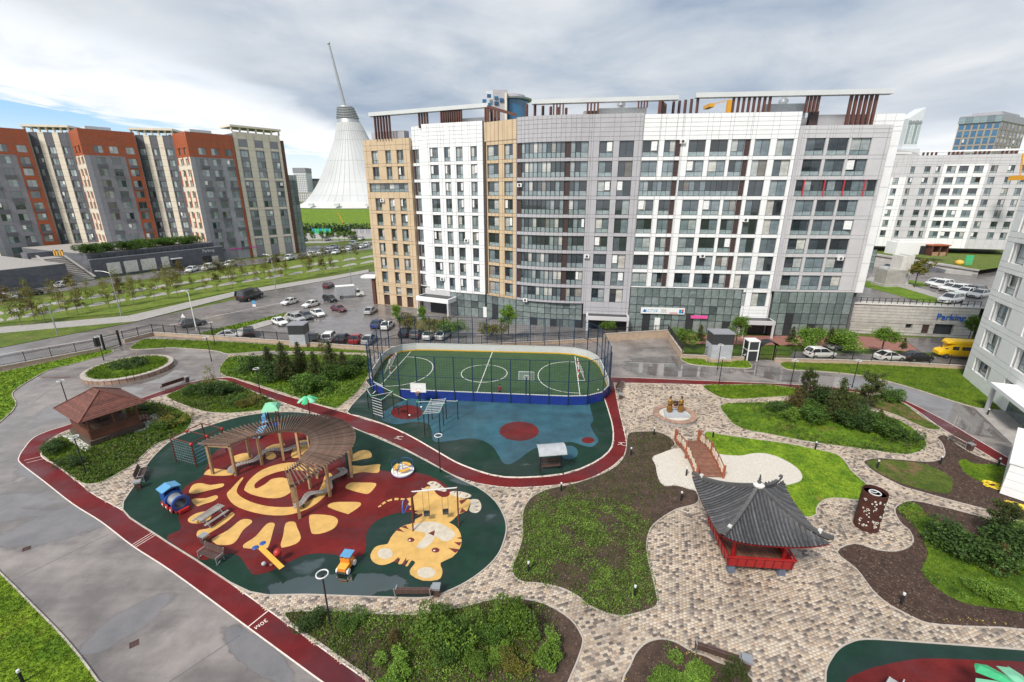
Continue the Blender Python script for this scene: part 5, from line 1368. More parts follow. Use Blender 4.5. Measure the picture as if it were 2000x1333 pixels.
tent()
# ---- far towers
def far_tower(name, label, px0, px1, ytop, ybase, Y, wallm, bandm, nx, nz, dep=18, crown=None, rows=None):
    a = at(px0, HOR, Y); c = at(px1, HOR, Y); top = at((px0 + px1) / 2, ytop, Y).z; bz = at((px0 + px1) / 2, ybase, Y).z
    root = thing(name, label, 'tower', (a.x, Y, bz)); W = c.x - a.x; Hh = top - bz
    b = MB(); b.box(0, 0, 0, W, dep, Hh); b.build('body', M[wallm], root)
    w = W / nx; h = Hh / (nz + .8)
    me = MB(); me.box(w * .28, -.25, 0, w * .82, .05, h * .68); mesh = me.mesh('window', M[bandm])
    for i in range(nx):
        for k in range(nz): link('window', mesh, root, (i * w, 0, (k + .4) * h))
    if px0 > 1000:
        ns = max(2, int(dep / w)); me = MB(); me.box(-.25, .28 * w, 0, .05, .82 * w, h * .68); m2 = me.mesh('window', M[bandm])
        for i in range(ns):
            for k in range(nz): link('window', m2, root, (0, i * w, (k + .4) * h))
    if crown:
        b = MB(); b.box(-.3, -.3, Hh, W + .3, dep + .3, Hh + crown[1]); b.build('crown', M[crown[0]], root)
    return root
far_tower('far_tower', 'slim striped tower with a dark blue top left of the tent', 578, 602, 338, 392, 620, 'far_white', 'far_beige', 7, 12, crown=('slate_clad', 6))
far_tower('far_tower', 'small grey tower half hidden behind the left slope of the tent', 613, 626, 354, 390, 640, 'far_beige', 'slate_clad', 4, 9, crown=('slate_dark', 3))
far_tower('far_block', 'low beige block at the foot of the striped tower', 572, 616, 376, 395, 600, 'far_beige', 'far_white', 10, 3)
# tan tower with a teal glass top at the far right, turned to show two faces
def tan_tower():
    Y = 330; a = at(1880, HOR, Y); root = thing('tan_tower', 'tan high-rise with teal glass front at the far right', 'tower', (a.x + 15, Y + 10, OUT))
    A_ = V((at(1836, HOR, 335).x, 335)); B_ = V((at(1914, HOR, 322).x, 322)); C_ = V((at(1964, HOR, 345).x, 345))
    zt = at(1930, 236, 322).z
    for (P, Q, nx, pm) in ((A_, B_, 6, 'pane_blue'), (B_, C_, 7, 'pane')):
        L = (Q - P).length; w = L / nx
        ops = [(i * w + w * .16, i * w + w * .86, zt - 4.6 * (k + 1) + .4, zt - 4.6 * k - .6, 'A1') for i in range(nx) for k in range(10)]
        facade(root, P, Q, OUT, zt, ops, ['far_tan'], gap=.1, kw=dict(pane=pm, low=pm))
    mm_ = (A_ + C_) / 2; slab(root, [mm_ + (p - mm_) * .92 for p in (A_, B_, C_, C_ + (A_ - B_))], OUT, zt - .5, 'far_tan', 'core')
    m = (A_ + C_) / 2; sh = lambda p, f: m + (p - m) * f
    slab(root, [sh(p, 1.02) for p in (A_, B_, C_, C_ + (A_ - B_))], zt, zt + 4.2, 'slate_light', 'crown')
    curtain(root, sh(A_, 1.03), sh(B_, 1.03), zt - .5, zt + 3.4, 6, ())
    slab(root, [sh(p, .7) for p in (A_, B_, C_, C_ + (A_ - B_))], zt + 4.2, zt + 6.4, 'slate_light', 'crown')
tan_tower()
def slim_tower():
    Y = 300; c = at(1743, HOR, Y); root = thing('slim_tower', 'slim pale tower with slanted glazed top behind the apartment house', 'tower', (c.x, Y, OUT))
    zt = at(1780, 212, Y).z; z1 = at(1760, 282, Y).z
    b = MB(); w = 4.2
    b.add([(-w, -w, 0), (w, -w, 0), (w, w, 0), (-w, w, 0), (-w, -w, zt - OUT - 6), (w, -w, zt - OUT), (w, w, zt - OUT), (-w, w, zt - OUT - 6)], [(0, 1, 5, 4), (1, 2, 6, 5), (2, 3, 7, 6), (3, 0, 4, 7), (4, 5, 6, 7)])
    b.build('shaft', M['far_white'], root)
    for i in range(4):
        q = MB(); q.box(-w + .5 + i * 2.05, -w - .2, z1 - OUT, -w + 1.9 + i * 2.05, -w + .1, zt - OUT - 7); q.build('glass_strip', M['pane_left'], root)
    q = MB(); q.box(-w + .3, -w - .3, zt - OUT - 9, w - .3, -w + .1, zt - OUT - 7.6); q.build('dark_band', M['slate_clad'], root)
    q = MB(); q.box(-w - 2, -w - 2, 0, w + 1, w, z1 - OUT - 3); q.build('base_block', M['far_white'], root)
slim_tower()
def drum():
    Y = 250; a = at(1735, HOR, Y); c = at(1830, HOR, Y); root = thing('domed_hall', 'low cream hall with a flat grey dome behind the right block', 'building', ((a.x + c.x) / 2, Y + 20, OUT))
    r = (c.x - a.x) / 2; z = at(1800, 296, Y).z - OUT
    b = MB(); b.lathe([(r, 0), (r, z - 2), (r * 1.02, z - 1.6)], 28); b.build('drum_wall', M['cream_clad'], root, True)
    b = MB(); b.lathe([(r * 1.03, z - 1.6), (r * .8, z + .4), (r * .4, z + 1.6), (.01, z + 2)], 28); b.build('dome_roof', M['far_beige'], root, True)
drum()
def blue_house():
    Y = 150; root = thing('blue_glass_house', 'grey high-rise with a round blue glass bay rising behind the roof fins', 'building', (at(985, HOR, Y).x, Y, OUT))
    X = lambda px, y: at(px, y, Y).x - root.location.x
    Zz = lambda y: at(985, y, Y).z - OUT
    b = MB(); r = (X(1026, 210) - X(992, 210)); 
    b.lathe([(r * .95, 0), (r * .95, Zz(191))], 24, (X(1000, 210), 6, 0)); b.build('round_bay', M['pane_blue'], root, True)
    b = MB(); b.lathe([(r * 1.15, Zz(191)), (r * 1.2, Zz(188)), (r * .8, Zz(186))], 24, (X(1000, 210), 6, 0)); b.build('bay_cornice', M['far_white'], root, True)
    b = MB(); b.lathe([(r * .92, Zz(188)), (r * .92, Zz(178)), (r * .6, Zz(175.5))], 24, (X(996, 210), 8, 0)); b.build('roof_drum', M['grey_clad'], root, True)
    b = MB(); b.box(X(963, 210), -1, 0, X(991, 210), 10, Zz(177)); b.build('tower_body', M['grey_clad'], root)
    b = MB(); b.box(X(950, 210), 0, 0, X(964, 210), 9, Zz(178)); b.build('side_bay', M['far_white'], root)
    for px0, px1, y0, y1 in ((952, 960, 186, 193), (943, 951, 196, 203), (966, 974, 200, 206), (976, 984, 194, 200), (952, 960, 203, 209), (966, 973, 190, 195)):
        b = MB(); b.box(X(px0, 210), -1.4, Zz(y1), X(px1, 210), -.9, Zz(y0)); b.build('window', M['pane_blue'], root)
    b = MB(); b.box(X(986, 210), -1.3, 0, X(990, 210), -.6, Zz(184)); b.build('pilaster', M['cream_clad'], root)
blue_house()
def crane(px0, py0, px1, py1, Y, label, wb=True, zb=None):
    a = at(px0, py0, Y); e = at(px1, py1, Y); root = thing('crane', label, 'crane', (a.x, Y, a.z))
    d = e - a; b = MB(); nz = Vector((-d.z, 0, d.x)).normalized() * d.length * .04
    for s in (-1, 1): b.bar(nz * s, d + nz * s * .5, d.length * .02)
    for k in range(9):
        t0, t1 = k / 9, (k + 1) / 9; s = 1 if k % 2 else -1
        b.bar(d * t0 + nz * s * (1 - t0 * .5), d * t1 - nz * s * (1 - t1 * .5), d.length * .012)
    b.build('boom', M['crane_yellow'], root)
    b = MB(); b.box(-d.length * .16, -2, -d.length * .16, d.length * .14, 2, d.length * .03); b.build('cab', M['crane_yellow'], root)
    return root
cr = crane(673, 441, 660, 416, 345, 'yellow mobile crane standing before the green mound')
cr.location.z = OUT + 2.2
for k, y_ in enumerate((-1.2, 1.2)):
    b = MB(); b.box(-3.2, y_ - .5, -2.2, 3.2, y_ + .5, -.6); b.build('crawler', M['tyre'], cr)
cr2 = crane(1385, 206, 1418, 197, 130, 'yellow crane jib seen through the right roof frame')
b = MB(); b.box(4.6, -.5, -45, 5.6, .5, 1.2); b.build('mast', M['crane_yellow'], cr2)
cr3 = crane(1992, 345, 1998, 300, 135, 'yellow construction hoist cut by the right edge')
# construction fence and far riverside wood
b = MB()
p0, p1 = at(608, 440, 300), at(645, 440, 300)
fen = thing('site_fence', 'green hoarding of the building site across the river', 'fence', (p0.x, 300, OUT))
for k in range(8):
    q = MB(); w = (p1.x - p0.x) / 8; q.box(k * w + .1, 0, 0, (k + 1) * w - .1, .15, 3.2); q.build('hoarding_panel', M['play_green' if k % 3 else 'sign_teal'], fen)
fen2 = thing('site_fence', 'grey hoarding of the building site beside the yellow crane', 'fence', (at(685, 440, 298).x, 298, OUT))
for k in range(8):
    q = MB(); q.box(k * 1.9 + .1, 0, 0, (k + 1) * 1.9 - .1, .15, 3.0); q.build('hoarding_panel', M['slate_light' if k % 2 else 'grey_clad'], fen2)
rs = np.random.RandomState(2)
cc = np.stack([rs.uniform(-150, -60, 5200), rs.uniform(308, 322, 5200), OUT + 6 * rs.uniform(0, 1, 5200) ** 1.4 * (0.6 + .4 * np.sin(np.linspace(0, 60, 5200)))], 1)
V_, F = leaf_quads(cc, .75, rs); np_mesh('riverside_wood', V_, F, M['far_wood'], kind='stuff', label='dark belt of bushes along the foot of the green mound', cat='trees')

# ---- podium of the left block
PA, PB = V((-131.4, 130.4)), V((-110.2, 176.5))
pu = (PB - PA).normalized(); pn = V((pu.y, -pu.x)); PL = (PB - PA).length
podium = thing('parking_podium', 'dark stone podium with ramp, posters and parking entrance below the left towers', 'building', (PA.x, PA.y, OUT))
def pod(name, s0, s1, d0, d1, z0, z1, m):
    return slab(podium, [PA + pu * s0 + pn * d0, PA + pu * s1 + pn * d0, PA + pu * s1 + pn * d1, PA + pu * s0 + pn * d1], z0, z1, m, name)
pod('podium_wall', 9, PL, 0, -40, OUT, 4.6, 'podium_stone')
pod('upper_wall', 9, PL - 3, -.6, -41, 4.6, 6.4, 'podium_stone')
pod('coping', 9, PL, .15, -.3, 4.6, 4.85, 'slate_light')
pod('podium_wall', -32, 2.5, 2, -40, OUT, 4.6, 'podium_stone')
pod('roof_terrace', -32, 2.4, 1.8, -40, 4.6, 4.7, 'concrete'); pod('stair_back_wall', 2.6, 9, -20, -24, OUT, 6.4, 'podium_stone'); pod('roof_terrace', 9, PL - 3.2, -1, -41, 6.4, 6.5, 'concrete')
for k in range(14): pod('stair_flight', 3.2, 8.4, 2 - k * 1.15, -20, OUT + k * .42, OUT + (k + 1) * .42, 'concrete')
for s in (2.6, 8.5):
    b = MB(); p = PA + pu * s
    q0, q1 = p + pn * 2.2, p - pn * 14
    b.bar((q0.x - PA.x, q0.y - PA.y, .9), (q1.x - PA.x, q1.y - PA.y, 7.0), .5, .25); b.build('stair_parapet', M['far_beige'], podium)
for s0, w in ((13, 3.6), (17.6, 3.8), (22.4, 4.4), (28.6, 2.4)): pod('poster', s0, s0 + w, .12, 0, OUT + .6, OUT + 4.2, 'poster')
pod('door', 32.2, 34.2, .1, 0, OUT, OUT + 3, 'frame_dark'); pod('door_canopy', 31.4, 34.8, 1.4, 0, OUT + 3.1, OUT + 3.4, 'white_paint')
pod('garage_mouth', 42.5, 45.6, .08, 0, OUT, OUT + 2.8, 'frame_dark'); pod('garage_door', 45.9, 48.2, .1, 0, OUT, OUT + 2.4, 'concrete_pale')
text('parking_sign', 'Parking', 1.5, 'white_paint', (PA + pu * 45 + pn * .15 - PA).to_3d() + Vector((0, 0, 4.2)), (R(90), 0, math.atan2(pu.y, pu.x)), podium, .05)
for k in range(20):
    p = PA + pu * (10 + k * 1.95) + pn * .02; b = MB(); b.box(-.05, -.05, 0, .05, .05, 1.1)
    b.build('railing_post', M['iron_black'], podium, loc=(p.x - PA.x, p.y - PA.y, 4.85 - OUT))
b = MB(); p, q = pu * 10, pu * (10 + 19 * 1.95)
for z in (.35, .7, 1.05): b.bar((p.x, p.y, 4.85 - OUT + z), (q.x, q.y, 4.85 - OUT + z), .05)
b.build('railing', M['iron_black'], podium)
fr = (V((-131, 133)) - PA)
ps = thing('playset', 'small orange play gate on the podium roof at the far left', 'playground', (*(PA - pn * 4 + pu * 3).xy, 6.5))
for k in range(2):
    b = MB(); b.box(k * 3, -.3, 0, k * 3 + .5, .3, 3); b.box(k * 3 + 1.4, -.3, 0, k * 3 + 1.9, .3, 3); b.box(k * 3, -.3, 2.5, k * 3 + 1.9, .3, 3); b.build('gate_frame', M['play_yellow'], ps)

ps.scale = (.55, .55, .55)
# ---- vegetation prototypes
def leaf_mesh(name, cent, size, m, seed, up=.35):
    rs = np.random.RandomState(seed); V_, F = leaf_quads(np.asarray(cent), size, rs, up)
    return np_mesh(name, V_, F, M[m])
def bush_mesh(seed, m, n=4200, size=.046, lumps=13, squash=.85):
    rs = np.random.RandomState(seed); cs = []
    L = [(np.array([0, 0, .5]), .48)] + [(np.array([*(rs.normal(0, .46, 2)), rs.uniform(.2, 1.0)]), rs.uniform(.16, .38)) for _ in range(lumps + 5)]
    for c, r in L:
        k = int(n * r * r / sum(x[1] ** 2 for x in L)); d = rs.normal(0, 1, (k, 3)); d /= np.linalg.norm(d, axis=1)[:, None]
        shoot = np.where(rs.uniform(0, 1, k) < .16, rs.uniform(1.05, 1.55, k), 1.0)
        cs.append(c + d * (r * shoot * rs.uniform(.55, 1.1, k) ** .6)[:, None] * np.array([1, 1, 1.15]))
    c = np.concatenate(cs); c[:, 2] = np.abs(c[:, 2]) * squash + .03
    return leaf_mesh('foliage', c, size, m, seed)
def stems_mesh(seed, n=7, h=.7, m='bark'):
    rs = np.random.RandomState(seed); b = MB()
    for _ in range(n):
        a = rs.uniform(0, 6.28); r = rs.uniform(.1, .4); b.tube((0, 0, 0), (r * math.cos(a), r * math.sin(a), h * rs.uniform(.7, 1.2)), .022, .008, 5)
    return b.mesh('stems', M[m])
def conifer_mesh(seed, m, h=1.0, r=.36, tiers=17, per=15, size=.019):
    rs = np.random.RandomState(seed); cs = []; b = MB()
    b.tube((0, 0, 0), (0, 0, h * .97), .022, .004, 6)
    for t in range(tiers):
        f = t / tiers; z = h * (.07 + .9 * f); rr = r * (1 - f) ** .85 * rs.uniform(.8, 1.12) + .015
        for k in range(max(5, int(per * (1 - .5 * f)))):
            a = rs.uniform(0, 6.28); L = rr * rs.uniform(.65, 1.1); e = np.array([L * math.cos(a), L * math.sin(a), z + L * rs.uniform(-.12, .28)])
            b.tube((0, 0, z), tuple(e), .006, .002, 3, cap=False)
            nn = int(34 * L / r) + 8; tt = rs.uniform(.25, 1.05, nn)[:, None]
            cs.append(np.array([0, 0, z]) * (1 - tt) + e * tt + rs.normal(0, .022, (nn, 3)))
    return leaf_mesh('crown', np.concatenate(cs), size, m, seed, .1), b.mesh('trunk', M['bark'])
def tree_mesh(seed, m, h=1.0, r=.3, leaves=1500, size=.035, trunk=.02, low=.3, nb=16, spread=.10, bark='bark'):
    rs = np.random.RandomState(seed); b = MB(); b.tube((0, 0, 0), (rs.normal(0, .015), rs.normal(0, .015), h * .55), trunk, trunk * .6, 7); b.tube((0, 0, h * .54), (rs.normal(0, .03), rs.normal(0, .03), h * .93), trunk * .6, trunk * .15, 6)
    cs = []
    for k in range(nb):
        z = h * rs.uniform(low, .82); a = rs.uniform(0, 6.28); L = r * rs.uniform(.6, 1.1) * (1 - .55 * max(0, (z / h - .5)) / .5)
        e = np.array([L * math.cos(a), L * math.sin(a), z + L * rs.uniform(.3, .9)]); b.tube((0, 0, z), tuple(e), trunk * .35, trunk * .08, 5, cap=False)
        for j in range(3):
            t = rs.uniform(.45, 1.05); c = np.array([0, 0, z]) * (1 - t) + e * t; nn = leaves // (nb * 3)
            cs.append(c + rs.normal(0, spread * .55, (nn, 3)) * np.array([1, 1, .8]))
    top = np.array([0, 0, h * .92]); cs.append(top + rs.normal(0, spread * .6, (leaves // 12, 3)))
    return leaf_mesh('crown', np.concatenate(cs), size, m, seed), b.mesh('trunk', M[bark])
BUSH = {m: [(bush_mesh(s, m), stems_mesh(s)) for s in (1, 2)] for m in ('leaf', 'leaf_bright', 'leaf_dark', 'leaf_olive')}
CON = {m: [conifer_mesh(s, m) for s in (3, 4)] for m in ('needle', 'leaf_warm')}
TREE = {'leaf': [tree_mesh(s, 'leaf_bright', leaves=4200, size=.02) for s in (5, 6)], 'pine': [tree_mesh(7, 'needle', r=.34, leaves=6600, size=.017, spread=.06, nb=34, low=.14)],
        'sap': [tree_mesh(s, 'leaf_olive', r=.2, leaves=560, size=.021, spread=.085, nb=13, trunk=.010, low=.26, bark='bark_pale') for s in (8, 9, 10)],
        'sap_red': [tree_mesh(12, 'leaf_warm', r=.2, leaves=900, size=.021, spread=.08, nb=13, trunk=.010, bark='bark_pale')], 'pale': [tree_mesh(14, 'leaf_olive', r=.4, leaves=900, size=.04, spread=.1, low=.4, nb=16)]}
def plant(kind, pos, h, label, group=None, name=None, w=None, seed=None):
    k, m = kind; seed = rnd.randrange(99) if seed is None else seed
    lib = {'bush': BUSH, 'con': CON, 'tree': TREE}[k][m]; fo, st = lib[seed % len(lib)]
    root = thing(name or {'bush': 'shrub', 'con': 'spruce_tree', 'tree': 'tree'}[k], label, {'bush': 'shrub'}.get(k, 'tree'), pos, rnd.uniform(0, 6.28), group, (w or h, w or h, h))
    link('foliage' if k == 'bush' else 'crown', fo, root); link('stem' if k == 'bush' else 'trunk', st, root)
    return root
# ---- saplings of the park strip
rows_px = [('front', [(40, 637), (90, 628), (133, 618), (165, 610), (215, 603), (262, 594), (305, 587), (350, 580), (400, 572), (452, 563), (505, 555), (553, 547), (600, 540), (650, 531), (700, 522)]),
           ('middle', [(20, 622), (70, 613), (120, 604), (180, 593), (235, 585), (285, 578), (330, 571), (378, 563), (425, 556), (475, 549), (520, 543), (560, 537), (605, 530), (650, 523), (705, 514)]),
           ('back', [(60, 598), (150, 585), (205, 578), (260, 570), (310, 563), (360, 556), (410, 549), (455, 541), (500, 536), (545, 530), (590, 524), (630, 517), (675, 511), (715, 505)])]
for rn, pts0 in rows_px:
    pts = []
    for a_, c_ in zip(pts0[:-1], pts0[1:]): pts += [a_, ((a_[0] + c_[0]) / 2 + 2, (a_[1] + c_[1]) / 2 + 1)]
    pts = [q for i_, q in enumerate(pts[:28]) if i_ % 4 != 3]
    for i, (x, y) in enumerate(pts):
        p = G(x + rnd.uniform(-5, 5), y, OUT)
        red = (i * 7 + len(rn)) % 6 == 0
        plant(('tree', 'sap_red' if red else 'sap'), p, rnd.uniform(4.6, 7.4), '%s young tree from the left in the %s row of the park strip' % (ORD[i], rn), 'young trees of the park strip', 'young_tree')
for i, x in enumerate((596, 612, 630, 642, 650, 663, 674, 684, 694)):
    plant(('tree', 'leaf'), G(x, 472, OUT), 5.5, '%s small dark tree from the left in the far street row' % ORD[i], 'small trees of the far street', 'street_tree')
hd = np.random.RandomState(8)
for i, (px, py, n) in enumerate(((180, 487, 1), (205, 489, 1), (232, 490, 1), (278, 484, 1), (305, 482, 1), (330, 480, 1), (20, 487, 1), (45, 489, 1), (70, 488, 1), (100, 486, 1), (130, 487, 1))):
    p = PA + pu * (10 + i * 3.2) - pn * (2.6 + (i % 3)); plant(('bush', 'leaf'), (p.x, p.y, 6.5), 2.6, '%s round green shrub from the left on the podium roof' % ORD[i], 'shrubs on the podium roof', w=3.6)

# ---- cars
def ring_pts(x, hw, zb, zt, crown=.0):
    return [(x, -hw * .86, zb), (x, -hw, zb + (zt - zb) * .28), (x, -hw, zb + (zt - zb) * .62), (x, -hw * .9, zt), (x, 0, zt + crown), (x, hw * .9, zt), (x, hw, zb + (zt - zb) * .62), (x, hw, zb + (zt - zb) * .28), (x, hw * .86, zb)]
CARM = {}
def car_meshes(kind):
    if kind in CARM: return CARM[kind]
    if kind == 'sedan': st = [(2.22, .62, .34, .58), (2.12, .76, .22, .68), (1.75, .85, .2, .78), (.95, .88, .2, .92), (-.2, .89, .2, .94), (-1.5, .88, .2, .95), (-2.0, .83, .24, .94), (-2.2, .72, .36, .82)]; gh = [(1.0, .80, .92), (.28, .62, 1.42), (-.85, .62, 1.44), (-1.75, .78, .95)]; wb = 1.36; L = 4.4
    elif kind == 'suv': st = [(2.2, .66, .4, .72), (2.1, .82, .28, .9), (1.6, .9, .26, 1.0), (1.05, .92, .26, 1.06), (-.2, .93, .26, 1.08), (-1.6, .92, .26, 1.1), (-2.1, .88, .3, 1.08), (-2.22, .78, .4, .95)]; gh = [(1.1, .84, 1.05), (.45, .68, 1.66), (-1.6, .68, 1.68), (-2.1, .82, 1.08)]; wb = 1.36
    else: st = [(2.75, .72, .42, .8), (2.62, .9, .3, 1.0), (2.1, .97, .28, 1.14), (1.7, .98, .28, 1.2), (0, .98, .28, 1.22), (-2.5, .98, .28, 1.22), (-2.72, .94, .32, 1.2), (-2.78, .86, .4, 1.0)]; gh = [(2.0, .92, 1.18), (1.2, .80, 2.05), (-2.5, .82, 2.08), (-2.74, .92, 1.2)]; wb = 1.75
    b = MB(); b.loft([ring_pts(x, hw, zb, zt, .02) for x, hw, zb, zt in st]); body = b.mesh('body', M['car_paint'], True)
    # greenhouse glass and roof
    (xf, wf, zf), (xr, wr, zr), (xq, wq, zq), (xe, we, ze) = gh
    g = MB(); g.add([(xf, -wf, zf), (xf, wf, zf), (xr, -wr, zr), (xr, wr, zr), (xq, -wq, zq), (xq, wq, zq), (xe, -we, ze), (xe, we, ze)], [(0, 1, 3, 2), (4, 5, 7, 6), (0, 2, 4, 6), (1, 7, 5, 3)]); glass = g.mesh('window_glass', M['car_glass'])
    r = MB(); k = .02
    r.loft([[(xr + .06, -wr - k, zr - .03), (xr + .06, wr + k, zr - .03), (xr - .1, wr - .06, zr + .035), (xr - .1, -wr + .06, zr + .035)], [(xq - .06, -wq - k, zq - .03), (xq - .06, wq + k, zq - .03), (xq + .1, wq - .06, zq + .035), (xq + .1, -wq + .06, zq + .035)]])
    for s in (-1, 1):
        r.bar((xf, s * wf, zf), (xr, s * wr, zr), .07); r.bar((xq, s * wq, zq), (xe, s * we, ze), .10 if kind != 'van' else .3)
        xm = (xf + xe) / 2 - .05; r.bar((xm, s * (wf + we) / 2, zf), (xm - .05, s * (wr + wq) / 2, zr), .08)
        if kind == 'van': r.obox((-1.3, s * .9, 1.62), (2.4, .06, .8), 0, 0, 0)
    roof = r.mesh('roof', M['car_paint'], True)
    w = MB(); w.tube((0, -.11, 0), (0, .11, 0), .33, n=16); tyre = w.mesh('tyre', M['tyre'], True)
    w = MB(); w.tube((0, -.118, 0), (0, .118, 0), .2, n=12); rim_ = w.mesh('rim', M['rim'], True)
    h = MB(); h.obox((0, 0, 0), (.22, .34, .13)); hl = h.mesh('headlight', M['head_lamp']); h = MB(); h.obox((0, 0, 0), (.16, .3, .16)); tl = h.mesh('taillight', M['tail_lamp'])
    h = MB(); h.obox((0, 0, 0), (.06, .9, .16)); gr = h.mesh('grille', M['trim_black'])
    CARM[kind] = (body, glass, roof, tyre, rim_, hl, tl, gr, st, wb)
    return CARM[kind]
def car(kind, pos, rz, col, label, group=None, name=None, scale=1.0):
    body, glass, roof, tyre, rim_, hl, tl, gr, st, wb = car_meshes(kind)
    root = thing(name or {'sedan': 'parked_car', 'suv': 'parked_car', 'van': 'van'}[kind], label, 'van' if kind == 'van' else 'car', pos, rz, group, scale)
    for n_, me in (('body', body), ('window_glass', glass), ('roof', roof)):
        o = link(n_, me, root); o.color = (*col, 1)
    zt = st[1][3]
    for x in (wb, -wb):
        for s in (-1, 1):
            t = link('wheel', tyre, root, (x, s * (st[3][1] - .08), .33)); link('rim', rim_, t)
    for s in (-1, 1):
        link('headlight', hl, root, (st[1][0] + .0, s * st[1][1] * .72, zt - .09)); link('taillight', tl, root, (st[-2][0] - .1, s * st[-2][1] * .78, st[-2][3] - .14))
    link('grille', gr, root, (st[0][0] + .02, 0, st[0][3] - .12))
    return root
WHT, BLK, GRY, SIL, BLU, RED, MAR = (.74, .74, .73), (.015, .015, .017), (.09, .095, .1), (.38, .39, .40), (.015, .04, .14), (.30, .015, .02), (.10, .012, .02)
def heading(px, py, qx, qy, z=OUT):
    a, c = G(px, py, z), G(qx, qy, z); return math.atan2(c.y - a.y, c.x - a.x)
CARS = [('van', 490, 585, 525, 574, BLK, 'black minibus driving along the wet street', 1.28), ('suv', 378, 637, 405, 632, GRY, 'dark grey off-roader beside the white lamp post on the street', 1.0),
        ('sedan', 567, 594, 545, 600, WHT, 'white sedan left of a white saloon behind the verge', 1.0), ('sedan', 609, 599, 590, 604, WHT, 'white saloon between the white sedan and the black hatchback', 1.0),
        ('suv', 645, 589, 660, 593, BLK, 'black hatchback in front of the grey box truck', .95), ('sedan', 662, 608, 680, 612, MAR, 'maroon sedan beside a kerb island in the parking lot', .95), ('suv', 642, 562, 655, 556, MAR, 'dark red car at the far edge of the parking lot', .95),
        ('sedan', 547, 634, 562, 640, WHT, 'white hatchback parked left of the dark stone booth', 1.0), ('suv', 580, 628, 594, 632, SIL, 'silver car parked between a white hatchback and a dark car', 1.0), ('sedan', 598, 622, 612, 628, GRY, 'dark grey car parked behind the booth beside a white car', 1.0), ('sedan', 621, 617, 632, 622, WHT, 'white car at the far end of the row behind the booth', 1.0),
        ('sedan', 724, 612, 736, 604, SIL, 'silver car near the entrance of the ochre wing', 1.0), ('sedan', 738, 638, 752, 627, BLU, 'blue car parked nose out near the sports court', 1.0), ('sedan', 757, 641, 770, 630, WHT, 'white car parked right of the blue car', 1.0),
        ('sedan', 793, 655, 808, 642, BLK, 'black car behind the fence left of the dark hatchback', 1.0), ('suv', 816, 658, 832, 644, GRY, 'dark hatchback parked between a black car and a white car behind the fence', .95), ('sedan', 840, 660, 856, 646, WHT, 'white car second from the right behind the court fence', 1.0), ('sedan', 866, 660, 884, 648, WHT, 'white car at the right end behind the court fence', 1.0),
        ('sedan', 450, 660, 480, 658, WHT, 'white sedan behind the left fence beside a dark pickup', 1.0), ('suv', 487, 656, 487, 640, BLK, 'dark pickup behind the left fence', 1.0), ('sedan', 612, 666, 622, 650, BLK, 'black car right behind the dark stone booth', 1.0),
        ('suv', 645, 665, 660, 650, WHT, 'white car behind the fence between black and red cars', 1.0), ('sedan', 670, 667, 685, 652, BLK, 'small black car left of the red car behind the fence', 1.0), ('sedan', 697, 668, 712, 653, RED, 'bright red car behind the fence', 1.0), ('sedan', 722, 669, 738, 655, SIL, 'pale silver car right of the red car behind the fence', 1.0),
        ('sedan', 128, 560, 150, 556, WHT, 'white sedan in front of the podium posters', 1.1), ('sedan', 60, 578, 30, 582, BLK, 'black car on the side street left of the posters', 1.1), ('suv', 8, 588, 30, 585, WHT, 'white car at the left edge on the side street', 1.1), ('suv', 8, 562, 20, 560, BLK, 'black car by the foot of the podium stair', 1.1)]
for i, (k, x, y, qx, qy, c, lab, s) in enumerate(CARS):
    car(k, G(x, y, OUT + .012), heading(x, y, qx, qy), c, lab, 'cars on the street and in the left parking lot', scale=s)
far_cars = [(375, 531), (408, 527), (430, 524), (450, 521), (535, 513), (565, 508), (592, 505), (612, 501), (628, 497), (642, 494), (657, 496), (668, 493), (682, 489), (694, 487), (706, 485), (716, 482), (652, 486), (690, 479), (595, 472), (640, 470), (692, 468), (706, 469)]
for i, (x, y) in enumerate(far_cars):
    c = [WHT, WHT, SIL, WHT, BLK, WHT, GRY][i % 7]
    car(['sedan', 'suv'][i % 2], G(x, y, OUT + .012), heading(x, y, x + 10, y - 3) + rnd.choice((0, math.pi)), c, '%s small car from the left along the far street beyond the park strip' % ORD[i], 'small cars along the far street', scale=1.25)
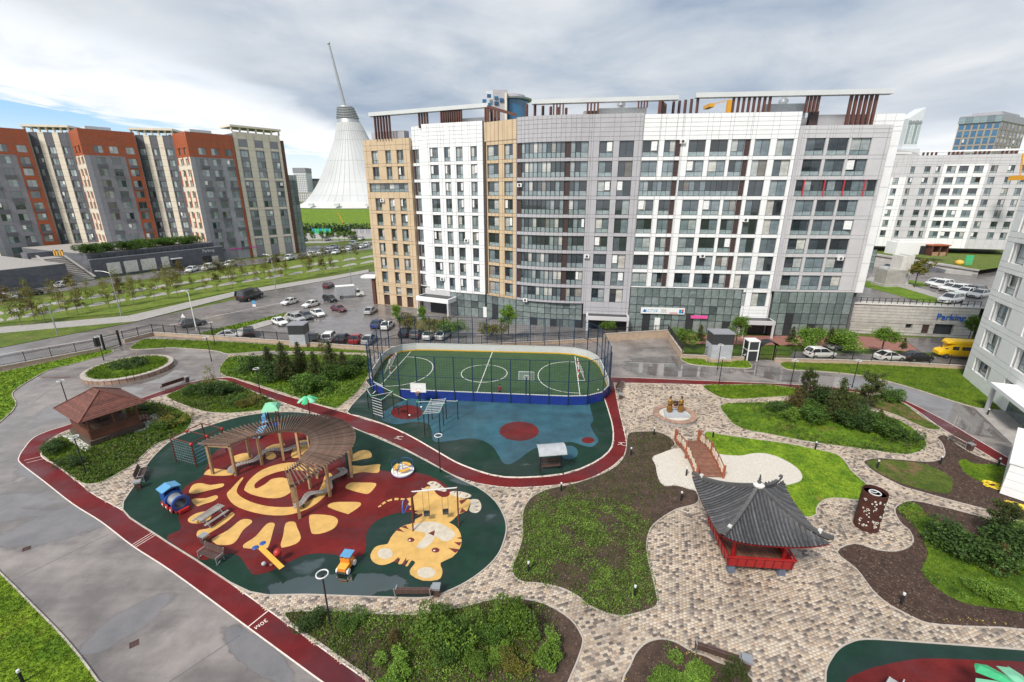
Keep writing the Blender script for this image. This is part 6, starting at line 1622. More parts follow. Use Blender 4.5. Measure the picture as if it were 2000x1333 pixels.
# box truck
def truck(pos, rz):
    t = thing('box_truck', 'white box truck with grey canvas body in the parking lot', 'truck', pos, rz)
    b = MB(); b.box(-3.2, -1.1, .8, 1.2, 1.1, 3.0); b.build('cargo_box', M['canvas_grey'], t)
    b = MB(); b.box(-3.22, -1.12, 3.0, 1.22, 1.12, 3.06); b.build('cargo_roof', M['white_paint'], t)
    b = MB(); b.loft([[(1.35, -.95, .5), (1.35, .95, .5), (1.35, .9, 2.1), (1.35, -.9, 2.1)], [(2.1, -.95, .5), (2.1, .95, .5), (2.1, .85, 2.05), (2.1, -.85, 2.05)], [(2.7, -.95, .5), (2.7, .95, .5), (2.7, .9, 1.25), (2.7, -.9, 1.25)], [(3.3, -.85, .5), (3.3, .85, .5), (3.3, .8, 1.0), (3.3, -.8, 1.0)]]); b.build('cab', M['white_paint'], t, True)
    b = MB(); b.add([(2.14, -.8, 1.98), (2.14, .8, 1.98), (2.72, .85, 1.3), (2.72, -.85, 1.3)], [(0, 3, 2, 1)]); b.build('windscreen', M['car_glass'], t)
    for s in (-1, 1):
        b = MB(); b.box(1.5, s * .96 - .02, 1.25, 2.3, s * .96 + .02, 1.9); b.build('side_window', M['car_glass'], t)
        for x in (-2.0, 2.5):
            b = MB(); b.tube((x, s * .95 - .12, .38), (x, s * .95 + .12, .38), .38, n=14); w = b.build('wheel', M['tyre'], t, True)
            b = MB(); b.tube((x, s * .95 - .13, .38), (x, s * .95 + .13, .38), .2, n=10); b.build('rim', M['rim'], w, True)
        b = MB(); b.obox((3.28, s * .6, .85), (.1, .3, .18)); b.build('headlight', M['head_lamp'], t)
truck(G(684, 581, OUT + .012), heading(670, 583, 705, 580))
# street lamps along the park strip and signs
def street_lamp(px, pyb, pyt, label, double=False, z=OUT, arm=1.6, m='steel', sgn=1):
    p = G(px, pyb, z); h = ztop(p, px, pyt) - z
    t = thing('street_lamp', label, 'lamp post', p, 0, 'street lamps')
    b = MB(); b.tube((0, 0, 0), (0, 0, h), .11, .06, 8); b.build('pole', M[m], t, True)
    b = MB(); b.path([(0, 0, h - .1), (-arm * .5 * sgn, 0, h + .25), (-arm * sgn, 0, h + .35)], .045, 6); b.build('arm', M[m], t, True)
    b = MB(); b.obox((-arm * sgn - .3 * sgn, 0, h + .36), (.8, .3, .1)); b.build('lamp_head', M['lamp_head'], t)
street_lamp(237, 618, 533, 'tall grey street lamp on the verge before the podium posters', arm=2.2)
street_lamp(113, 655, 596, 'grey street lamp with a square head at the left verge', arm=-1.5)
street_lamp(541, 578, 500, 'tall grey street lamp behind the black minibus', arm=1.2)
street_lamp(687, 560, 490, 'tall grey street lamp at the far side of the parking lot', arm=1.0)
street_lamp(384, 646, 572, 'white lamp post beside the dark grey off-roader', m='white_paint', arm=.6)
for px, yb, yt, lab in ((648, 452, 430, 'first slim lamp post before the green mound'), (684, 470, 438, 'second slim lamp post before the green mound'), (697, 445, 408, 'third and tallest slim lamp post before the green mound')):
    street_lamp(px, yb, yt, lab, arm=.5)
sn = thing('road_sign', 'blue and white road sign on the verge left of the white sedan', 'sign', G(500, 616, OUT))
b = MB(); b.tube((0, 0, 0), (0, 0, 3.2), .04, n=6); b.build('post', M['steel'], sn); b = MB(); b.box(-.35, -.06, 2.5, .35, -.03, 3.2); b.build('sign_plate', M['play_sky'], sn); b = MB(); b.box(-.35, -.06, 1.9, .35, -.03, 2.4); b.build('sign_plate', M['white_paint'], sn)
sn = thing('road_sign', 'red triangle road sign above the dark off-roader', 'sign', G(363, 642, OUT))
b = MB(); b.tube((0, 0, 0), (0, 0, 2.6), .04, n=6); b.build('post', M['steel'], sn); b = MB(); b.add([(-.45, -.05, 2.2), (.45, -.05, 2.2), (0, -.05, 3.0)], [(0, 1, 2)]); b.add([(-.45, -.03, 2.2), (.45, -.03, 2.2), (0, -.03, 3.0)], [(0, 2, 1)]); b.build('sign_plate', M['white_paint'], sn)

# ---- right side: red plaza before the house, parking wall, terrace behind it
out_sheet('plaza', [(1330, 655), (1500, 657), (1640, 655), (1830, 668), (1800, 690), (1600, 676), (1340, 672)], 'red_paving', .05)
out_sheet('plaza', [(690, 600), (745, 596), (940, 622), (1140, 642), (1330, 650), (1330, 657), (1000, 652), (820, 634), (700, 612)], 'asphalt_road', .05)
out_sheet('shrub_strip', [(1335, 674), (1600, 679), (1830, 690), (1890, 702), (1530, 694), (1335, 690)], 'grass_dark', .09)
out_sheet('parking_lane', [(1550, 688), (1900, 700), (1960, 715), (1540, 702)], 'asphalt_road', .1)
out_sheet('parking_lane', [(1760, 660), (1900, 664), (1990, 690), (1800, 690)], 'asphalt_road', .11)
RA, RB = V(G(1645, 650, OUT).xy), V(G(1897, 662, OUT).xy)
zc = on_wall(RA, RB, 1660, 593)[1]
pw = thing('parking_wall', 'pale stone garage front with a blue Parking sign on the right', 'building', (RA.x, RA.y, OUT))
def rw_(px, py): return on_wall(RA, RB, px, py)
def op(px0, py0, px1, py1, ty): s0, z1 = rw_(px0, py0); s1, z0 = rw_(px1, py1); return (s0, s1, max(z0, OUT + .02), z1, ty)
Lw = (RB - RA).length
facade(pw, RA + V((-2.6, 0.4)), RB, OUT, zc, [tuple((q + (2.6 if i < 2 else 0)) if i < 2 else q for i, q in enumerate(o)) for o in (op(1827, 633, 1859, 655, 'dark'), op(1803, 634, 1812, 652, 'door'), op(1770, 633, 1781, 642, 'dark'), op(1647, 631, 1657, 650, 'door'))], ['parking_stone'], lines_z=[OUT + .55 * k for k in range(1, 12)], gap=.035, joint='joint')
slab(pw, [RA + V((-3, .8)), RB + V((0, .6)), RB + V((3, 3)), RA + V((-3, 3.5))], OUT, zc - .1, 'parking_stone', 'core')
slab(pw, [RA + V((-2.6, .2)), RB + V((0.2, -.15)), RB + V((.2, .4)), RA + V((-2.6, .8))], zc, zc + .18, 'concrete_pale', 'coping')
rr_ = (RB - RA).normalized(); s_, z_ = rw_(1836, 621)
p = RA + rr_ * (s_ + 1.6) + V((rr_.y, -rr_.x)) * .2
text('parking_sign', 'Parking', 1.55, 'sign_blue', (p.x - RA.x, p.y - RA.y, z_ - OUT - .3), (R(90), 0, math.atan2(rr_.y, rr_.x)), pw, .06)
for k in range(22):
    q = RA + rr_ * (k * Lw / 21); b = MB(); b.box(-.04, .2, 0, .04, .28, 1.0); b.build('railing_post', M['iron_black'], pw, loc=(q.x - RA.x, q.y - RA.y, zc + .18 - OUT))
b = MB()
for z in (.5, .95): b.bar((0, .24, zc + .18 - OUT + z), (RB.x - RA.x, RB.y - RA.y + .24, zc + .18 - OUT + z), .05)
b.build('railing', M['iron_black'], pw)
TZr = zc - .15
def ter(name, pts, m, dz): return out_sheet(name, pts, m, dz, z=TZr)
ter('terrace_road', [(1650, 590), (1905, 602), (2300, 640), (2300, 500), (1660, 500)], 'asphalt_road', .02)
ter('terrace_lawn', [(1672, 547), (1740, 557), (1830, 583), (1860, 594), (1840, 594), (1790, 588), (1730, 571), (1675, 557)], 'grass', .06)
ter('terrace_lawn', [(1762, 545), (1800, 552), (1816, 560), (1775, 560), (1755, 552)], 'grass', .06)
ter('terrace_path', [(1700, 541), (1750, 549), (1850, 580), (1900, 596), (1880, 597), (1820, 580), (1740, 556), (1690, 548)], 'concrete', .05)
# stepped stone wall behind the terrace car park
SA, SB = V(at(1728, HOR, 128).xy), V(at(1960, HOR, 112).xy)
zb0 = on_wall(SA, SB, 1745, 500)[1]; ze0 = on_wall(SA, SB, 1930, 530)[1]
sw_ = thing('retaining_wall', 'long grey stone retaining wall behind the terrace car park', 'wall', (SA.x, SA.y, TZr))
b = MB(); d_ = SB - SA
b.add([(0, 0, 0), (d_.x, d_.y, 0), (d_.x, d_.y, ze0 - TZr), (0, 0, zb0 - TZr), (2, 8, 0), (d_.x + 2, d_.y + 8, 0), (d_.x + 2, d_.y + 8, ze0 - TZr), (2, 8, zb0 - TZr)], [(0, 1, 2, 3), (3, 2, 6, 7), (1, 5, 6, 2), (0, 3, 7, 4)]); b.build('wall_face', M['grey_stone'], sw_)
b = MB(); b.bar((0, -.1, zb0 - TZr), (d_.x, d_.y - .1, ze0 - TZr), .6, .35); b.build('wall_coping', M['concrete'], sw_)
b = MB(); b.bar((d_.x * .28, d_.y * .28 - .25, zb0 - TZr - 1.2), (d_.x * .72, d_.y * .72 - .25, .2), .1, 1.3); b.build('dark_stair', M['podium_stone'], sw_)
gd = sheet('garden_deck', [SA + V((0, .4)), SB + V((0, .4)), SB + V((60, 30)), V((190, 190)), V((100, 190))], min(zb0, ze0) - .1, M['grass_far'], .1)
bx = thing('vent_house', 'pale concrete ventilation house standing on the terrace lawn', 'shed', G(1742, 558, TZr))
for i, (x0, x1, h, m) in enumerate(((-3.0, 1.6, 3.6, 'concrete'), (-.2, 1.0, 6.6, 'concrete_pale'), (1.3, 2.6, 6.8, 'concrete_pale'))):
    b = MB(); b.box(x0, -1.6 + i * .3, 0, x1, 1.6, h); b.build('concrete_block', M[m], bx)
b = MB(); b.box(-3.3, -1.9, 0, 2.9, 1.9, .5); b.build('plinth', M['grey_stone'], bx)
wk = thing('garden_shed', 'white flat roofed shed above the stone retaining wall', 'shed', (*at(1815, HOR, 130).xy, zb0 - .4))
b = MB(); b.box(-5, 0, 0, 5, 4, 3.4); b.build('wall', M['white_paint'], wk); b = MB(); b.box(-4.5, .2, 3.4, 4, 3, 4.0); b.build('roof', M['white_paint'], wk); b = MB(); b.box(1.6, -.1, 0, 3.4, .1, 2.4); b.build('door', M['frame_dark'], wk)
pv = thing('garden_pavilion', 'small orange timber pavilion above the retaining wall', 'pavilion', (*at(1868, HOR, 128).xy, zb0 - .5))
for x in (-2.2, -.1, 2.0):
    b = MB(); b.box(x, 0, 0, x + .3, 2.6, 2.7); b.build('post', M['fin_brown'], pv)
b = MB(); b.box(-2.6, -.2, 2.7, 2.6, 3, 3.0); b.build('roof', M['orange_clad'], pv); b = MB(); b.box(-2.2, .1, 0, 2.2, .2, 1.0); b.build('panel', M['wood_pergola'], pv)
cl_ = thing('play_tower', 'orange and teal climbing blocks above the retaining wall', 'playground', (*at(1915, HOR, 122).xy, ze0 - .3))
b = MB(); b.ball((0, 0, 1.2), 1.6, 8, sz=.8); b.build('dome', M['play_yellow'], cl_, True); b = MB(); b.box(2.2, -.5, -1.4, 5.2, .2, 4.4); b.build('climbing_board', M['play_green'], cl_)
for k in range(9):
    b = MB(); b.ball((2.6 + (k % 3) * 1.0, -.55, -.6 + (k // 3) * 1.5 + .3 * (k % 2)), .16, 6); b.build('hold', M['play_orange'], cl_)
cl_.scale = (.6, .6, .6)
gl = thing('glass_lobby', 'dark gridded glass stair house left of the retaining wall', 'shed', (*at(1710, HOR, 122).xy, TZr))
curtain(gl, V((gl.location.x - .6, 122)), V((gl.location.x + 3.2, 121)), TZr, TZr + 5.4, 3, tuple(TZr + .9 * k for k in range(1, 6)))
b = MB(); b.box(-9, .6, 0, -.4, 4, 4.6); b.build('wall', M['grey_stone'], gl); b = MB(); b.box(-9, .2, 4.6, 0, 4, 5.0); b.build('roof', M['concrete'], gl); b = MB(); b.box(-5, .4, 0, -3, .7, 3); b.build('door', M['frame_dark'], gl)
for i, (x, y, c) in enumerate(((1825, 558, WHT), (1838, 563, WHT), (1855, 568, WHT), (1872, 573, WHT), (1885, 577, WHT), (1900, 576, GRY), (1912, 581, SIL), (1752, 524, BLK), (1735, 527, SIL), (1855, 592, WHT))):
    car(['sedan', 'suv'][i % 2], G(x, y, TZr + .02), R(200), c, '%s car in the row on the terrace behind the garage front' % ORD[i], 'cars on the terrace', scale=1.1)
plant(('tree', 'pale'), G(1786, 562, TZr), 6.0, 'thin pale blossoming tree on the terrace lawn')
# back right house
HA, HB = V(at(1726, HOR, 152).xy), V(at(2012, HOR, 141).xy)
zg = zb0 - .4
bh = thing('apartment_house', 'pale grey and white apartment house behind the terrace on the right', 'building', (HA.x, HA.y, zg))
RH = [(31.7 - 3.2 * k - 2.1, 31.7 - 3.2 * k) for k in range(9)]
pxh = [(1738, 1749), (1767, 1775), (1793.5, 1805), (1815.6, 1823.7), (1836.5, 1854), (1860, 1878), (1889, 1907), (1921, 1934), (1954, 1967), (1980, 1993)]
oh = []
for j, (a, b_) in enumerate(pxh):
    s0, s1 = on_wall(HA, HB, a)[0], on_wall(HA, HB, b_)[0]
    for k, (za, zb) in enumerate(RH):
        if j == 0 and k == 0: continue
        if za > zg + .3: oh.append((s0, s1, za, zb, 'A'))
xw = [on_wall(HA, HB, q)[0] for q in (1733, 1763, 1829, 1916, 1757)]
def mfh(x, z): return 1 if (xw[0] < x < xw[1] and z < 28.8) or (xw[2] < x < xw[3] and z < 32.2) else 0
facade(bh, HA, HB, zg, 34.8, [o for o in oh], ['pale_clad', 'white_clad'], mfh, gap=.05, reveal=.25, lines_x=xw, lines_z=[32.2, 28.8, 33, 33.9])
slab(bh, [HA + V((.3, .5)), HB + V((0, .5)), HB + V((10, 14)), HA + V((4, 16))], zg, 34.2, 'joint', 'core')
slab(bh, [HA + V((8, -.2)), HB + V((0, -.2)), HB + V((0, 1)), HA + V((8, 1))], 35.7, 36.2, 'white_clad', 'roof_frame')
for k in range(26):
    if k % 6 in (4, 5): continue
    q = HA + (HB - HA) * (.22 + .76 * k / 26); slab(bh, [q + V((-.15, 0)), q + V((.15, 0)), q + V((.15, .5)), q + V((-.15, .5))], 34.8, 35.7, 'fin_brown', 'fin')
slab(bh, [HA + V((-.4, -.5)), HA + V((5, -.9)), HA + V((5, 2)), HA + V((-.4, 2))], 35.4, 35.8, 'white_clad', 'roof_frame')
# near white house on the right edge
NA = V((62.0, 58.3)); ND = V((-.44, -.9)).normalized(); NBp = NA + ND * 20
nh = thing('white_house', 'white clad apartment house cut by the right edge of the view', 'building', (NA.x, NA.y, 0))
on = []
def nwin(q): return on_wall(NA, NBp, *q)
for j, (s0, s1) in enumerate(((1.9, 6.3), (9.9, 14.3))):
    for k in range(9):
        z0 = 4.9 + 3.65 * (k - 1) if k else 1.65
        h = 1.75 if k == 0 else 2.4
        on += [(s0, s0 + .75, z0, z0 + h, 'panel'), (s0 + .75, s1 - .75, z0, z0 + h, 'A1'), (s1 - .75, s1, z0, z0 + h, 'panel')]
facade(nh, NA, NBp, 0, 34, on, ['bright_white'], gap=.05, reveal=.45, lines_z=[4.2 + 3.65 * k for k in range(9)])
slab(nh, [NA + V((.5, -.1)), NBp + V((.6, 0)), NBp + V((18, 8)), NA + V((16, 12))], 0, 33.5, 'joint', 'core')
facade(nh, NA + V((14, 13)), NA, OUT, 34, [], ['white_clad'], lines_z=[4.2 + 3.65 * k for k in range(9)])
cn = NA + ND * 12.4
slab(nh, [cn + V((.3, 0)), cn + ND * 8 + V((.3, 0)), cn + ND * 8 + V((-2.0, .95)), cn + V((-2.0, .95))], 3.1, 3.5, 'white_clad', 'porch_roof')
slab(nh, [cn + V((-1.8, .8)), cn + V((-1.5, .7)), cn + V((-1.6, .4)), cn + V((-1.9, .5))], 0, 3.1, 'pale_clad', 'porch_post')
slab(nh, [cn + V((.0, 0)), cn + ND * 5 + V((0, 0)), cn + ND * 5 + V((-.1, .05)), cn + V((-.1, .05))], 0, 2.7, 'pane_green', 'lobby_glass')
slab(nh, [cn + V((.4, .4)), cn + ND * 9 + V((.4, 0)), cn + ND * 9 + V((-2.6, 1.2)), cn + V((-2.6, 1.2))], 0, .16, 'concrete', 'porch_step')
# ================================================================== COURTYARD THINGS
def local(root, b, name, m, parent=None, smooth=False):
    return b.build(name, M[m] if isinstance(m, str) else m, parent or root, smooth)
# ---- perimeter wall and railings
def fence(pts, label, h_wall=.55, h=1.35, step=2.6, hide=0, z=0.0):
    """low tan wall with an iron railing; pts in world xy"""
    P = [V(p) for p in pts]; root = thing('yard_fence', label, 'fence', (*P[0], OUT))
    o = P[0]
    post = MB(); post.box(-.045, -.045, 0, .045, .045, h + .12); pm = post.mesh('post', M['iron_black'])
    RM = {}
    for a, c in zip(P[:-1], P[1:]):
        L = (c - a).length; u = (c - a) / L; rz = math.atan2(u.y, u.x)
        b = MB(); b.box(0, -.16, 0, L, .16, h_wall - OUT); w = b.build('base_wall', M['tan_wall'], root, loc=(a.x - o.x, a.y - o.y, 0)); w.rotation_euler = (0, 0, rz)
        b = MB(); b.box(-.02, -.21, h_wall - OUT, L + .02, .21, h_wall - OUT + .07); w = b.build('wall_coping', M['kerb'], root, loc=(a.x - o.x, a.y - o.y, 0)); w.rotation_euler = (0, 0, rz)
        n = max(1, round(L / step)); s = L / n
        k_ = round(s, 2)
        if k_ not in RM:
            r = MB(); r.box(0, -.02, .12, s, .02, .17); r.box(0, -.02, h - .17, s, .02, h - .12); r.box(0, -.02, h - .02, s, .02, h + .03)
            for q in range(1, int(s / .14)): r.box(q * .14 - .011, -.011, .1, q * .14 + .011, .011, h)
            RM[k_] = r.mesh('railing', M['iron_black'])
        for i in range(n):
            p = a + u * (i * s); zz = h_wall - OUT + .07
            link('post', pm, root, (p.x - o.x, p.y - o.y, zz), rz); link('railing', RM[k_], root, (p.x - o.x, p.y - o.y, zz), rz)
    return root
gw = lambda *a: [G(*p, .0).xy for p in a]
fence(gw((-220, 770), (0, 724), (196, 687)), 'black iron railing on a tan wall left of the black gate')
fence(gw((243, 670), (300, 655), (440, 664), (570, 673)), 'black iron railing on a tan wall between the gate and the dark booth')
fence(gw((606, 676), (722, 684), (850, 683), (1000, 676), (1178, 667)), 'black iron railing on a tan wall behind the sports court')
fence(gw((1178, 667), (1303, 659)), 'tan wall with a low railing closing the wet asphalt yard', h_wall=1.3, h=.9)
fence(gw((1303, 659), (1331, 700)), 'short tan side wall with a railing left of the pale booth', h_wall=1.1, h=1.0)
fence(gw((1331, 700), (1380, 702)), 'short railing left of the pale stone booth')
fence(gw((1420, 704), (1452, 705)), 'short railing between the pale booth and the white kiosk')
fence(gw((1512, 707), (1700, 712), (1890, 722), (1960, 735)), 'long black railing on a tan wall in front of the yellow van')
gt = thing('iron_gate', 'black iron gate at the left end of the yard', 'gate', G(205, 684))
ga = G(205, 684); gb = G(236, 675); u = (gb - ga).to_2d(); rz = math.atan2(u.y, u.x); gt.rotation_euler = (0, 0, rz); L = u.length
for x in (0, L):
    b = MB(); b.box(x - .12, -.12, 0, x + .12, .12, 2.6); local(gt, b, 'gate_post', 'iron_black')
b = MB()
for q in range(1, int(L / .16)): b.box(q * .16 - .012, -.012, .15, q * .16 + .012, .012, 2.2)
for z in (.2, 1.2, 2.1): b.box(0, -.03, z, L, .03, z + .06)
local(gt, b, 'gate_leaf', 'iron_black')
b = MB(); b.box(-1.1, -.3, .9, -.5, .2, 2.3); local(gt, b, 'entry_box', 'iron_black')
def booth(px, py, w, d, h1, h2, label, m1, m2, rz=0.0):
    t = thing('vent_booth', label, 'booth', G(px, py), rz)
    b = MB(); b.box(-w / 2 - .15, -d / 2 - .15, 0, w / 2 + .15, d / 2 + .15, .45); local(t, b, 'plinth', 'tan_wall')
    b = MB(); b.box(-w / 2, -d / 2, .45, w / 2, d / 2, h1); local(t, b, 'wall', m1)
    b = MB(); b.box(-w / 2 - .02, -d / 2 - .02, h1, w / 2 + .02, d / 2 + .02, h2); c = local(t, b, 'louvre_box', m2)
    for k in range(7):
        z = h1 + .12 + k * (h2 - h1 - .2) / 7
        b = MB(); b.box(-w / 2 + .05, -d / 2 - .06, z, w / 2 - .05, -d / 2 - .02, z + .07); b.build('louvre', M['steel_dark'], c)
    b = MB(); b.box(-w / 2 - .12, -d / 2 - .12, h2, w / 2 + .12, d / 2 + .12, h2 + .14); local(t, b, 'roof_plate', 'slate_clad')
    return t
booth(588, 675, 2.5, 2.2, 2.2, 3.7, 'dark topped grey stone booth behind the bushes on the left', 'booth_stone', 'steel_dark', R(3))
bt = booth(1401, 702, 3.0, 2.4, 2.7, 4.3, 'dark topped pale stone booth beside the wet yard on the right', 'booth_stone', 'steel_dark', R(-2))
kb = thing('guard_kiosk', 'narrow white framed glass kiosk beside the right gate', 'kiosk', G(1463, 702))
for x in (-.75, .75):
    for y in (-.75, .75):
        b = MB(); b.box(x - .07, y - .07, 0, x + .07, y + .07, 3.0); local(kb, b, 'corner_post', 'white_paint')
b = MB(); b.box(-.85, -.85, 3.0, .85, .85, 3.15); local(kb, b, 'roof', 'white_paint')
for z0, z1, m in ((.1, 1.5, 'frame_dark'), (1.75, 2.9, 'car_glass')):
    for s in (-1, 1):
        b = MB(); b.box(-.68, s * .74 - .02, z0, .68, s * .74 + .02, z1); local(kb, b, 'pane', m)
        b = MB(); b.box(s * .74 - .02, -.68, z0, s * .74 + .02, .68, z1); local(kb, b, 'pane', m)
b = MB(); b.box(-.7, -.78, 1.52, .7, .78, 1.72); local(kb, b, 'mid_rail', 'white_paint')
gt2 = thing('gate_portal', 'black gate with a round hood beside the white kiosk', 'gate', G(1495, 704))
for x in (-1.1, 1.1):
    b = MB(); b.box(x - .08, -.08, 0, x + .08, .08, 2.5); local(gt2, b, 'gate_post', 'iron_black')
b = MB()
for k in range(9):
    a0, a1 = math.pi * k / 9, math.pi * (k + 1) / 9; b.add([(1.2 * math.cos(a0), -.9, 2.4 + .7 * math.sin(a0)), (1.2 * math.cos(a1), -.9, 2.4 + .7 * math.sin(a1)), (1.2 * math.cos(a1), .9, 2.4 + .7 * math.sin(a1)), (1.2 * math.cos(a0), .9, 2.4 + .7 * math.sin(a0))], [(0, 1, 2, 3)])
local(gt2, b, 'hood', 'iron_black')
b = MB()
for q in range(-6, 7): b.box(q * .16 - .015, .3, .1, q * .16 + .015, .33, 2.3)
local(gt2, b, 'gate_leaf', 'iron_black')
bk = thing('white_bicycle', 'white bicycle leaning on the fence left of the white kiosk', 'bicycle', G(1448, 702) + Vector((0, -.3, 0)), R(15))
for x in (-.5, .5):
    b = MB(); b.path([(x + .33 * math.cos(2 * math.pi * i / 16), 0, .34 + .33 * math.sin(2 * math.pi * i / 16)) for i in range(16)], .02, 5, True); local(bk, b, 'wheel', 'trim_black')
b = MB()
for p, q in (((-.5, 0, .34), (-.15, 0, .85)), ((-.15, 0, .85), (.42, 0, .85)), ((.5, 0, .34), (.38, 0, 1.0)), ((-.05, 0, .32), (.4, 0, .8)), ((-.15, 0, .85), (-.05, 0, .32)), ((-.5, 0, .34), (-.05, 0, .32))): b.tube(p, q, .03, n=6)
local(bk, b, 'frame', 'white_paint')
b = MB(); b.obox((-.18, 0, .95), (.25, .12, .06)); local(bk, b, 'saddle', 'trim_black'); b = MB(); b.tube((.36, -.25, 1.02), (.36, .25, 1.02), .02, n=6); local(bk, b, 'handlebar', 'steel')

# ---- round raised flower bed
fb = G(249, 721); rb = 6.2
rbed = thing('round_planter', 'round raised flower bed with a pale stone rim', 'planter', (-54.2, 60.3, 0))
n = 40; R0, R1 = 5.1, 4.6
for k in range(n):
    a0, a1 = 2 * math.pi * k / n, 2 * math.pi * (k + 1) / n - .012
    b = MB(); q = lambda r, a, z: (r * math.cos(a), r * math.sin(a), z)
    b.add([q(R0, a0, 0), q(R0, a1, 0), q(R0, a1, .5), q(R0, a0, .5), q(R1, a0, .5), q(R1, a1, .5)], [(0, 1, 2, 3), (3, 2, 5, 4)]); b.build('wall_stone', M['granite_brown'], rbed)
    b = MB(); b.add([q(R0 + .07, a0, .5), q(R0 + .07, a1, .5), q(R0 + .07, a1, .6), q(R0 + .07, a0, .6), q(R1 - .15, a0, .6), q(R1 - .15, a1, .6), q(R1 - .15, a0, .4), q(R1 - .15, a1, .4)], [(0, 1, 2, 3), (3, 2, 5, 4), (4, 5, 7, 6)]); b.build('rim_stone', M['kerb'], rbed)
b = MB(); b.lathe([(R1 - .1, .45), (3.4, .62), (1.5, .78), (.01, .82)], 32); bt_ = local(rbed, b, 'turf', 'grass', smooth=True)
pc = [(-54.2 + 4.6 * math.cos(t), 60.3 + 4.6 * math.sin(t)) for t in np.linspace(0, 6.28, 24)]
rs = np.random.RandomState(6)
blades('grass_blades', pc, 45, .25, .03, 'grass', rbed, 5, .6)
for o in [o for o in COL.objects if o.parent == rbed and o.name.startswith('grass_blades')]: o.location = (54.2, -60.3, 0)
o = weeds('ground_cover', [(-54.2 + 2.2 * math.cos(t), 60.6 + 2.2 * math.sin(t)) for t in np.linspace(0, 6.28, 16)], 14, .7, .12, 'leaf_dark', rbed, 7, .7); o.location = (54.2, -60.3, 0)

# ---- gazebo
def gazebo():
    F, Rr, Lf = V((-41.7, 40.05)), V((-39.7, 43.4)), V((-45.95, 42.66))
    u = (Rr - F); w = (Lf - F); u = u.normalized(); w = V((-u.y, u.x)); a, c = 4.2, 4.9
    t = thing('gazebo', 'brown timber gazebo with a shingled hip roof on the left', 'pavilion', (*F, 0.06), math.atan2(u.y, u.x))
    b = MB(); b.box(-.2, -.2, 0, a + .2, c + .2, .55); local(t, b, 'platform', 'bark')
    for x in (.12, a / 2, a - .12):
        for y in (.12, c / 2, c - .12):
            if x == a / 2 and y == c / 2: continue
            b = MB(); b.box(x - .09, y - .09, .55, x + .09, y + .09, 2.95); local(t, b, 'post', 'wood_brown')
    me = MB(); me.box(0, -.03, 0, 1, .03, .15); pm = me.mesh('plank', M['wood_brown'])
    for k in range(5):
        z = .6 + k * .18
        for (x, y, rz, L) in ((0.12, .02, 0, a - .24), (.02, .12, R(90), c - .24), (.12, c - .02, 0, a - .24)):
            o = link('plank', pm, t, (x, y, z), rz); o.scale = (L, 1, 1)
    b = MB()
    for x0 in (.2, a / 2 + .1):
        for k in range(7):
            xx = x0 + k * .27; b.bar((xx, .02, 1.6), (xx + .27, .02, 2.1), .03); b.bar((xx + .27, .02, 1.6), (xx, .02, 2.1), .03)
    for y0 in (.2, c / 2 + .1):
        for k in range(8):
            yy = y0 + k * .27; b.bar((.02, yy, 1.6), (.02, yy + .27, 2.1), .03); b.bar((.02, yy + .27, 1.6), (.02, yy, 2.1), .03)
    local(t, b, 'lattice', 'wood_brown')
    b = MB()
    for (p, q) in (((.1, .02, 2.9), (a - .1, .02, 2.9)), ((.1, c - .02, 2.9), (a - .1, c - .02, 2.9)), ((.02, .1, 2.9), (.02, c - .1, 2.9)), ((a - .02, .1, 2.9), (a - .02, c - .1, 2.9)), ((.1, .02, 1.5), (a - .1, .02, 1.5)), ((.02, .1, 1.5), (.02, c - .1, 1.5))): b.bar(p, q, .12)
    local(t, b, 'beam', 'wood_brown')
    b = MB(); b.box(a - .1, 1.4, 0.2, a + .9, 3.2, .35); b.box(a - .1, 1.4, 0, a + 1.5, 3.2, .18); local(t, b, 'step', 'wood_brown')
    for y in (1.35, 3.25):
        b = MB(); b.bar((a, y, 1.5), (a + 1.3, y, 1.0), .07)
        for k in range(5): b.bar((a + k * .3, y, .3), (a + k * .3, y, 1.45 - k * .11), .05)
        local(t, b, 'handrail', 'wood_brown')
    # hip roof of shingle courses
    e = .75; z0, z1 = 2.95, 4.75; ci = c / 2 - 1.0
    E = [V((-e, -e)), V((a + e, -e)), V((a + e, c + e)), V((-e, c + e))]; Rg = [V((a / 2, c / 2 - ci * .45)), V((a / 2, c / 2 + ci * .45))]
    b = MB(); b.add([(*E[0], z0), (*E[1], z0), (*E[2], z0), (*E[3], z0), (*Rg[0], z1), (*Rg[1], z1)], [(0, 1, 4), (1, 2, 5, 4), (2, 3, 5), (3, 0, 4, 5), (3, 2, 1, 0)]); rf = local(t, b, 'roof', 'wood_roof')
    for (p0, p1, q0, q1) in ((E[0], E[1], Rg[0], Rg[0]), (E[1], E[2], Rg[0], Rg[1]), (E[2], E[3], Rg[1], Rg[1]), (E[3], E[0], Rg[1], Rg[0])):
        for k in range(14):
            t0, t1 = k / 14, (k + 1.25) / 14; t1 = min(t1, 1)
            A0, A1 = p0.lerp(q0, t0), p1.lerp(q1, t0); B0, B1 = p0.lerp(q0, t1), p1.lerp(q1, t1)
            za, zb = z0 + (z1 - z0) * t0 + .05, z0 + (z1 - z0) * t1 + .012
            b = MB(); b.add([(*A0, za), (*A1, za), (*B1, zb), (*B0, zb), (*A0, za - .05), (*A1, za - .05)], [(0, 1, 2, 3), (4, 5, 1, 0)]); b.build('shingle_course', M['wood_roof'], rf)
    for q, e_ in ((Rg[0], E[0]), (Rg[0], E[1]), (Rg[1], E[2]), (Rg[1], E[3])):
        b = MB(); b.bar((*e_, z0 + .06), (*q, z1 + .06), .16, .05); b.build('hip_cap', M['wood_roof'], rf)
gazebo()
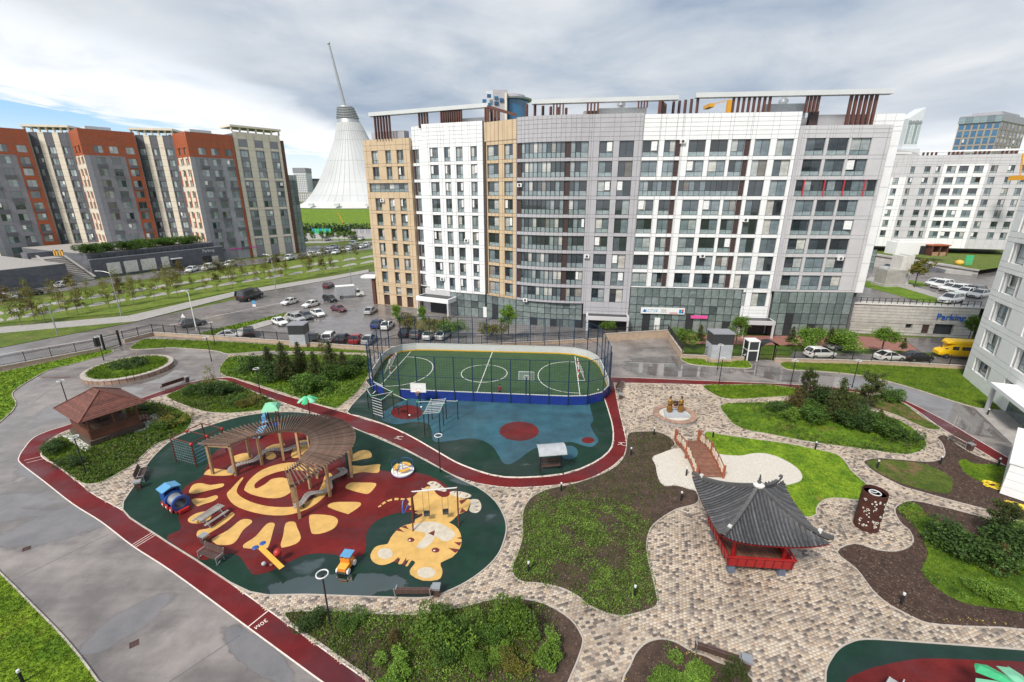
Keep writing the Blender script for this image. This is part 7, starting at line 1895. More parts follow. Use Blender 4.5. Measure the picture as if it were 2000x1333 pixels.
for pts in ([(120, 852), (145, 843), (190, 868), (168, 884)], [(272, 822), (305, 808), (318, 818), (285, 840), (262, 848)]):
    sheet('concrete_pad', gw(*pts), .085, M['concrete_pale'], .07)

# ---- ring pergola
def pergola():
    c = V((-20.0, 34.5)); t = thing('ring_pergola', 'curved timber pergola of dark slats over the sun pattern', 'pergola', (*c, .05))
    th = [176, 136, 90, 30, 0, -25, -58]; ro = [7.2, 6.0, 5.9, 6.1, 6.2, 5.8, 6.7]; ri = [4.5, 3.35, 2.8, 2.5, 2.7, 3.0, 4.0]
    f = lambda a, tab: float(np.interp(-a, [-x for x in th], tab))
    P = lambda a, r, z: (r * math.cos(R(a)), r * math.sin(R(a)), z)
    n = 80; zt = 3.05
    for k in range(n):
        a = 176 - (176 + 58) * k / (n - 1); r0, r1 = f(a, ri) - .1, f(a, ro) + .12
        b = MB(); b.bar((0, 0, 0), (r1 - r0, 0, 0), .05, .16); o = local(t, b, 'slat', 'wood_slat'); o.location = P(a, r0, zt + .16 + rnd.uniform(-.012, .012)); o.rotation_euler = (0, 0, R(a + rnd.uniform(-.5, .5)))
    for tab, off in ((ri, .15), (ro, -.35)):
        pts = [P(176 - 234 * k / 50, f(176 - 234 * k / 50, tab) + off, zt) for k in range(51)]
        b = MB()
        for p, q in zip(pts[:-1], pts[1:]): b.bar(p, q, .10, .2)
        local(t, b, 'ring_beam', 'wood_slat')
    for k in range(9):
        a = 174 - 229 * k / 8
        for tab, off in ((ri, .15), (ro, -.35)):
            p = P(a, f(a, tab) + off, 0); b = MB(); b.box(-.1, -.1, 0, .1, .1, zt - .1); o = local(t, b, 'post', 'wood_pergola'); o.location = p; o.rotation_euler = (0, 0, R(a))
        p, q = P(a, f(a, ri) + .15, zt - .15), P(a, f(a, ro) - .35, zt - .15); b = MB(); b.bar(p, q, .09, .18); local(t, b, 'cross_beam', 'wood_pergola')
    c3 = Vector((*c, .05))
    for (a0, a1, rr, lab) in ((176, 92, 5.1, 'winding grey slatted bench under the left arm of the pergola'), (12, -56, 4.9, 'winding grey slatted bench under the right arm of the pergola')):
        bn = thing('winding_bench', lab, 'bench', tuple(c3)); nn = 40
        for k in range(nn):
            a = a0 + (a1 - a0) * k / (nn - 1); r = rr + .42 * math.sin(k / nn * 15) - .2
            b = MB(); b.box(-.3, -.075, .40, .3, .075, .46); o = local(bn, b, 'plank', 'wood_grey'); o.location = P(a, r, 0); o.rotation_euler = (0, 0, R(a))
            if k % 8 == 3:
                b = MB(); b.box(-.22, -.04, 0, .22, .04, .40); o = local(bn, b, 'leg', 'steel_dark'); o.location = P(a, r, 0); o.rotation_euler = (0, 0, R(a))
pergola()

# ---- benches, bins, lamps, bollards
def bench(p, rz, label, back=True, arm=True, L=2.1, wood='bench_wood'):
    t = thing('park_bench', label, 'bench', (p[0], p[1], .03), rz, 'park benches')
    me = MB(); me.box(-L / 2, -.05, -.02, L / 2, .05, .02); pm = me.mesh('slat', M[wood])
    for k in range(4): link('slat', pm, t, (0, -.2 + k * .125, .45))
    for k in range(4 if back else 0): link('slat', pm, t, (0, .27 + .03 * k, .56 + k * .115), (R(72), 0, 0))
    for s in (-1, 1):
        x = s * (L / 2 - .08); b = MB()
        b.bar((x, -.26, 0), (x, -.26, .62), .05); b.bar((x, .26, 0), (x, .26, .45), .05); b.bar((x, -.28, .43), (x, .28, .43), .05); b.bar((x, .26, .43), (x, .38, .98), .05)
        if arm: b.bar((x, -.28, .63), (x, .3, .63), .06, .03)
        b.bar((x, -.26, .03), (x, .26, .4), .035); local(t, b, 'side_frame', 'steel')
    return t
def bin_(p, rz, label):
    t = thing('litter_bin', label, 'bin', (p[0], p[1], .03), rz, 'litter bins')
    b = MB(); b.loft([[(-.2, -.2, 0), (.2, -.2, 0), (.2, .2, 0), (-.2, .2, 0)], [(-.26, -.26, .62), (.26, -.26, .62), (.26, .26, .62), (-.26, .26, .62)]]); local(t, b, 'body', 'bench_wood')
    b = MB(); b.box(-.3, -.3, .72, .3, .3, .78); b.box(-.3, -.3, .62, -.24, .3, .72); b.box(.24, -.3, .62, .3, .3, .72); b.box(-.24, .24, .62, .24, .3, .72); local(t, b, 'lid', 'steel'); t.scale = (.85, .85, .95)
def bseg(p, q, label, blabel=None, side=1, flip=False, binp=None, **kw):
    a, c = G(*p), G(*q); m = (a + c) / 2; rz = math.atan2(c.y - a.y, c.x - a.x) + (math.pi if flip else 0)
    o = bench(m, rz, label, L=max(1.9, min(2.7, (c - a).length)), **kw)
    if blabel: bq = G(*binp); bin_(bq, rz, blabel)
bseg((312, 765), (362, 748), 'dark bench on the wet plaza beside the round flower bed', 'grey bin at the end of the plaza bench', binp=(366, 746), flip=True)
bseg((398, 1088), (430, 1100), 'brown bench on the red rubber left of the yellow seesaw', 'pale bin behind the brown bench on the red rubber', binp=(401, 1062))
bseg((772, 1166), (845, 1166), 'brown bench below the tiger picture', 'steel and brown bin right of the bench below the tiger', binp=(853, 1163), flip=True)
bseg((1355, 1272), (1445, 1303), 'long brown bench by the pine bed at the bottom', 'white topped brown bin at the end of the bottom bench', binp=(1455, 1306), flip=True)
bseg((1206, 772), (1216, 752), 'dark bench on the pavers right of the sports court', 'pale bin beside the bench right of the court', binp=(1212, 780), flip=False)
bseg((275, 945), (284, 922), 'grey bench at the left rim of the green playground', 'pale steel bin at the left rim of the green playground', binp=(272, 955), flip=False)
bseg((1858, 862), (1885, 876), 'brown backed bench by the right running track', 'wood and steel bin by the right running track', binp=(1893, 880), flip=False)
def ring_lamp(px, py, label, h=3.7):
    t = thing('ring_lamp', label, 'lamp post', G(px, py, .05), 0, 'ring headed garden lamps')
    if 'rl' not in WMESH:
        b = MB(); b.tube((0, 0, 0), (0, 0, 3.55), .055, .045, 8); b.tube((0, 0, 0), (0, 0, .25), .08, n=8); p = b.mesh('pole', M['iron_black'], True)
        b = MB(); b.path([(0.32 * math.cos(2 * math.pi * i / 28), 0.32 * math.sin(2 * math.pi * i / 28), 3.7) for i in range(28)], .04, 7, True); r = b.mesh('ring_head', M['lamp_head'], True)
        b = MB(); b.lathe([(.05, 3.5), (.1, 3.58), (.1, 3.66), (.02, 3.7)], 10); 
        for k in range(3): b.bar((0, 0, 3.62), (.31 * math.cos(k * 2.1), .31 * math.sin(k * 2.1), 3.7), .02)
        hb = b.mesh('hub', M['iron_black'], True)
        WMESH['rl'] = (p, r, hb)
    for n_, me in zip(('pole', 'ring_head', 'hub'), WMESH['rl']): link(n_, me, t)
    t.scale = (1, 1, h / 3.7)
for x, y, lab in ((860, 922, 'ring headed lamp beside the red track in the middle'), (645, 1220, 'ring headed lamp at the front bed below the orange toy car'), (168, 925, 'ring headed lamp in front of the brown gazebo'), (510, 775, 'ring headed lamp by the red path left of the green parasols'),
                  (137, 802, 'ring headed lamp behind the gazebo roof'), (413, 705, 'ring headed lamp at the edge of the left plaza'), (1404, 752, 'ring headed lamp on the lawn strip below the pale booth'), (1543, 757, 'ring headed lamp at the right end of the lawn strip'),
                  (1664, 757, 'ring headed lamp at the bend of the right drive'), (1401, 722, 'ring headed lamp beside the pale booth plinth'), (203, 704, 'ring headed lamp by the black gate'), (420, 672, 'ring headed lamp on the fence lawn')):
    ring_lamp(x, y, lab)
BOL = [(1032, 1118, 'left corner of the central bed'), (1239, 1165, 'lower right of the central bed'), (1330, 978, 'right tip of the central bed'), (1096, 960, 'upper edge of the central bed'), (1277, 850, 'top of the central bed by the statue'), (1232, 890, 'central bed beside the red track bend'), (1392, 855, 'lawn beside the right bridge post'),
       (1592, 878, 'far rim of the gravel lawn'), (1713, 915, 'small dry lawn on the right'), (1836, 907, 'bark bed at the path fork'), (1949, 911, 'bark bed by the right track'), (1760, 1180, 'dark bed in the lower right'), (1928, 812, 'lawn by the white porch'), (45, 1333, 'front lawn at the lower left corner'), (1340, 930, 'gravel beside the wooden bridge')]
for x, y, lab in BOL:
    t = thing('bollard_light', 'short black bollard light, ' + lab, 'bollard', G(x, y, .05), 0, 'bollard lights')
    if 'bol' not in WMESH:
        b = MB(); b.tube((0, 0, 0), (0, 0, .72), .075, n=10); p = b.mesh('post', M['iron_black'], True); b = MB(); b.lathe([(.075, .72), (.08, .80), (.08, .86), (.02, .88)], 10); WMESH['bol'] = (p, b.mesh('cap', M['lamp_head'], True))
    link('post', WMESH['bol'][0], t); link('cap', WMESH['bol'][1], t)

# ---- playground pieces
def climbing_frame():
    A = V((-31.5, 37.3)); t = thing('climbing_frame', 'dark red climbing frame with nets and ladder bars at the left rim', 'climbing frame', (*A, .05), math.atan2(-.92, 2.43))
    W, D, h = 2.7, 3.0, 2.45
    for x in (0, W):
        for y in (0, D):
            b = MB(); b.tube((x, y, 0), (x, y, h), .06, n=8); local(t, b, 'post', 'play_dkred', smooth=True)
    for p, q in (((0, 0, h), (W, 0, h)), ((0, D, h), (W, D, h)), ((0, 0, h), (0, D, h)), ((W, 0, h), (W, D, h)), ((W, D / 2, h), (0, D / 2, h))):
        b = MB(); b.tube(p, q, .045, n=7); local(t, b, 'top_bar', 'play_dkred', smooth=True)
    for x, y in ((W, 0), (W, D / 2), (W, D), (0, D / 2)):
        b = MB(); b.ball((x, y, h - .1), .16, 8); local(t, b, 'joint_cap', 'play_red', smooth=True)
    b = MB()
    for k in range(9): b.tube((k * W / 9, 0, 0.1), (k * W / 9, 0, h), .015, n=4)
    for k in range(8): b.tube((0, 0, .3 + k * .28), (W, 0, .3 + k * .28), .015, n=4)
    local(t, b, 'rope_net', 'net')
    for k in range(6):
        b = MB(); b.tube((W, .1, .3 + k * .35), (W, D / 2, .3 + k * .35), .022, n=6); local(t, b, 'rung', 'play_sky')
climbing_frame()
def toy_train():
    t = thing('toy_train', 'blue play train with a steel tunnel drum', 'playground', (*G(347, 992).xy, .05), math.atan2(-1.24, 1.98))
    b = MB(); b.box(-1.3, -.55, .12, 1.2, .55, .3); local(t, b, 'base', 'play_dkred')
    b = MB(); n = 20
    for r_, x0, x1 in ((.55, -.3, .95),):
        vs = []; fs = []
        for x in (x0, x1):
            for rr in (.55, .49): vs += [(x, rr * math.cos(2 * math.pi * i / n), .85 + rr * math.sin(2 * math.pi * i / n)) for i in range(n)]
        for i in range(n):
            j = (i + 1) % n; fs += [(i, j, 2 * n + j, 2 * n + i), (n + i, 3 * n + i, 3 * n + j, n + j), (i, n + i, n + j, j), (2 * n + i, 2 * n + j, 3 * n + j, 3 * n + i)]
        b.add(vs, fs)
    local(t, b, 'drum', 'steel', smooth=True)
    for x in (.95, -.3):   # blue rings around the drum ends
        b = MB(); vs = []; fs = []
        for xx in (x - .09, x + .09):
            for rr in (.72, .5): vs += [(xx, rr * math.cos(2 * math.pi * i / n), .85 + rr * math.sin(2 * math.pi * i / n)) for i in range(n)]
        for i in range(n):
            j = (i + 1) % n; fs += [(i, j, 2 * n + j, 2 * n + i), (n + i, 3 * n + i, 3 * n + j, n + j), (i, n + i, n + j, j), (2 * n + i, 2 * n + j, 3 * n + j, 3 * n + i)]
        b.add(vs, fs); local(t, b, 'drum_ring', 'play_blue')
    for y in (-.6, .6):
        b = MB(); b.box(-1.3, y - .03, .5, -.35, y + .03, 1.75); local(t, b, 'cab_side', 'play_blue')
    b = MB(); b.box(-1.3, -.6, .3, -1.25, .6, 1.3); local(t, b, 'cab_back', 'play_blue')
    b = MB(); b.loft([[(-1.45, -.75, 1.75), (-.25, -.75, 1.75), (-.25, -.75, 1.82), (-1.45, -.75, 1.82)], [(-1.45, 0, 2.0), (-.25, 0, 2.0), (-.25, 0, 2.07), (-1.45, 0, 2.07)], [(-1.45, .75, 1.75), (-.25, .75, 1.75), (-.25, .75, 1.82), (-1.45, .75, 1.82)]]); local(t, b, 'cab_roof', 'play_sky')
    for x in (-1.0, -.3, .5):
        for s in (-1, 1):
            b = MB(); b.tube((x, s * .62, .34), (x, s * .7, .34), .3, n=14); w = local(t, b, 'wheel', 'play_red', smooth=True)
            b = MB(); b.tube((x, s * .6, .34), (x, s * .73, .34), .1, n=10); b.build('hub', M['white_paint'], w, True)
    b = MB(); b.box(1.2, -.4, .1, 1.45, .4, .4); local(t, b, 'buffer', 'play_red')
toy_train()
def picnic():
    t = thing('picnic_table', 'grey slatted picnic table with benches on the sun rays', 'table', (*G(414, 1018).xy, .06), R(68))
    me = MB(); me.box(-.95, -.055, 0, .95, .055, .03); pm = me.mesh('plank', M['wood_grey'])
    for k in range(6): link('plank', pm, t, (0, -.32 + k * .128, .74))
    for s in (-1, 1):
        for k in range(2): link('plank', pm, t, (0, s * (.62 + k * .13), .44))
        x = s * .62; b = MB(); b.bar((x, -.75, .0), (x, -.2, .74), .06); b.bar((x, .75, 0), (x, .2, .74), .06); b.bar((x, -.8, .42), (x, .8, .42), .06, .04); local(t, b, 'trestle', 'steel')
picnic()
def seesaw():
    a, c = Vector((-17.42, 25.6, .65)), Vector((-15.04, 23.88, .45)); d = c - a; t = thing('seesaw', 'yellow seesaw with blue wings and a red ball', 'seesaw', (*((a + c) / 2).xy, .06), math.atan2(d.y, d.x))
    L = d.to_2d().length
    b = MB(); b.bar((-L / 2, 0, .72), (L / 2, 0, .5), .32, .08); local(t, b, 'plank', 'play_yellow')
    b = MB(); b.ball((.1, .42, .75), .26, 10); local(t, b, 'ball', 'play_red', smooth=True)
    for s in (-1, 1):
        b = MB(); b.ball((-L / 2 - .05, s * .25, .8), .22, 8, sz=.25); local(t, b, 'wing', 'play_blue', smooth=True)
    b = MB(); b.bar((L / 2, -.22, .52), (L / 2, .22, .52), .06); local(t, b, 'handle', 'trim_black')
    b = MB(); b.lathe([(.2, 0), (.22, .1), (.12, .2), (.12, .55)], 12); local(t, b, 'spring_base', 'play_dkred', smooth=True)
    b = MB(); b.ball((-.2, -.42, .3), .16, 8, sz=.8); local(t, b, 'side_seat', 'canvas_grey', smooth=True)
seesaw()
def toy_car():
    t = thing('toy_car', 'orange toy car with white wheels standing in a puddle', 'playground', (*G(677, 1112).xy, .06), R(-100))
    b = MB(); b.loft([[(.75, -.38, .25), (.75, .38, .25), (.75, .34, .55), (.75, -.34, .55)], [(.15, -.42, .25), (.15, .42, .25), (.15, .4, .68), (.15, -.4, .68)], [(-.75, -.42, .25), (-.75, .42, .25), (-.75, .4, .62), (-.75, -.4, .62)]]); local(t, b, 'body', 'play_orange')
    b = MB(); b.box(.1, -.4, .66, .75, .4, .7); local(t, b, 'bonnet', 'play_yellow')
    b = MB(); b.box(.05, -.42, .6, .11, .42, 1.1); local(t, b, 'dashboard', 'play_orange'); b = MB(); b.tube((.0, 0, .95), (-.05, 0, .97), .16, n=14); local(t, b, 'steering_wheel', 'trim_black')
    b = MB(); b.box(-.8, -.45, 1.22, .05, .45, 1.28); local(t, b, 'canopy', 'play_sky')
    for x in (-.72, .0):
        for s in (-1, 1):
            b = MB(); b.tube((x, s * .4, .6), (x, s * .4, 1.22), .03, n=6); local(t, b, 'canopy_post', 'play_red')
    for x in (-.5, .5):
        for s in (-1, 1):
            b = MB(); b.tube((x, s * .42, .26), (x, s * .54, .26), .24, n=16); local(t, b, 'wheel', 'white_paint', smooth=True)
    b = MB(); b.box(.74, -.4, .2, .82, .4, .34); local(t, b, 'bumper', 'trim_black')
toy_car()
bpy.data.objects['toy_car'].scale = (.8, .8, .78)
bpy.data.objects['toy_train'].scale = (.9, .9, .88)
def merry():
    t = thing('merry_go_round', 'round white and yellow merry-go-round with blue hoop', 'playground', (*G(787, 924).xy, .06), .3)
    b = MB(); b.lathe([(.95, .1), (1.0, .2), (1.0, .28), (.4, .29)], 28); local(t, b, 'platform', 'white_paint', smooth=True)
    b = MB(); b.lathe([(.9, 0), (.98, .08), (.95, .12)], 28); local(t, b, 'skirt', 'play_blue', smooth=True)
    for k in range(3):
        a0 = k * 2.09; b = MB(); vs = []; nn = 8
        for i in range(nn + 1):
            a = a0 + 1.5 * i / nn; vs += [(.45 * math.cos(a), .45 * math.sin(a), .58), (.8 * math.cos(a), .8 * math.sin(a), .58), (.8 * math.cos(a), .8 * math.sin(a), .53), (.45 * math.cos(a), .45 * math.sin(a), .53)]
        b.add(vs, [(i * 4 + q, (i + 1) * 4 + q, (i + 1) * 4 + (q + 1) % 4, i * 4 + (q + 1) % 4) for i in range(nn) for q in range(4)]); local(t, b, 'seat', 'play_yellow')
        b = MB(); b.path([(.92 * math.cos(a0 + 1.6 * i / 8), .92 * math.sin(a0 + 1.6 * i / 8), .95) for i in range(9)], .022, 6); 
        for i in (0, 8): b.tube((.92 * math.cos(a0 + .2 * i), .92 * math.sin(a0 + .2 * i), .25), (.92 * math.cos(a0 + .2 * i), .92 * math.sin(a0 + .2 * i), .95), .022, n=6)
        local(t, b, 'back_rail', 'play_blue', smooth=True)
    b = MB(); b.tube((0, 0, .28), (0, 0, .8), .05, n=8); b.ring((0, 0, .82), .28, .025, 18); local(t, b, 'hand_wheel', 'steel', smooth=True)
merry()
def swing_set():
    a, c = V((-7.5, 28.9)), V((-4.15, 29.4)); u = c - a; t = thing('swing_set', 'dark red swing set with two seats over the tiger picture', 'swing', (*a, .06), math.atan2(u.y, u.x)); L = u.length; h = 2.75
    b = MB(); b.tube((0, 0, h), (L, 0, h), .05, n=8); local(t, b, 'top_bar', 'lamp_head', smooth=True)
    for x in (0, L):
        for s in (-1, 1):
            b = MB(); b.tube((x, s * .95, 0), (x, s * .08, h + .05), .055, n=8); local(t, b, 'leg', 'play_dkred', smooth=True)
        b = MB(); b.tube((x, -.5, 1.25), (x, .5, 1.25), .035, n=6); local(t, b, 'brace', 'play_dkred')
    b = MB(); b.path([(-.5 - .25 * math.sin(k), .5 * math.cos(k) , 1.5 + .3 * math.sin(k * 2)) for k in np.linspace(0, 6, 14)], .05, 6); local(t, b, 'ornament', 'play_blue', smooth=True)
    for x in (L * .3, L * .72):
        b = MB(); b.box(x - .22, -.16, .55, x + .22, .16, .6); b.box(x - .22, .12, .6, x + .22, .16, .85); b.box(x - .22, -.16, .6, x + .22, -.13, .75); st_ = local(t, b, 'seat', 'steel_dark')
        b = MB()
        for s in (-.22, .22): b.tube((x + s, 0, .6), (x + s, 0, h), .012, n=5)
        b.build('chain', M['steel_dark'], st_)
swing_set()
def rocker():
    a, c = V((2.3, 35.7)), V((4.7, 36.05)); u = c - a; t = thing('covered_swing', 'black swing seat under a grey curved roof', 'swing', (*a, .06), math.atan2(u.y, u.x)); L = u.length
    for x in (.25, L - .25):
        b = MB(); b.tube((x, 0, 0), (x, .0, 2.3), .06, n=8); local(t, b, 'post', 'iron_black', smooth=True)
        b = MB(); b.bar((x, -.85, .05), (x, .85, .05), .09); local(t, b, 'foot', 'iron_black')
    b = MB(); n = 8; vs = []
    for x in (-.05, L + .05):
        vs += [(x, .95 * math.cos(math.pi * (.12 + .76 * i / n)), 1.75 + .78 * math.sin(math.pi * (.12 + .76 * i / n))) for i in range(n + 1)]
    b.add(vs, [(i, i + 1, n + 2 + i, n + 1 + i) for i in range(n)]); b.add([(p[0], p[1], p[2] - .04) for p in vs], [(i, n + 1 + i, n + 2 + i, i + 1) for i in range(n)]); local(t, b, 'roof', 'canvas_grey', smooth=True)
    for k in range(4):
        b = MB(); b.box(.35, -.22 + k * .13, .48, L - .35, -.12 + k * .13, .51); local(t, b, 'seat_slat', 'bench_wood')
    for k in range(3):
        b = MB(); b.box(.35, .3, .6 + k * .15, L - .35, .33, .72 + k * .15); local(t, b, 'back_slat', 'bench_wood')
    b = MB()
    for x in (.4, L - .4): b.tube((x, -.2, .5), (x, 0, 2.3), .012, n=4); b.tube((x, .3, .6), (x, 0, 2.3), .012, n=4)
    local(t, b, 'chain', 'steel_dark')
rocker()
def palm(px, py, label, m1, m2, h=2.9, r=.95, leaves=6, droop=.35):
    t = thing('palm_parasol', label, 'parasol', G(px, py, .06) if py < 1300 else Vector((*G(px, py, h).xy, .06)), rnd.uniform(0, 1), 'green palm parasols')
    b = MB(); b.tube((0, 0, 0), (0, 0, h - .1), .06, n=8); local(t, b, 'pole', 'play_dkred', smooth=True)
    for k in range(leaves):
        a = 2 * math.pi * k / leaves; w = math.pi / leaves * .92; b = MB(); vs = [(0, 0, h)]
        for rr, ww, dz in ((r * .55, w, -droop * .25), (r, w * .75, -droop), (r * 1.12, 0, -droop * 1.25)):
            vs += [(rr * math.cos(a - ww), rr * math.sin(a - ww), h + dz - .06), (rr * math.cos(a), rr * math.sin(a), h + dz + .05), (rr * math.cos(a + ww), rr * math.sin(a + ww), h + dz - .06)]
        b.add(vs, [(0, 1, 2), (0, 2, 3), (1, 4, 5, 2), (2, 5, 6, 3), (4, 7, 8, 5), (5, 8, 9, 6)]); b.add([(p[0], p[1], p[2] - .03) for p in vs], [(0, 2, 1), (0, 3, 2), (1, 2, 5, 4), (2, 3, 6, 5), (4, 5, 8, 7), (5, 6, 9, 8)])
        local(t, b, 'leaf_panel', m1 if k % 2 else m2)
palm(607, 822, 'green palm parasol right behind the pergola', 'play_mint', 'play_green')
palm(2000, 1352, 'large green palm roof at the lower right corner', 'play_mint', 'play_green', h=2.6, r=1.5, leaves=7)
def play_house():
    t = thing('toy_house', 'small play counter with a green hipped roof behind the pergola', 'playground', G(536, 835, .06), .3)
    for x in (-.5, .5):
        for y in (-.5, .5):
            b = MB(); b.tube((x, y, 0), (x, y, 2.3), .05, n=7); local(t, b, 'post', 'play_dkred', smooth=True)
    b = MB(); b.loft([[(-.85, -.85, 2.25), (.85, -.85, 2.25), (.85, .85, 2.25), (-.85, .85, 2.25)], [(-.6, -.6, 2.65), (.6, -.6, 2.65), (.6, .6, 2.65), (-.6, .6, 2.65)], [(-.05, -.05, 2.95), (.05, -.05, 2.95), (.05, .05, 2.95), (-.05, .05, 2.95)]]); local(t, b, 'roof', 'play_mint')
    b = MB(); b.box(-.5, -.62, .5, .5, -.5, .95); local(t, b, 'counter', 'play_blue'); b = MB(); b.box(-.95, -.5, 1.0, -.55, .5, 1.6); local(t, b, 'slide_panel', 'play_sky')
    b = MB(); b.bar((-.6, -.5, 1.1), (-1.3, -2.3, .15), .7, .06); local(t, b, 'chute', 'play_sky')
play_house()
sl = thing('steel_slide', 'steel chute end of a slide on the lower right red rubber', 'slide', G(1748, 1338, .06), R(-30))
b = MB(); b.bar((0, 0, .25), (-.6, -1.6, 1.2), .6, .05); local(sl, b, 'chute', 'lamp_head')
for s in (-1, 1):
    b = MB(); b.bar((s * .3, .1 * s, .35), (-.6 + s * .3, -1.6 + .1 * s, 1.3), .05, .2); local(sl, b, 'side_rail', 'white_paint')
# ---- workout bars
def bars(root, posts, hbars, ladder=(), h=2.4):
    for x, y, hh in posts:
        b = MB(); b.tube((x, y, 0), (x, y, hh), .055, n=8); p = local(root, b, 'post', 'iron_black', smooth=True)
        b = MB(); b.tube((x, y, hh - .1), (x, y, hh + .02), .07, n=8); b.build('clamp', M['play_green'], p, True)
    for p, q in hbars:
        b = MB(); b.tube(p, q, .025, n=6); local(root, b, 'bar', 'lamp_head')
w1 = thing('workout_frame', 'black workout frame with a wall ladder left of the red circle', 'workout frame', (-15.2, 46.8, .06))
o = V((-15.2, 46.8)); q = lambda x, y, z: (x - o.x, y - o.y, z)
P1_, P2_, P3_, P4_, P5_, P6_ = (-16.8, 48.5), (-15.7, 46.5), (-14.3, 45.75), (-16.0, 49.6), (-13.6, 47.6), (-11.6, 45.87)
bars(w1, [(*q(*p, 0)[:2], hh) for p, hh in ((P1_, 2.5), (P2_, 2.5), (P3_, 2.4), (P4_, 2.6), (P5_, 2.5), (P6_, 2.3))],
     [(q(*P2_, .3 + .33 * k), q(*P3_, .25 + .33 * k)) for k in range(7)] + [(q(*P1_, 2.45), q(*P4_, 2.45)), (q(*P1_, 2.4), q(*P2_, 2.4)), (q(*P2_, 2.4), q(*P5_, 2.4)), (q(*P4_, 2.5), q(*P5_, 2.4)), (q(*P5_, 2.2), q(*P6_, 2.2)), (q(*P3_, 2.3), q(*P5_, 2.45))])
b = MB(); b.bar((1.9, .2, .9), (2.7, -.1, .9), .5, .08); b.bar((2.3, .05, 0), (2.3, .05, .9), .08); local(w1, b, 'sit_up_board', 'iron_black')
w2 = thing('workout_frame', 'black monkey bar frame with white rungs in front of the blue court boards', 'workout frame', (-8.3, 44.0, .06))
o = V((-8.3, 44.0))
PP = [(-9.05, 42.13), (-7.5, 42.4), (-8.95, 44.0), (-7.4, 44.2), (-8.86, 45.6), (-7.3, 45.7), (-10.4, 45.4), (-6.0, 45.6)]
bars(w2, [(*q(*p, 0)[:2], 2.5 if i < 6 else 2.3) for i, p in enumerate(PP)],
     [((q(-9.0 + .15 * k / 9, 42.2 + k * .4, 2.45)), (q(-7.48 + .15 * k / 9, 42.4 + k * .4, 2.45))) for k in range(9)] + [(q(-9.05, 42.13, 2.42), q(-8.86, 45.6, 2.42)), (q(-7.5, 42.4, 2.42), q(-7.3, 45.7, 2.42)), (q(-8.86, 45.6, 2.2), q(-10.4, 45.4, 2.2)), (q(-7.3, 45.7, 2.2), q(-6.0, 45.6, 2.2)), (q(-8.9, 45.6, 1.9), q(-7.3, 45.7, 1.9))])
for i, (x, y) in enumerate(((800, 813), (823, 797), (866, 768), (1168, 668 + 95))):
    b = MB(); b.ball((0, 0, .11), .11, 8); b.build('ball', M['white_paint'], None, True, loc=G(x, y, .06), label=['white ball on the red circle below the workout frame', 'white ball beside the monkey bars', 'white ball on the near side of the court', 'white ball by the right end of the court'][i], cat='ball', group='white balls')

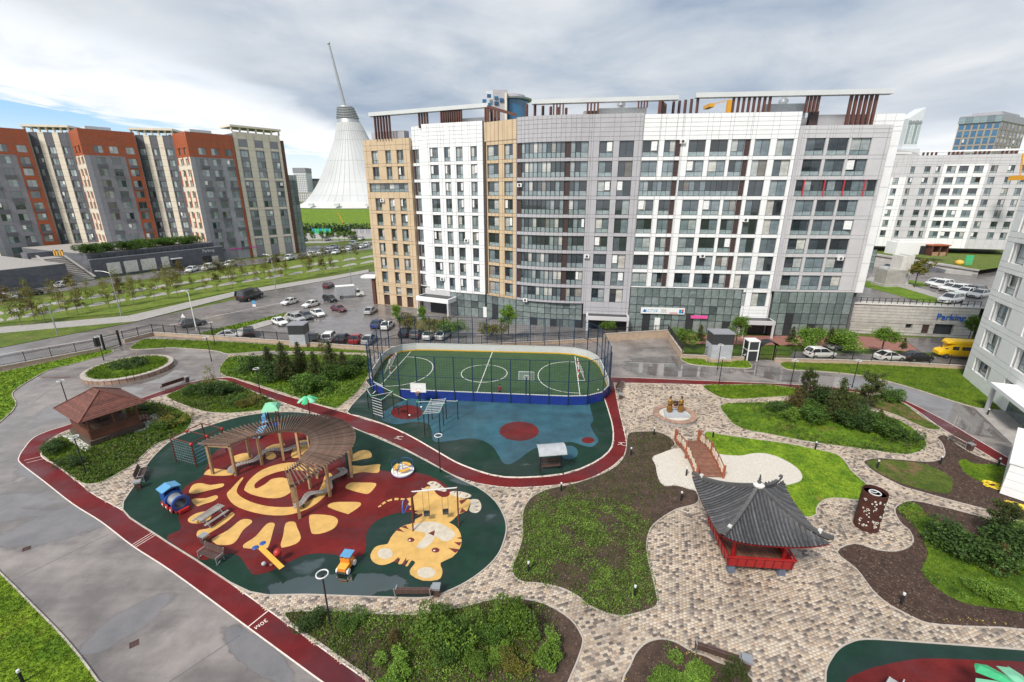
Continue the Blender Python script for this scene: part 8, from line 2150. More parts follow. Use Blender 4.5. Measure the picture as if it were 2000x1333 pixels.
# ---- sports court
def court():
    cx = sum((p for p in CT), V((0, 0))) / 4
    t = thing('sports_court', 'fenced green sports court with blue outer boards and white inner boards', 'sports court', (*cx, .05))
    # resample the outline
    P = COURT_POLY; n0 = len(P); seg = [(P[(i + 1) % n0] - P[i]).length for i in range(n0)]; tot = sum(seg); n = 40; st = tot / n; pts = []; acc = 0; i = 0
    for k in range(n):
        d = k * st
        while acc + seg[i] < d: acc += seg[i]; i += 1
        pts.append(P[i].lerp(P[(i + 1) % n0], (d - acc) / seg[i]))
    lo = [p - cx for p in pts]
    b = MB(); b.prism([tuple(p) for p in lo], -.04, .03); turf = local(t, b, 'turf', 'turf')
    HB, HF = 1.15, 5.6
    cen = V((0, 0))
    for k in range(n):
        a, c = lo[k], lo[(k + 1) % n]; u = (c - a).normalized(); nin = V((-u.y, u.x)); L = (c - a).length; rz = math.atan2(u.y, u.x)
        gate = k == 3
        def bp(name, y0, y1, z0, z1, m):
            b = MB(); b.box(0.02, y0, z0, L + .02, y1, z1); o = local(t, b, name, m); o.location = (a.x, a.y, 0); o.rotation_euler = (0, 0, rz); return o
        if not gate:
            bp('outer_board', -.05, 0, .02, HB, 'board_blue'); bp('inner_board', .003, .05, .22, HB, 'board_white'); bp('kick_strip', .004, .07, .03, .22, 'board_yellow'); bp('top_rail', -.06, .08, HB, HB + .06, 'board_white')
        else:
            bp('gate_lintel', -.03, .03, 2.3, 2.4, 'post_blue')
        b = MB(); b.box(-.06, -.16, 0, .06, -.05, HF); o = local(t, b, 'post', 'post_blue'); o.location = (a.x, a.y, 0); o.rotation_euler = (0, 0, rz)
        b = MB(); b.box(0, -.1, HF - .06, L, -.04, HF); b.box(0, -.1, 2.95, L, -.04, 3.02)
        r = .009
        for q_ in range(1, int(L / .3)): b.box(q_ * .3 - r, -.08, HB, q_ * .3 + r, -.07, HF)
        for q_ in range(1, int((HF - HB) / .3)): b.box(0, -.08, HB + q_ * .3 - r, L, -.07, HB + q_ * .3 + r)
        o = local(t, b, 'net_panel', 'post_blue'); o.location = (a.x, a.y, 0); o.rotation_euler = (0, 0, rz)
    # painted lines
    U = ((CT[1] - CT[0]) + (CT[2] - CT[3])).normalized(); W = V((-U.y, U.x)); 
    def line(pts, name='court_line', w=.09):
        b = MB()
        for p, q_ in zip(pts[:-1], pts[1:]): b.bar((p[0], p[1], .036), (q_[0], q_[1], .036), w, .006)
        b.build(name, M['court_line'], turf)
    f = lambda x, y: tuple(U * x + W * y)
    line([f(-.6, -9.1), f(-.6, 9.0)])
    line([f(-.6 + 3.2 * math.cos(a_), 3.2 * math.sin(a_)) for a_ in np.linspace(0, 2 * math.pi, 33)])
    for s in (-1, 1):
        x0 = s * 12.9 - .6
        line([f(x0, -8.0), f(x0, 8.0)])
        line([f(x0 - s * 5.4 * math.cos(a_) ** .8, 5.6 * math.sin(a_)) if math.cos(a_) > 0 else f(x0, 5.6 * math.sin(a_)) for a_ in np.linspace(-math.pi / 2, math.pi / 2, 21)])
        g = thing('goal', ('left' if s < 0 else 'right') + ' red and white goal inside the sports court', 'goal', tuple((cx + V(f(x0, 0))).to_3d() + Vector((0, 0, .09))), math.atan2(U.y, U.x), 'court goals')
        for y in (-1.5, 1.5):
            for k in range(5):
                b = MB(); b.box(-.05, y - .05, k * .4, .05, y + .05, (k + 1) * .4); local(g, b, 'post_band', 'sign_red' if k % 2 else 'white_paint')
            b = MB(); b.bar((0, y, 2.0), (s * .9, y, .05), .04); b.bar((0, y, .03), (s * .9, y, .03), .04); local(g, b, 'stay', 'white_paint')
        for k in range(7):
            b = MB(); b.box(-.05, -1.5 + k * 3 / 7, 2.0, .05, -1.5 + (k + 1) * 3 / 7, 2.1); local(g, b, 'crossbar_band', 'sign_red' if k % 2 else 'white_paint')
        b = MB()
        for k in range(11): b.bar((0, -1.5 + k * .3, 2.0), (s * .9, -1.5 + k * .3, .05), .012)
        local(g, b, 'net', 'white_paint')
    return cx, U, W
cxc, UU, WW = court()
def hoop(pos, rz, label, m='car_glass', frame='white_paint', z=2.75):
    t = thing('basketball_hoop', label, 'basketball hoop', pos, rz)
    b = MB(); b.box(-.9, -.02, z, .9, .02, z + 1.1); local(t, b, 'backboard', m)
    b = MB()
    for p, q_ in (((-.9, .0, z), (.9, .03, z)), ((-.9, .03, z + 1.1), (.9, .03, z + 1.1)), ((-.9, .03, z), (-.9, .03, z + 1.1)), ((.9, .03, z), (.9, .03, z + 1.1)), ((-.28, .03, z + .15), (.28, .03, z + .15)), ((-.28, .03, z + .6), (.28, .03, z + .6)), ((-.28, .03, z + .15), (-.28, .03, z + .6)), ((.28, .03, z + .15), (.28, .03, z + .6))): b.bar(p, q_, .05)
    local(t, b, 'board_frame', frame)
    b = MB(); b.ring((0, .45, z + .15), .23, .02, 18); b.bar((0, .03, z + .15), (0, .24, z + .15), .06); local(t, b, 'rim', 'play_orange')
    b = MB()
    for k in range(10):
        a_ = 2 * math.pi * k / 10; b.tube((.22 * math.cos(a_), .45 + .22 * math.sin(a_), z + .15), (.13 * math.cos(a_ + .5), .45 + .13 * math.sin(a_ + .5), z - .28), .01, n=4)
    local(t, b, 'net', 'far_tan')
    b = MB(); b.bar((0, -.05, z + .4), (0, -.5, z + .2), .1); b.tube((0, -.5, 0), (0, -.5, z + .4), .08, n=8); local(t, b, 'arm', 'post_blue')
hp = G(1028, 792) + Vector((0, .9, .05)); hoop(hp, math.atan2(UU.y, UU.x), 'basketball hoop with glass board inside the near court fence', 'clear_pane')
hp = G(821, 790) + Vector((0, -.55, .05)); hoop(hp, math.atan2(UU.y, UU.x) + math.pi, 'white practice board on the outside of the court boards', 'white_paint', z=1.8)
# ---- the child in red on the court
def figure(name, label, pos, rz, joints, edges, mats, h=1.0):
    me = bpy.data.meshes.new('body'); names = list(joints); me.from_pydata([joints[k][0] for k in names], [(names.index(a), names.index(c)) for a, c in edges], [])
    o = bpy.data.objects.new('tmp', me); COL.objects.link(o)
    o.modifiers.new('s', 'SKIN')
    for i, k in enumerate(names):
        r = joints[k][1]; me.skin_vertices[0].data[i].radius = (r, r) if not isinstance(r, tuple) else r
    me.skin_vertices[0].data[0].use_root = True
    o.modifiers.new('u', 'SUBSURF').levels = 1
    dg = bpy.context.evaluated_depsgraph_get(); m2 = bpy.data.meshes.new_from_object(o.evaluated_get(dg)); COL.objects.unlink(o); bpy.data.objects.remove(o)
    m2.materials.clear()
    for m in mats: m2.materials.append(M[m])
    for p in m2.polygons:
        c = p.center; p.use_smooth = True
        p.material_index = 0 if c.z > .9 * h and c.z < 1.42 * h and abs(c.x) < .42 * h else (1 if c.z <= .9 * h and abs(c.x) < .2 * h else 2)
    t = thing(name, label, 'person', pos, rz); link('body', m2, t); return t
JO = {'pelvis': ((0, 0, .92), (.15, .11)), 'chest': ((0, 0, 1.25), (.17, .11)), 'neck': ((0, 0, 1.46), .055), 'head': ((0, -.02, 1.60), .095), 'crown': ((0, -.01, 1.70), .07),
      'sl': ((-.19, 0, 1.38), .06), 'el': ((-.25, -.03, 1.12), .045), 'wl': ((-.22, -.16, .92), .035), 'hl': ((-.21, -.2, .85), .04), 'sr': ((.19, 0, 1.38), .06), 'er': ((.26, .04, 1.12), .045), 'wr': ((.27, -.02, .9), .035), 'hr': ((.27, -.04, .82), .04),
      'll': ((-.1, 0, .86), .1), 'kl': ((-.12, -.06, .48), .07), 'al': ((-.12, .05, .09), .05), 'fl': ((-.12, -.1, .04), .045), 'lr': ((.1, 0, .86), .1), 'kr': ((.12, .02, .48), .07), 'ar': ((.13, .12, .09), .05), 'fr': ((.13, -.03, .04), .045)}
ED = [('pelvis', 'chest'), ('chest', 'neck'), ('neck', 'head'), ('head', 'crown'), ('chest', 'sl'), ('sl', 'el'), ('el', 'wl'), ('wl', 'hl'), ('chest', 'sr'), ('sr', 'er'), ('er', 'wr'), ('wr', 'hr'), ('pelvis', 'll'), ('ll', 'kl'), ('kl', 'al'), ('al', 'fl'), ('pelvis', 'lr'), ('lr', 'kr'), ('kr', 'ar'), ('ar', 'fr')]
pp = G(976, 776, .1)
ps_ = figure('person', 'person in a red top and dark trousers standing inside the near court boards', pp, R(150), JO, ED, ['cloth_red', 'cloth_dark', 'skin'])
b = MB(); b.ball((0, .015, 1.66), .105, 10, sz=.95); local(ps_, b, 'hair', 'hair', smooth=True)

# ---- statue of two robed figures
def statue():
    t = thing('statue', 'bronze statue of two robed figures holding a cauldron on a round plinth', 'statue', (18.25, 46.2, .03))
    n = 24
    for k in range(n):
        a0, a1 = 2 * math.pi * k / n, 2 * math.pi * (k + 1) / n - .012; q_ = lambda r, a, z: (r * math.cos(a), r * math.sin(a), z)
        b = MB(); b.add([q_(2.3, a0, 0), q_(2.3, a1, 0), q_(2.3, a1, .38), q_(2.3, a0, .38), q_(1.75, a0, .38), q_(1.75, a1, .38), q_(1.75, a0, .2), q_(1.75, a1, .2)], [(0, 1, 2, 3), (4, 5, 7, 6)]); b.build('ring_stone', M['concrete'], t)
        b = MB(); b.add([q_(2.36, a0, .38), q_(2.36, a1, .38), q_(2.36, a1, .46), q_(2.36, a0, .46), q_(1.72, a0, .46), q_(1.72, a1, .46), q_(1.72, a0, .36), q_(1.72, a1, .36)], [(0, 1, 2, 3), (3, 2, 5, 4), (4, 5, 7, 6)]); b.build('cap_stone', M['granite_brown'], t)
    b = MB(); b.lathe([(1.78, .3), (.01, .31)], 28); local(t, b, 'gravel_fill', 'gravel_white')
    b = MB(); b.prism([(-1.35, -.85), (1.35, -.85), (1.0, .8), (-1.0, .8)], .3, .62); local(t, b, 'slab', 'granite')
    for s in (-1, 1):
        g = MB(); prof = [(.30, .74, .24), (.34, .80, .27), (.30, 1.1, .24), (.25, 1.4, .2), (.22, 1.62, .17), (.26, 1.85, .17), (.27, 2.0, .16), (.16, 2.1, .12), (.075, 2.16, .075), (.095, 2.26, .11), (.105, 2.36, .115), (.09, 2.46, .10), (.03, 2.52, .03)]
        rr = []
        for r, z, r2 in prof: rr.append([(s * .62 + r * math.cos(2 * math.pi * i / 14), .05 + r2 * math.sin(2 * math.pi * i / 14) * (1 + .06 * ((i % 2) if z < 1.5 else 0)), z) for i in range(14)])
        g.loft(rr)
        for y in (-.2, .2): g.path([(s * .58, y * .9 + .05, 1.98), (s * .42, y * 1.5 + .02, 1.75), (s * .22, y * 1.2, 1.72), (s * .12, y * 1.0, 1.74)], .065, 7)
        for y in (-.12, .14): g.obox((s * .62, y, .68), (.26, .12, .12)); g.tube((s * .62, y, .62), (s * .62, y, .82), .07, n=7)
        f = local(t, g, 'figure', 'bronze', smooth=True)
        b = MB(); b.lathe([(.13, 2.38), (.12, 2.46), (.06, 2.56), (.01, 2.58)], 12, (s * .62, .05, 0)); b.build('hat', M['bronze_dark'], f, True)
        b = MB(); b.lathe([(.255, 1.48), (.262, 1.55), (.245, 1.62)], 14, (s * .62, .05, 0), 0, 1, .78); b.build('belt', M['bronze_dark'], f, True)
    b = MB(); b.lathe([(.02, 1.38), (.2, 1.42), (.31, 1.6), (.32, 1.75), (.27, 1.86), (.3, 1.9)], 16); local(t, b, 'cauldron', 'bronze_dark', smooth=True)
statue()
# ---- bridge
def bridge():
    a, c = V((17.72, 40.7)), V((17.45, 34.6)); d = c - a; L = d.length; t = thing('footbridge', 'reddish timber footbridge with cream rails over the white gravel', 'bridge', (*a, .03), math.atan2(d.y, d.x)); w = 1.15
    arch = lambda x: .22 + .55 * math.sin(math.pi * min(max(x / L, 0), 1))
    n = 40
    for k in range(n):
        x0 = L * k / n; x1 = L * (k + 1) / n - .02; z0, z1 = arch(x0), arch(x1); b = MB()
        b.add([(x0, -w + .1, z0), (x1, -w + .1, z1), (x1, w - .1, z1), (x0, w - .1, z0), (x0, -w + .1, z0 - .06), (x1, -w + .1, z1 - .06), (x1, w - .1, z1 - .06), (x0, w - .1, z0 - .06)], [(0, 1, 2, 3), (0, 4, 5, 1), (3, 2, 6, 7), (0, 3, 7, 4), (1, 5, 6, 2)]); local(t, b, 'deck_plank', 'bridge_wood')
    for s in (-1, 1):
        b = MB()
        for k in range(n): x0, x1 = L * k / n, L * (k + 1) / n; b.bar((x0, s * w, arch(x0) - .12), (x1, s * w, arch(x1) - .12), .12, .3)
        local(t, b, 'side_beam', 'bridge_red')
        for i, x in enumerate((0, L * .5, L)):
            b = MB(); b.tube((x, s * w, 0), (x, s * w, arch(x) + 1.1), .11, n=10); local(t, b, 'post', 'bridge_red', smooth=True)
            if i == 0: b = MB(); b.tube((x - .35, s * w, 0), (x - .35, s * w, 1.25), .1, n=10); local(t, b, 'post', 'bridge_red', smooth=True)
        for z in (.22, .55, .9):
            b = MB()
            for k in range(n): x0, x1 = L * k / n, L * (k + 1) / n; b.bar((x0, s * w, arch(x0) + z), (x1, s * w, arch(x1) + z), .045, .06 if z < .9 else .09)
            local(t, b, 'rail', 'bridge_cream' if z < .9 else 'bridge_wood')
        for k in range(1, 12):
            x = L * k / 12; b = MB(); b.box(x - .03, s * w - .03, arch(x), x + .03, s * w + .03, arch(x) + .88); local(t, b, 'baluster', 'bridge_cream' if k % 3 else 'bridge_wood')
        b = MB()
        for k in range(n): x0, x1 = L * k / n, L * (k + 1) / n; b.bar((x0, s * (w + .01), arch(x0) + .4), (x1, s * (w + .01), arch(x1) + .4), .02, .3)
        local(t, b, 'cream_panel', 'bridge_cream')
bridge()
# ---- Korean style pavilion
def pavilion():
    E = [V((12.68, 22.95)), V((19.22, 22.37)), V((19.9, 28.55)), V((13.38, 29.12))]; c = sum(E, V((0, 0))) / 4; u = (E[1] - E[0]).normalized()
    t = thing('red_pavilion', 'red lacquered pavilion with a curved black tile roof', 'pavilion', (*c, .03), math.atan2(u.y, u.x)); a = 3.12; ze, zt = 3.5, 5.5
    f = 1.6   # half size of the floor
    for x in (-f, f):
        for y in (-f, f):
            b = MB(); b.loft([[(x - .24, y - .24, 0), (x + .24, y - .24, 0), (x + .24, y + .24, 0), (x - .24, y + .24, 0)], [(x - .16, y - .16, .7), (x + .16, y - .16, .7), (x + .16, y + .16, .7), (x - .16, y + .16, .7)]]); local(t, b, 'foot_stone', 'stone_blue')
            b = MB(); b.tube((x, y, .7), (x, y, 3.4), .13, n=12); local(t, b, 'column', 'lacquer_red', smooth=True)
    b = MB(); b.box(-f - .35, -f - .35, .7, f + .35, f + .35, .86); local(t, b, 'floor_frame', 'lacquer_dark')
    for k in range(14):
        x0 = -f - .3 + k * (2 * f + .6) / 14; b = MB(); b.box(x0, -f - .3, .86, x0 + (2 * f + .6) / 14 - .02, f + .3, .9); local(t, b, 'floor_board', 'bridge_wood')
    for k in range(4):
        M4 = Matrix.Rotation(k * math.pi / 2, 4, 'Z'); X = lambda x, y, z: tuple(M4 @ Vector((x, y, z)))
        r = f + .38
        if k != 2:
            b = MB(); b.bar(X(-r - .15, -r - .12, 1.55), X(r + .15, -r - .12, 1.55), .1, .1); local(t, b, 'hand_rail', 'lacquer_red')
            n = 7
            for j in range(n):
                x0 = -r + 2 * r * j / n; x1 = -r + 2 * r * (j + 1) / n - .06; b = MB(); b.add([X(x0, -r, .72), X(x1, -r, .72), X(x1, -r - .1, 1.38), X(x0, -r - .1, 1.38), X(x0, -r + .04, .72), X(x1, -r + .04, .72), X(x1, -r - .06, 1.38), X(x0, -r - .06, 1.38)], [(0, 1, 2, 3), (3, 2, 6, 7), (5, 4, 7, 6), (0, 3, 7, 4), (1, 5, 6, 2)]); local(t, b, 'rail_panel', 'lacquer_red')
            for j in range(n + 1):
                x0 = -r + 2 * r * j / n - .03; b = MB(); b.bar(X(x0, -r, .72), X(x0, -r - .13, 1.55), .06, .06); local(t, b, 'rail_post', 'lacquer_dark')
        b = MB(); b.bar(X(-f - .2, -f, 3.25), X(f + .2, -f, 3.25), .18, .26); local(t, b, 'lintel', 'lacquer_red')
        b = MB(); b.bar(X(-f, -f, 2.9), X(f, -f, 2.9), .08, .12); local(t, b, 'lintel', 'lacquer_dark')
        for j in range(15):
            x0 = -a + .3 + (2 * a - .6) * j / 14; b = MB(); b.bar(X(x0 * .55, -f + .3, 3.5), X(x0, -a + .15, ze - .05 + .35 * (abs(x0) / a) ** 3), .08, .09); local(t, b, 'rafter', 'lacquer_red')
        # roof face: concave slope with upturned corners, clad in barrel tiles
        def surf(x, v):   # v 0 at the eave, 1 at the top; x in -1..1 across
            y = -a * (1 - v); z = ze + (zt - ze) * (v ** 1.35) + .55 * (abs(x) ** 3) * (1 - v) ** 2
            return Vector((x * a * (1 - v), y - .12 * abs(x) ** 3 * (1 - v), z))
        nv, nx = 8, 14; vs = []; fs = []
        for iv in range(nv + 1):
            for ix in range(nx + 1): vs.append(X(*surf(-1 + 2 * ix / nx, min(iv / nv, .985))))
        for iv in range(nv):
            for ix in range(nx): fs.append((iv * (nx + 1) + ix, iv * (nx + 1) + ix + 1, (iv + 1) * (nx + 1) + ix + 1, (iv + 1) * (nx + 1) + ix))
        b = MB(); b.add(vs, fs); rf = local(t, b, 'roof_slope', 'tile_black')
        b = MB(); b.add([(p[0], p[1], p[2] - .14) for p in vs], [f_[::-1] for f_ in fs]); b.build('roof_soffit', M['lacquer_dark'], rf)
        nt_ = 27
        for j in range(nt_):
            xw_ = -a + 2 * a * (j + .5) / nt_; vmax = 1 - abs(xw_) / a
            if vmax < .05: continue
            pts = []
            for q_ in range(7):
                v = vmax * .985 * q_ / 6; den = max(a * (1 - v), 1e-3); p = surf(max(-1, min(1, xw_ / den)), v); pts.append(X(xw_, p.y, p.z + .035))
            b = MB(); b.path(pts, .07, 6); e = Vector(pts[0]); b.ball(tuple(e), .075, 6); b.build('tile_row', M['tile_row'], rf, True)
        pts = [X(*(surf(-1, v) + Vector((0, 0, .12 + .12 * (1 - v) ** 4)))) for v in np.linspace(0.0, .97, 10)]
        b = MB()
        for p, q_ in zip(pts[:-1], pts[1:]): b.bar(p, q_, .2, .24)
        hp_ = local(t, b, 'hip_ridge', 'tile_ridge')
        p = Vector(X(*surf(-1, .16))); b = MB(); b.obox((p.x, p.y, p.z + .32), (.2, .2, .22), k * math.pi / 2 + .78); b.build('ridge_end', M['concrete_pale'], hp_)
    b = MB(); b.lathe([(.32, zt + .02), (.36, zt + .16), (.26, zt + .24), (.1, zt + .28)], 14); cp_ = local(t, b, 'crown_stone', 'concrete_pale', smooth=True)
    b = MB(); b.lathe([(.1, zt + .28), (.14, zt + .4), (.05, zt + .48), (.1, zt + .58), (.04, zt + .7), (.06, zt + .78), (.01, zt + .95)], 10); local(t, b, 'finial', 'steel_dark', smooth=True)
pavilion()
# ---- rusted drum with cut-out letters
def drum_art():
    t = thing('rust_drum', 'rust brown cylinder pierced with pale letters', 'sculpture', (26.75, 28.55, .03)); r, h = .8, 3.1; n = 28
    b = MB(); vs = []; 
    for z in (0, h):
        for rr in (r, r - .05): vs += [(rr * math.cos(2 * math.pi * i / n), rr * math.sin(2 * math.pi * i / n), z) for i in range(n)]
    fs = []
    for i in range(n):
        j = (i + 1) % n; fs += [(i, j, 2 * n + j, 2 * n + i), (n + i, 3 * n + i, 3 * n + j, n + j), (2 * n + i, 2 * n + j, 3 * n + j, 3 * n + i)]
    b.add(vs, fs); local(t, b, 'shell', 'rust', smooth=True)
    b = MB(); b.lathe([(r - .06, h - .25), (.01, h - .25)], 24); local(t, b, 'inner_cap', 'trim_black')
    b = MB(); b.ring((0, 0, h - .15), .36, .045, 22); b.bar((0, 0, h - .15), (.33, .1, h - .15), .05); b.bar((0, 0, h - .15), (-.25, .2, h - .15), .05); local(t, b, 'lamp_ring', 'lamp_head')
    rr = random.Random(4)
    for k in range(64):
        a_ = math.pi + rr.uniform(.05, 1.0) * math.pi; z = rr.uniform(.3, h - .35); o = MB(); s = rr.uniform(.05, .1)
        kind = k % 4
        if kind == 0: o.box(-s, -.01, -.02, s, .01, .02); o.box(-.02, -.011, -s, .02, .009, s)
        elif kind == 1: o.path([(s * math.cos(q_), 0, s * math.sin(q_)) for q_ in np.linspace(0, 6.28, 9)[:-1]], .018, 4, True)
        elif kind == 2: o.box(-s, -.01, s - .03, s, .01, s); o.box(-s, -.012, -s, -s + .035, .008, s)
        else: o.box(-s * .6, -.01, -s * .6, s * .6, .01, s * .6)
        q_ = local(t, o, 'cut_letter', 'poster'); q_.location = ((r + .012) * math.cos(a_), (r + .012) * math.sin(a_), z); q_.rotation_euler = (0, 0, a_ + math.pi / 2)
drum_art()
# ---- white box at the right edge with a yellow hose
wb_ = thing('service_box', 'large white panelled service box at the right edge', 'shed', (44.2, 35.2, .05), math.atan2(38.8 - 32.66, 48.4 - 41.2) )
for k in range(4):
    b = MB(); b.box(-4.4, -3.2, .05 + k * .72, 4.4, .1, .05 + (k + 1) * .72 - .03); local(wb_, b, 'wall_panel', 'white_clad')
b = MB(); b.box(-4.5, -3.3, 2.92, 4.5, .2, 3.02); local(wb_, b, 'lid', 'white_paint')
for nm, (x, y), lab in (('garden_hose', (1938, 948), 'yellow hose in a loose heap on the small lawn'), ('garden_hose', (1985, 990), 'yellow hose coiled beside the white service box')):
    c_ = G(x, y, .12); rr = random.Random(x); pts = [((.55 + .25 * math.sin(k * .37)) * math.cos(k * .5) + rr.uniform(-.12, .12), (.5 + .2 * math.cos(k * .41)) * math.sin(k * .5) + rr.uniform(-.12, .12), .03 * (k % 7) / 7 + .01 * (k % 3)) for k in range(56)]
    b = MB(); b.path(pts, .035, 6); b.build(nm, M['hose'], None, True, loc=c_, label=lab, cat='hose', group='yellow garden hoses')
# drain grates
for x, y, lab in ((262, 1258, 'rusty square drain grate in the lower left asphalt'), (52, 1072, 'small drain cover at the left edge of the asphalt')):
    b = MB()
    for k in range(6): b.box(-.3 + k * .1, -.3, 0, -.24 + k * .1, .3, .012)
    b.box(-.34, -.34, 0, .34, -.3, .014); b.box(-.34, .3, 0, .34, .34, .014); b.box(-.34, -.3, 0, -.3, .3, .014); b.box(.3, -.3, 0, .34, .3, .014)
    o = b.build('drain_grate', M['rust'], None, loc=G(x, y, .003), label=lab, cat='drain', group='drain grates'); o.rotation_euler = (0, 0, R(40)); o.scale = (.62, .62, 1)
# ================================================================== TREES AND SHRUBS OF THE YARD
def shrubs(where, items, group):
    """items: (kind, px, py, height, width, look)"""
    seen = {}
    for k, x, y, h, w, look in items: seen[look] = seen.get(look, 0) + 1
    cnt = {}
    for k, x, y, h, w, look in sorted(items, key=lambda q: q[1]):
        cnt[look] = cnt.get(look, 0) + 1
        lab = (ORD[cnt[look] - 1] + ' ' + look + ' from the left ' + where) if seen[look] > 1 else (look + ' ' + where)
        plant(k, G(x, y, .05), h, lab, group, w=w)
B_, BB, BD, BO = ('bush', 'leaf'), ('bush', 'leaf_bright'), ('bush', 'leaf_dark'), ('bush', 'leaf_olive')
CN, CW, TP, TL, SP = ('con', 'needle'), ('con', 'leaf_warm'), ('tree', 'pine'), ('tree', 'leaf'), ('tree', 'sap')
shrubs('in the large left bush bed', [(CN, 558, 742, 5.6, 4.6, 'dark spruce'), (CN, 528, 730, 4.2, 3.8, 'dark spruce'), (CN, 588, 727, 4.6, 4.0, 'dark spruce'), (CN, 618, 745, 4.4, 4.0, 'dark spruce'), (CN, 648, 728, 4.8, 4.2, 'dark spruce'), (CN, 672, 735, 3.8, 3.6, 'dark spruce'), (SP, 632, 715, 4.2, 3.6, 'thin young tree'),
       (BD, 508, 722, 2.0, 2.4, 'dark round shrub'), (BD, 540, 735, 2.1, 2.6, 'dark round shrub'), (B_, 605, 765, 2.0, 2.4, 'green round shrub'), (B_, 663, 742, 2.0, 2.5, 'green round shrub'), (BD, 620, 757, 1.6, 1.9, 'dark round shrub'), (BB, 598, 752, 1.5, 1.7, 'bright low shrub'), (CW, 634, 762, 1.5, 2.0, 'reddish dry shrub'), (BD, 690, 722, 1.5, 2.2, 'dark round shrub'), (BB, 484, 724, .9, 1.3, 'bright low shrub')], 'bushes of the large left bed')
shrubs('in the bed left of the red path', [(SP, 413, 765, 3.6, 3.6, 'slender young tree'), (BD, 405, 765, 1.3, 1.8, 'dark shrub'), (BD, 435, 770, 1.3, 1.9, 'dark shrub'), (B_, 372, 770, .9, 1.4, 'green low shrub'), (B_, 470, 785, .8, 1.3, 'green low shrub'), (BO, 490, 790, .8, 1.5, 'flowering pale shrub')], 'shrubs of the bed by the lamp')
shrubs('in the gazebo bed', [(BO, 326, 830, 1.1, 1.7, 'olive loose shrub'), (B_, 322, 836, .8, 1.3, 'green low shrub'), (BD, 104, 882, .9, 1.4, 'dark shrub'), (BD, 150, 905, .7, 1.1, 'dark shrub'), (BD, 278, 800, .6, 1.1, 'dark shrub')], 'shrubs of the gazebo bed')
shrubs('in the tree bed on the right', [(TP, 1572, 790, 4.4, 3.0, 'young pine'), (CW, 1550, 806, 3.4, 3.6, 'reddish spruce'), (CN, 1632, 820, 5.2, 4.4, 'dark spruce'), (CN, 1655, 826, 3.8, 3.8, 'dark spruce'), (TP, 1690, 802, 4.6, 4.6, 'young pine'), (BD, 1602, 790, 2.0, 2.5, 'dark round shrub'), (B_, 1583, 822, 1.7, 2.1, 'green round shrub'), (BB, 1546, 818, 1.2, 1.4, 'bright small shrub'), (BD, 1668, 830, 1.8, 2.3, 'dark round shrub'), (BD, 1690, 835, 1.6, 2.2, 'dark round shrub'), (BD, 1524, 806, 1.2, 1.5, 'dark round shrub'), (B_, 1726, 850, 1.6, 2.0, 'green round shrub'), (BD, 1750, 853, 1.2, 1.6, 'dark round shrub'), (CW, 1718, 818, 1.2, 1.6, 'dry reddish shrub'), (BD, 1640, 800, 2.0, 2.6, 'dark round shrub')], 'trees and shrubs of the right bed')
plant(B_, G(1745, 784, .05), 1.5, 'single round shrub on the corner lawn beside the right track', w=1.6)
shrubs('beside the white service box on the right', [(TP, 1945, 1055, 3.2, 3.6, 'young pine'), (BD, 1885, 1090, 1.9, 2.3, 'dark round shrub'), (CW, 1945, 1105, 1.9, 2.6, 'yellowing conifer'), (BD, 1985, 1085, 2.0, 2.4, 'dark round shrub'), (BB, 1990, 1060, 1.6, 1.8, 'bright green shrub'), (B_, 1838, 1050, .7, 1.0, 'low green shrub'), (BB, 1930, 1165, .8, 1.2, 'bright tufted shrub')], 'shrubs by the service box')
shrubs('in the front bed', [(BB, 1008, 1232, 1.7, 1.35, 'tall leafy shrub'), (BB, 860, 1258, 1.7, 1.7, 'bright leafy shrub'), (B_, 880, 1275, 1.2, 1.3, 'green shrub'), (BB, 1075, 1285, 1.0, 1.1, 'bright tufted shrub'), (CW, 770, 1252, .9, 1.3, 'brownish dwarf conifer'), (B_, 960, 1250, .8, .9, 'green shrub'), (BD, 605, 1222, .6, .9, 'dark low shrub'), (BB, 930, 1305, .7, .8, 'bright small shrub'), (BB, 780, 1320, .8, 1.1, 'bright small shrub'), (BO, 1000, 1305, .7, .9, 'olive low shrub'), (B_, 690, 1222, .5, .8, 'green shrub'), (BB, 975, 1285, .6, .7, 'bright small shrub')], 'shrubs of the front bed')
shrubs('in the bed by the bottom bench', [(TP, 1428, 1358, 2.2, 2.0, 'young pine'), (BB, 1330, 1345, .7, 1.2, 'bright leafy shrub'), (BB, 1290, 1350, .6, 1.1, 'bright leafy shrub'), (BB, 1368, 1340, .55, 1.0, 'bright leafy shrub')], 'plants of the bed by the bottom bench')
shrubs('on the plaza before the white house front', [(TL, 1437, 672, 4.6, 5.0, 'spreading green tree'), (CN, 1366, 668, 3.2, 3.0, 'small spruce'), (BB, 1330, 668, 2.2, 2.2, 'bright bush'), (CN, 1545, 670, 3.0, 2.8, 'small spruce'), (BB, 1585, 672, 2.6, 3.0, 'bright bush'), (CN, 1620, 672, 3.0, 2.8, 'small spruce'), (BB, 1647, 676, 2.4, 3.0, 'bright bush'), (TL, 1722, 685, 3.8, 6.0, 'spreading green tree'), (CN, 1763, 682, 2.0, 1.8, 'small spruce'), (TL, 1890, 668, 4.6, 4.2, 'spreading green tree')], 'trees of the plaza')
shrubs('between the court and the house entrance', [(TL, 993, 655, 5.4, 5.0, 'leafy green tree'), (TL, 778, 640, 4.2, 3.6, 'leafy green tree'), (TL, 828, 642, 4.0, 3.4, 'leafy green tree'), (BO, 800, 640, 2.4, 2.6, 'olive bush'), (BO, 850, 646, 2.4, 2.8, 'olive bush'), (BB, 880, 650, 2.0, 2.6, 'bright bush'), (BO, 960, 655, 2.0, 2.4, 'olive bush'), (BB, 1190, 645, 1.6, 1.6, 'bright bush')], 'trees between court and house')
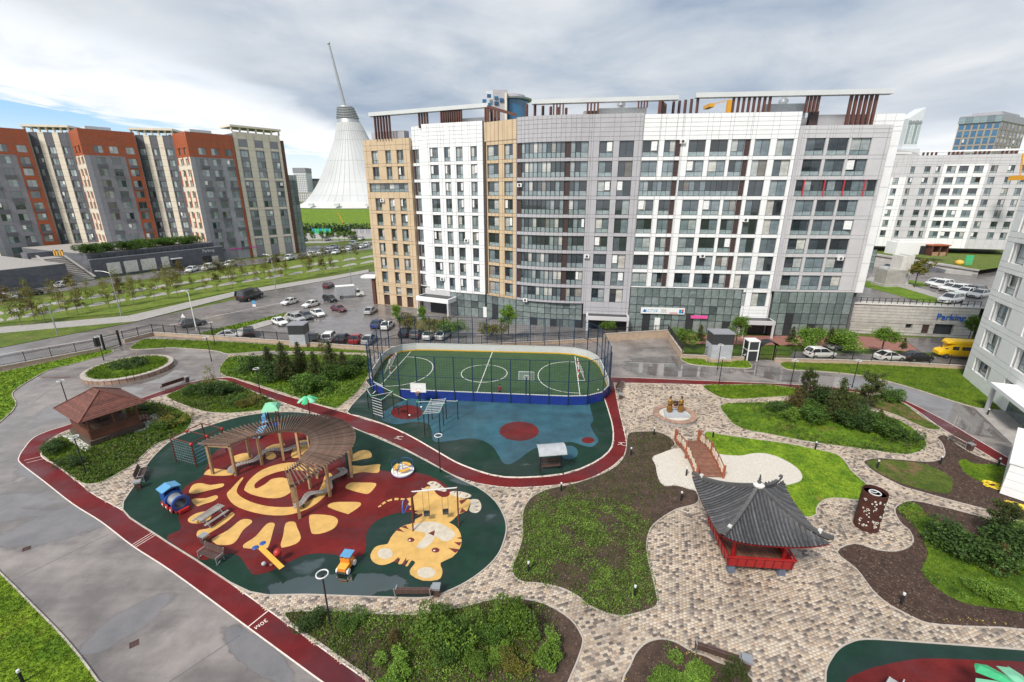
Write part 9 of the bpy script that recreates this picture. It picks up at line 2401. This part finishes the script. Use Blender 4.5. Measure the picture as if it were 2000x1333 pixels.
# bus-like yellow van and cars behind the right fence
def yellow_van():
    t = thing('camper_van', 'yellow camper van with a raised roof behind the right fence', 'van', G(1866, 698, OUT + .1), R(168)); Yv = M['yellow_van']
    b = MB(); b.loft([ring_pts(x, hw, zb, zt, .03) for x, hw, zb, zt in ((2.9, .75, .5, .95), (2.7, .92, .4, 1.15), (2.0, .98, .38, 1.35), (1.4, 1.0, .38, 2.2), (0.6, 1.0, .38, 2.5), (-2.6, 1.0, .38, 2.55), (-2.8, .95, .45, 2.3))]); local(t, b, 'body', Yv, smooth=True)
    b = MB(); b.loft([ring_pts(x, hw, zb, zt, .1) for x, hw, zb, zt in ((2.1, .7, 2.3, 2.5), (1.6, .95, 2.3, 2.85), (-2.5, .95, 2.4, 2.9), (-2.75, .8, 2.4, 2.7))]); local(t, b, 'roof_pod', Yv, smooth=True)
    b = MB(); b.add([(1.98, -.85, 1.4), (1.98, .85, 1.4), (1.46, .8, 2.1), (1.46, -.8, 2.1)], [(0, 1, 2, 3)]); local(t, b, 'windscreen', 'car_glass')
    for s in (-1, 1):
        for x0, x1 in ((.5, 1.35), (-1.4, .1)):
            b = MB(); b.box(x0, s * 1.01 - .01, 1.45, x1, s * 1.01 + .01, 2.0); local(t, b, 'side_window', 'car_glass')
        for x in (1.9, -1.7):
            b = MB(); b.tube((x, s * .95 - .12, .38), (x, s * .95 + .12, .38), .38, n=14); w = local(t, b, 'wheel', 'tyre', smooth=True); b = MB(); b.tube((x, s * .95 - .13, .38), (x, s * .95 + .13, .38), .2, n=10); b.build('rim', M['rim'], w, True)
        b = MB(); b.obox((2.82, s * .6, .85), (.12, .3, .2)); local(t, b, 'headlight', 'head_lamp')
yellow_van()
for k, x, y, c, lab in (('sedan', 1735, 703, WHT, 'white car behind the right fence left of a dark car'), ('sedan', 1790, 704, BLK, 'dark car behind the right fence left of the yellow van'), ('suv', 1600, 698, WHT, 'white car behind the fence near the gate portal'), ('sedan', 1640, 682, SIL, 'silver car half hidden by the plaza hedge')):
    car(k, G(x, y, OUT + .1), R(4), c, lab, 'cars behind the right fence')
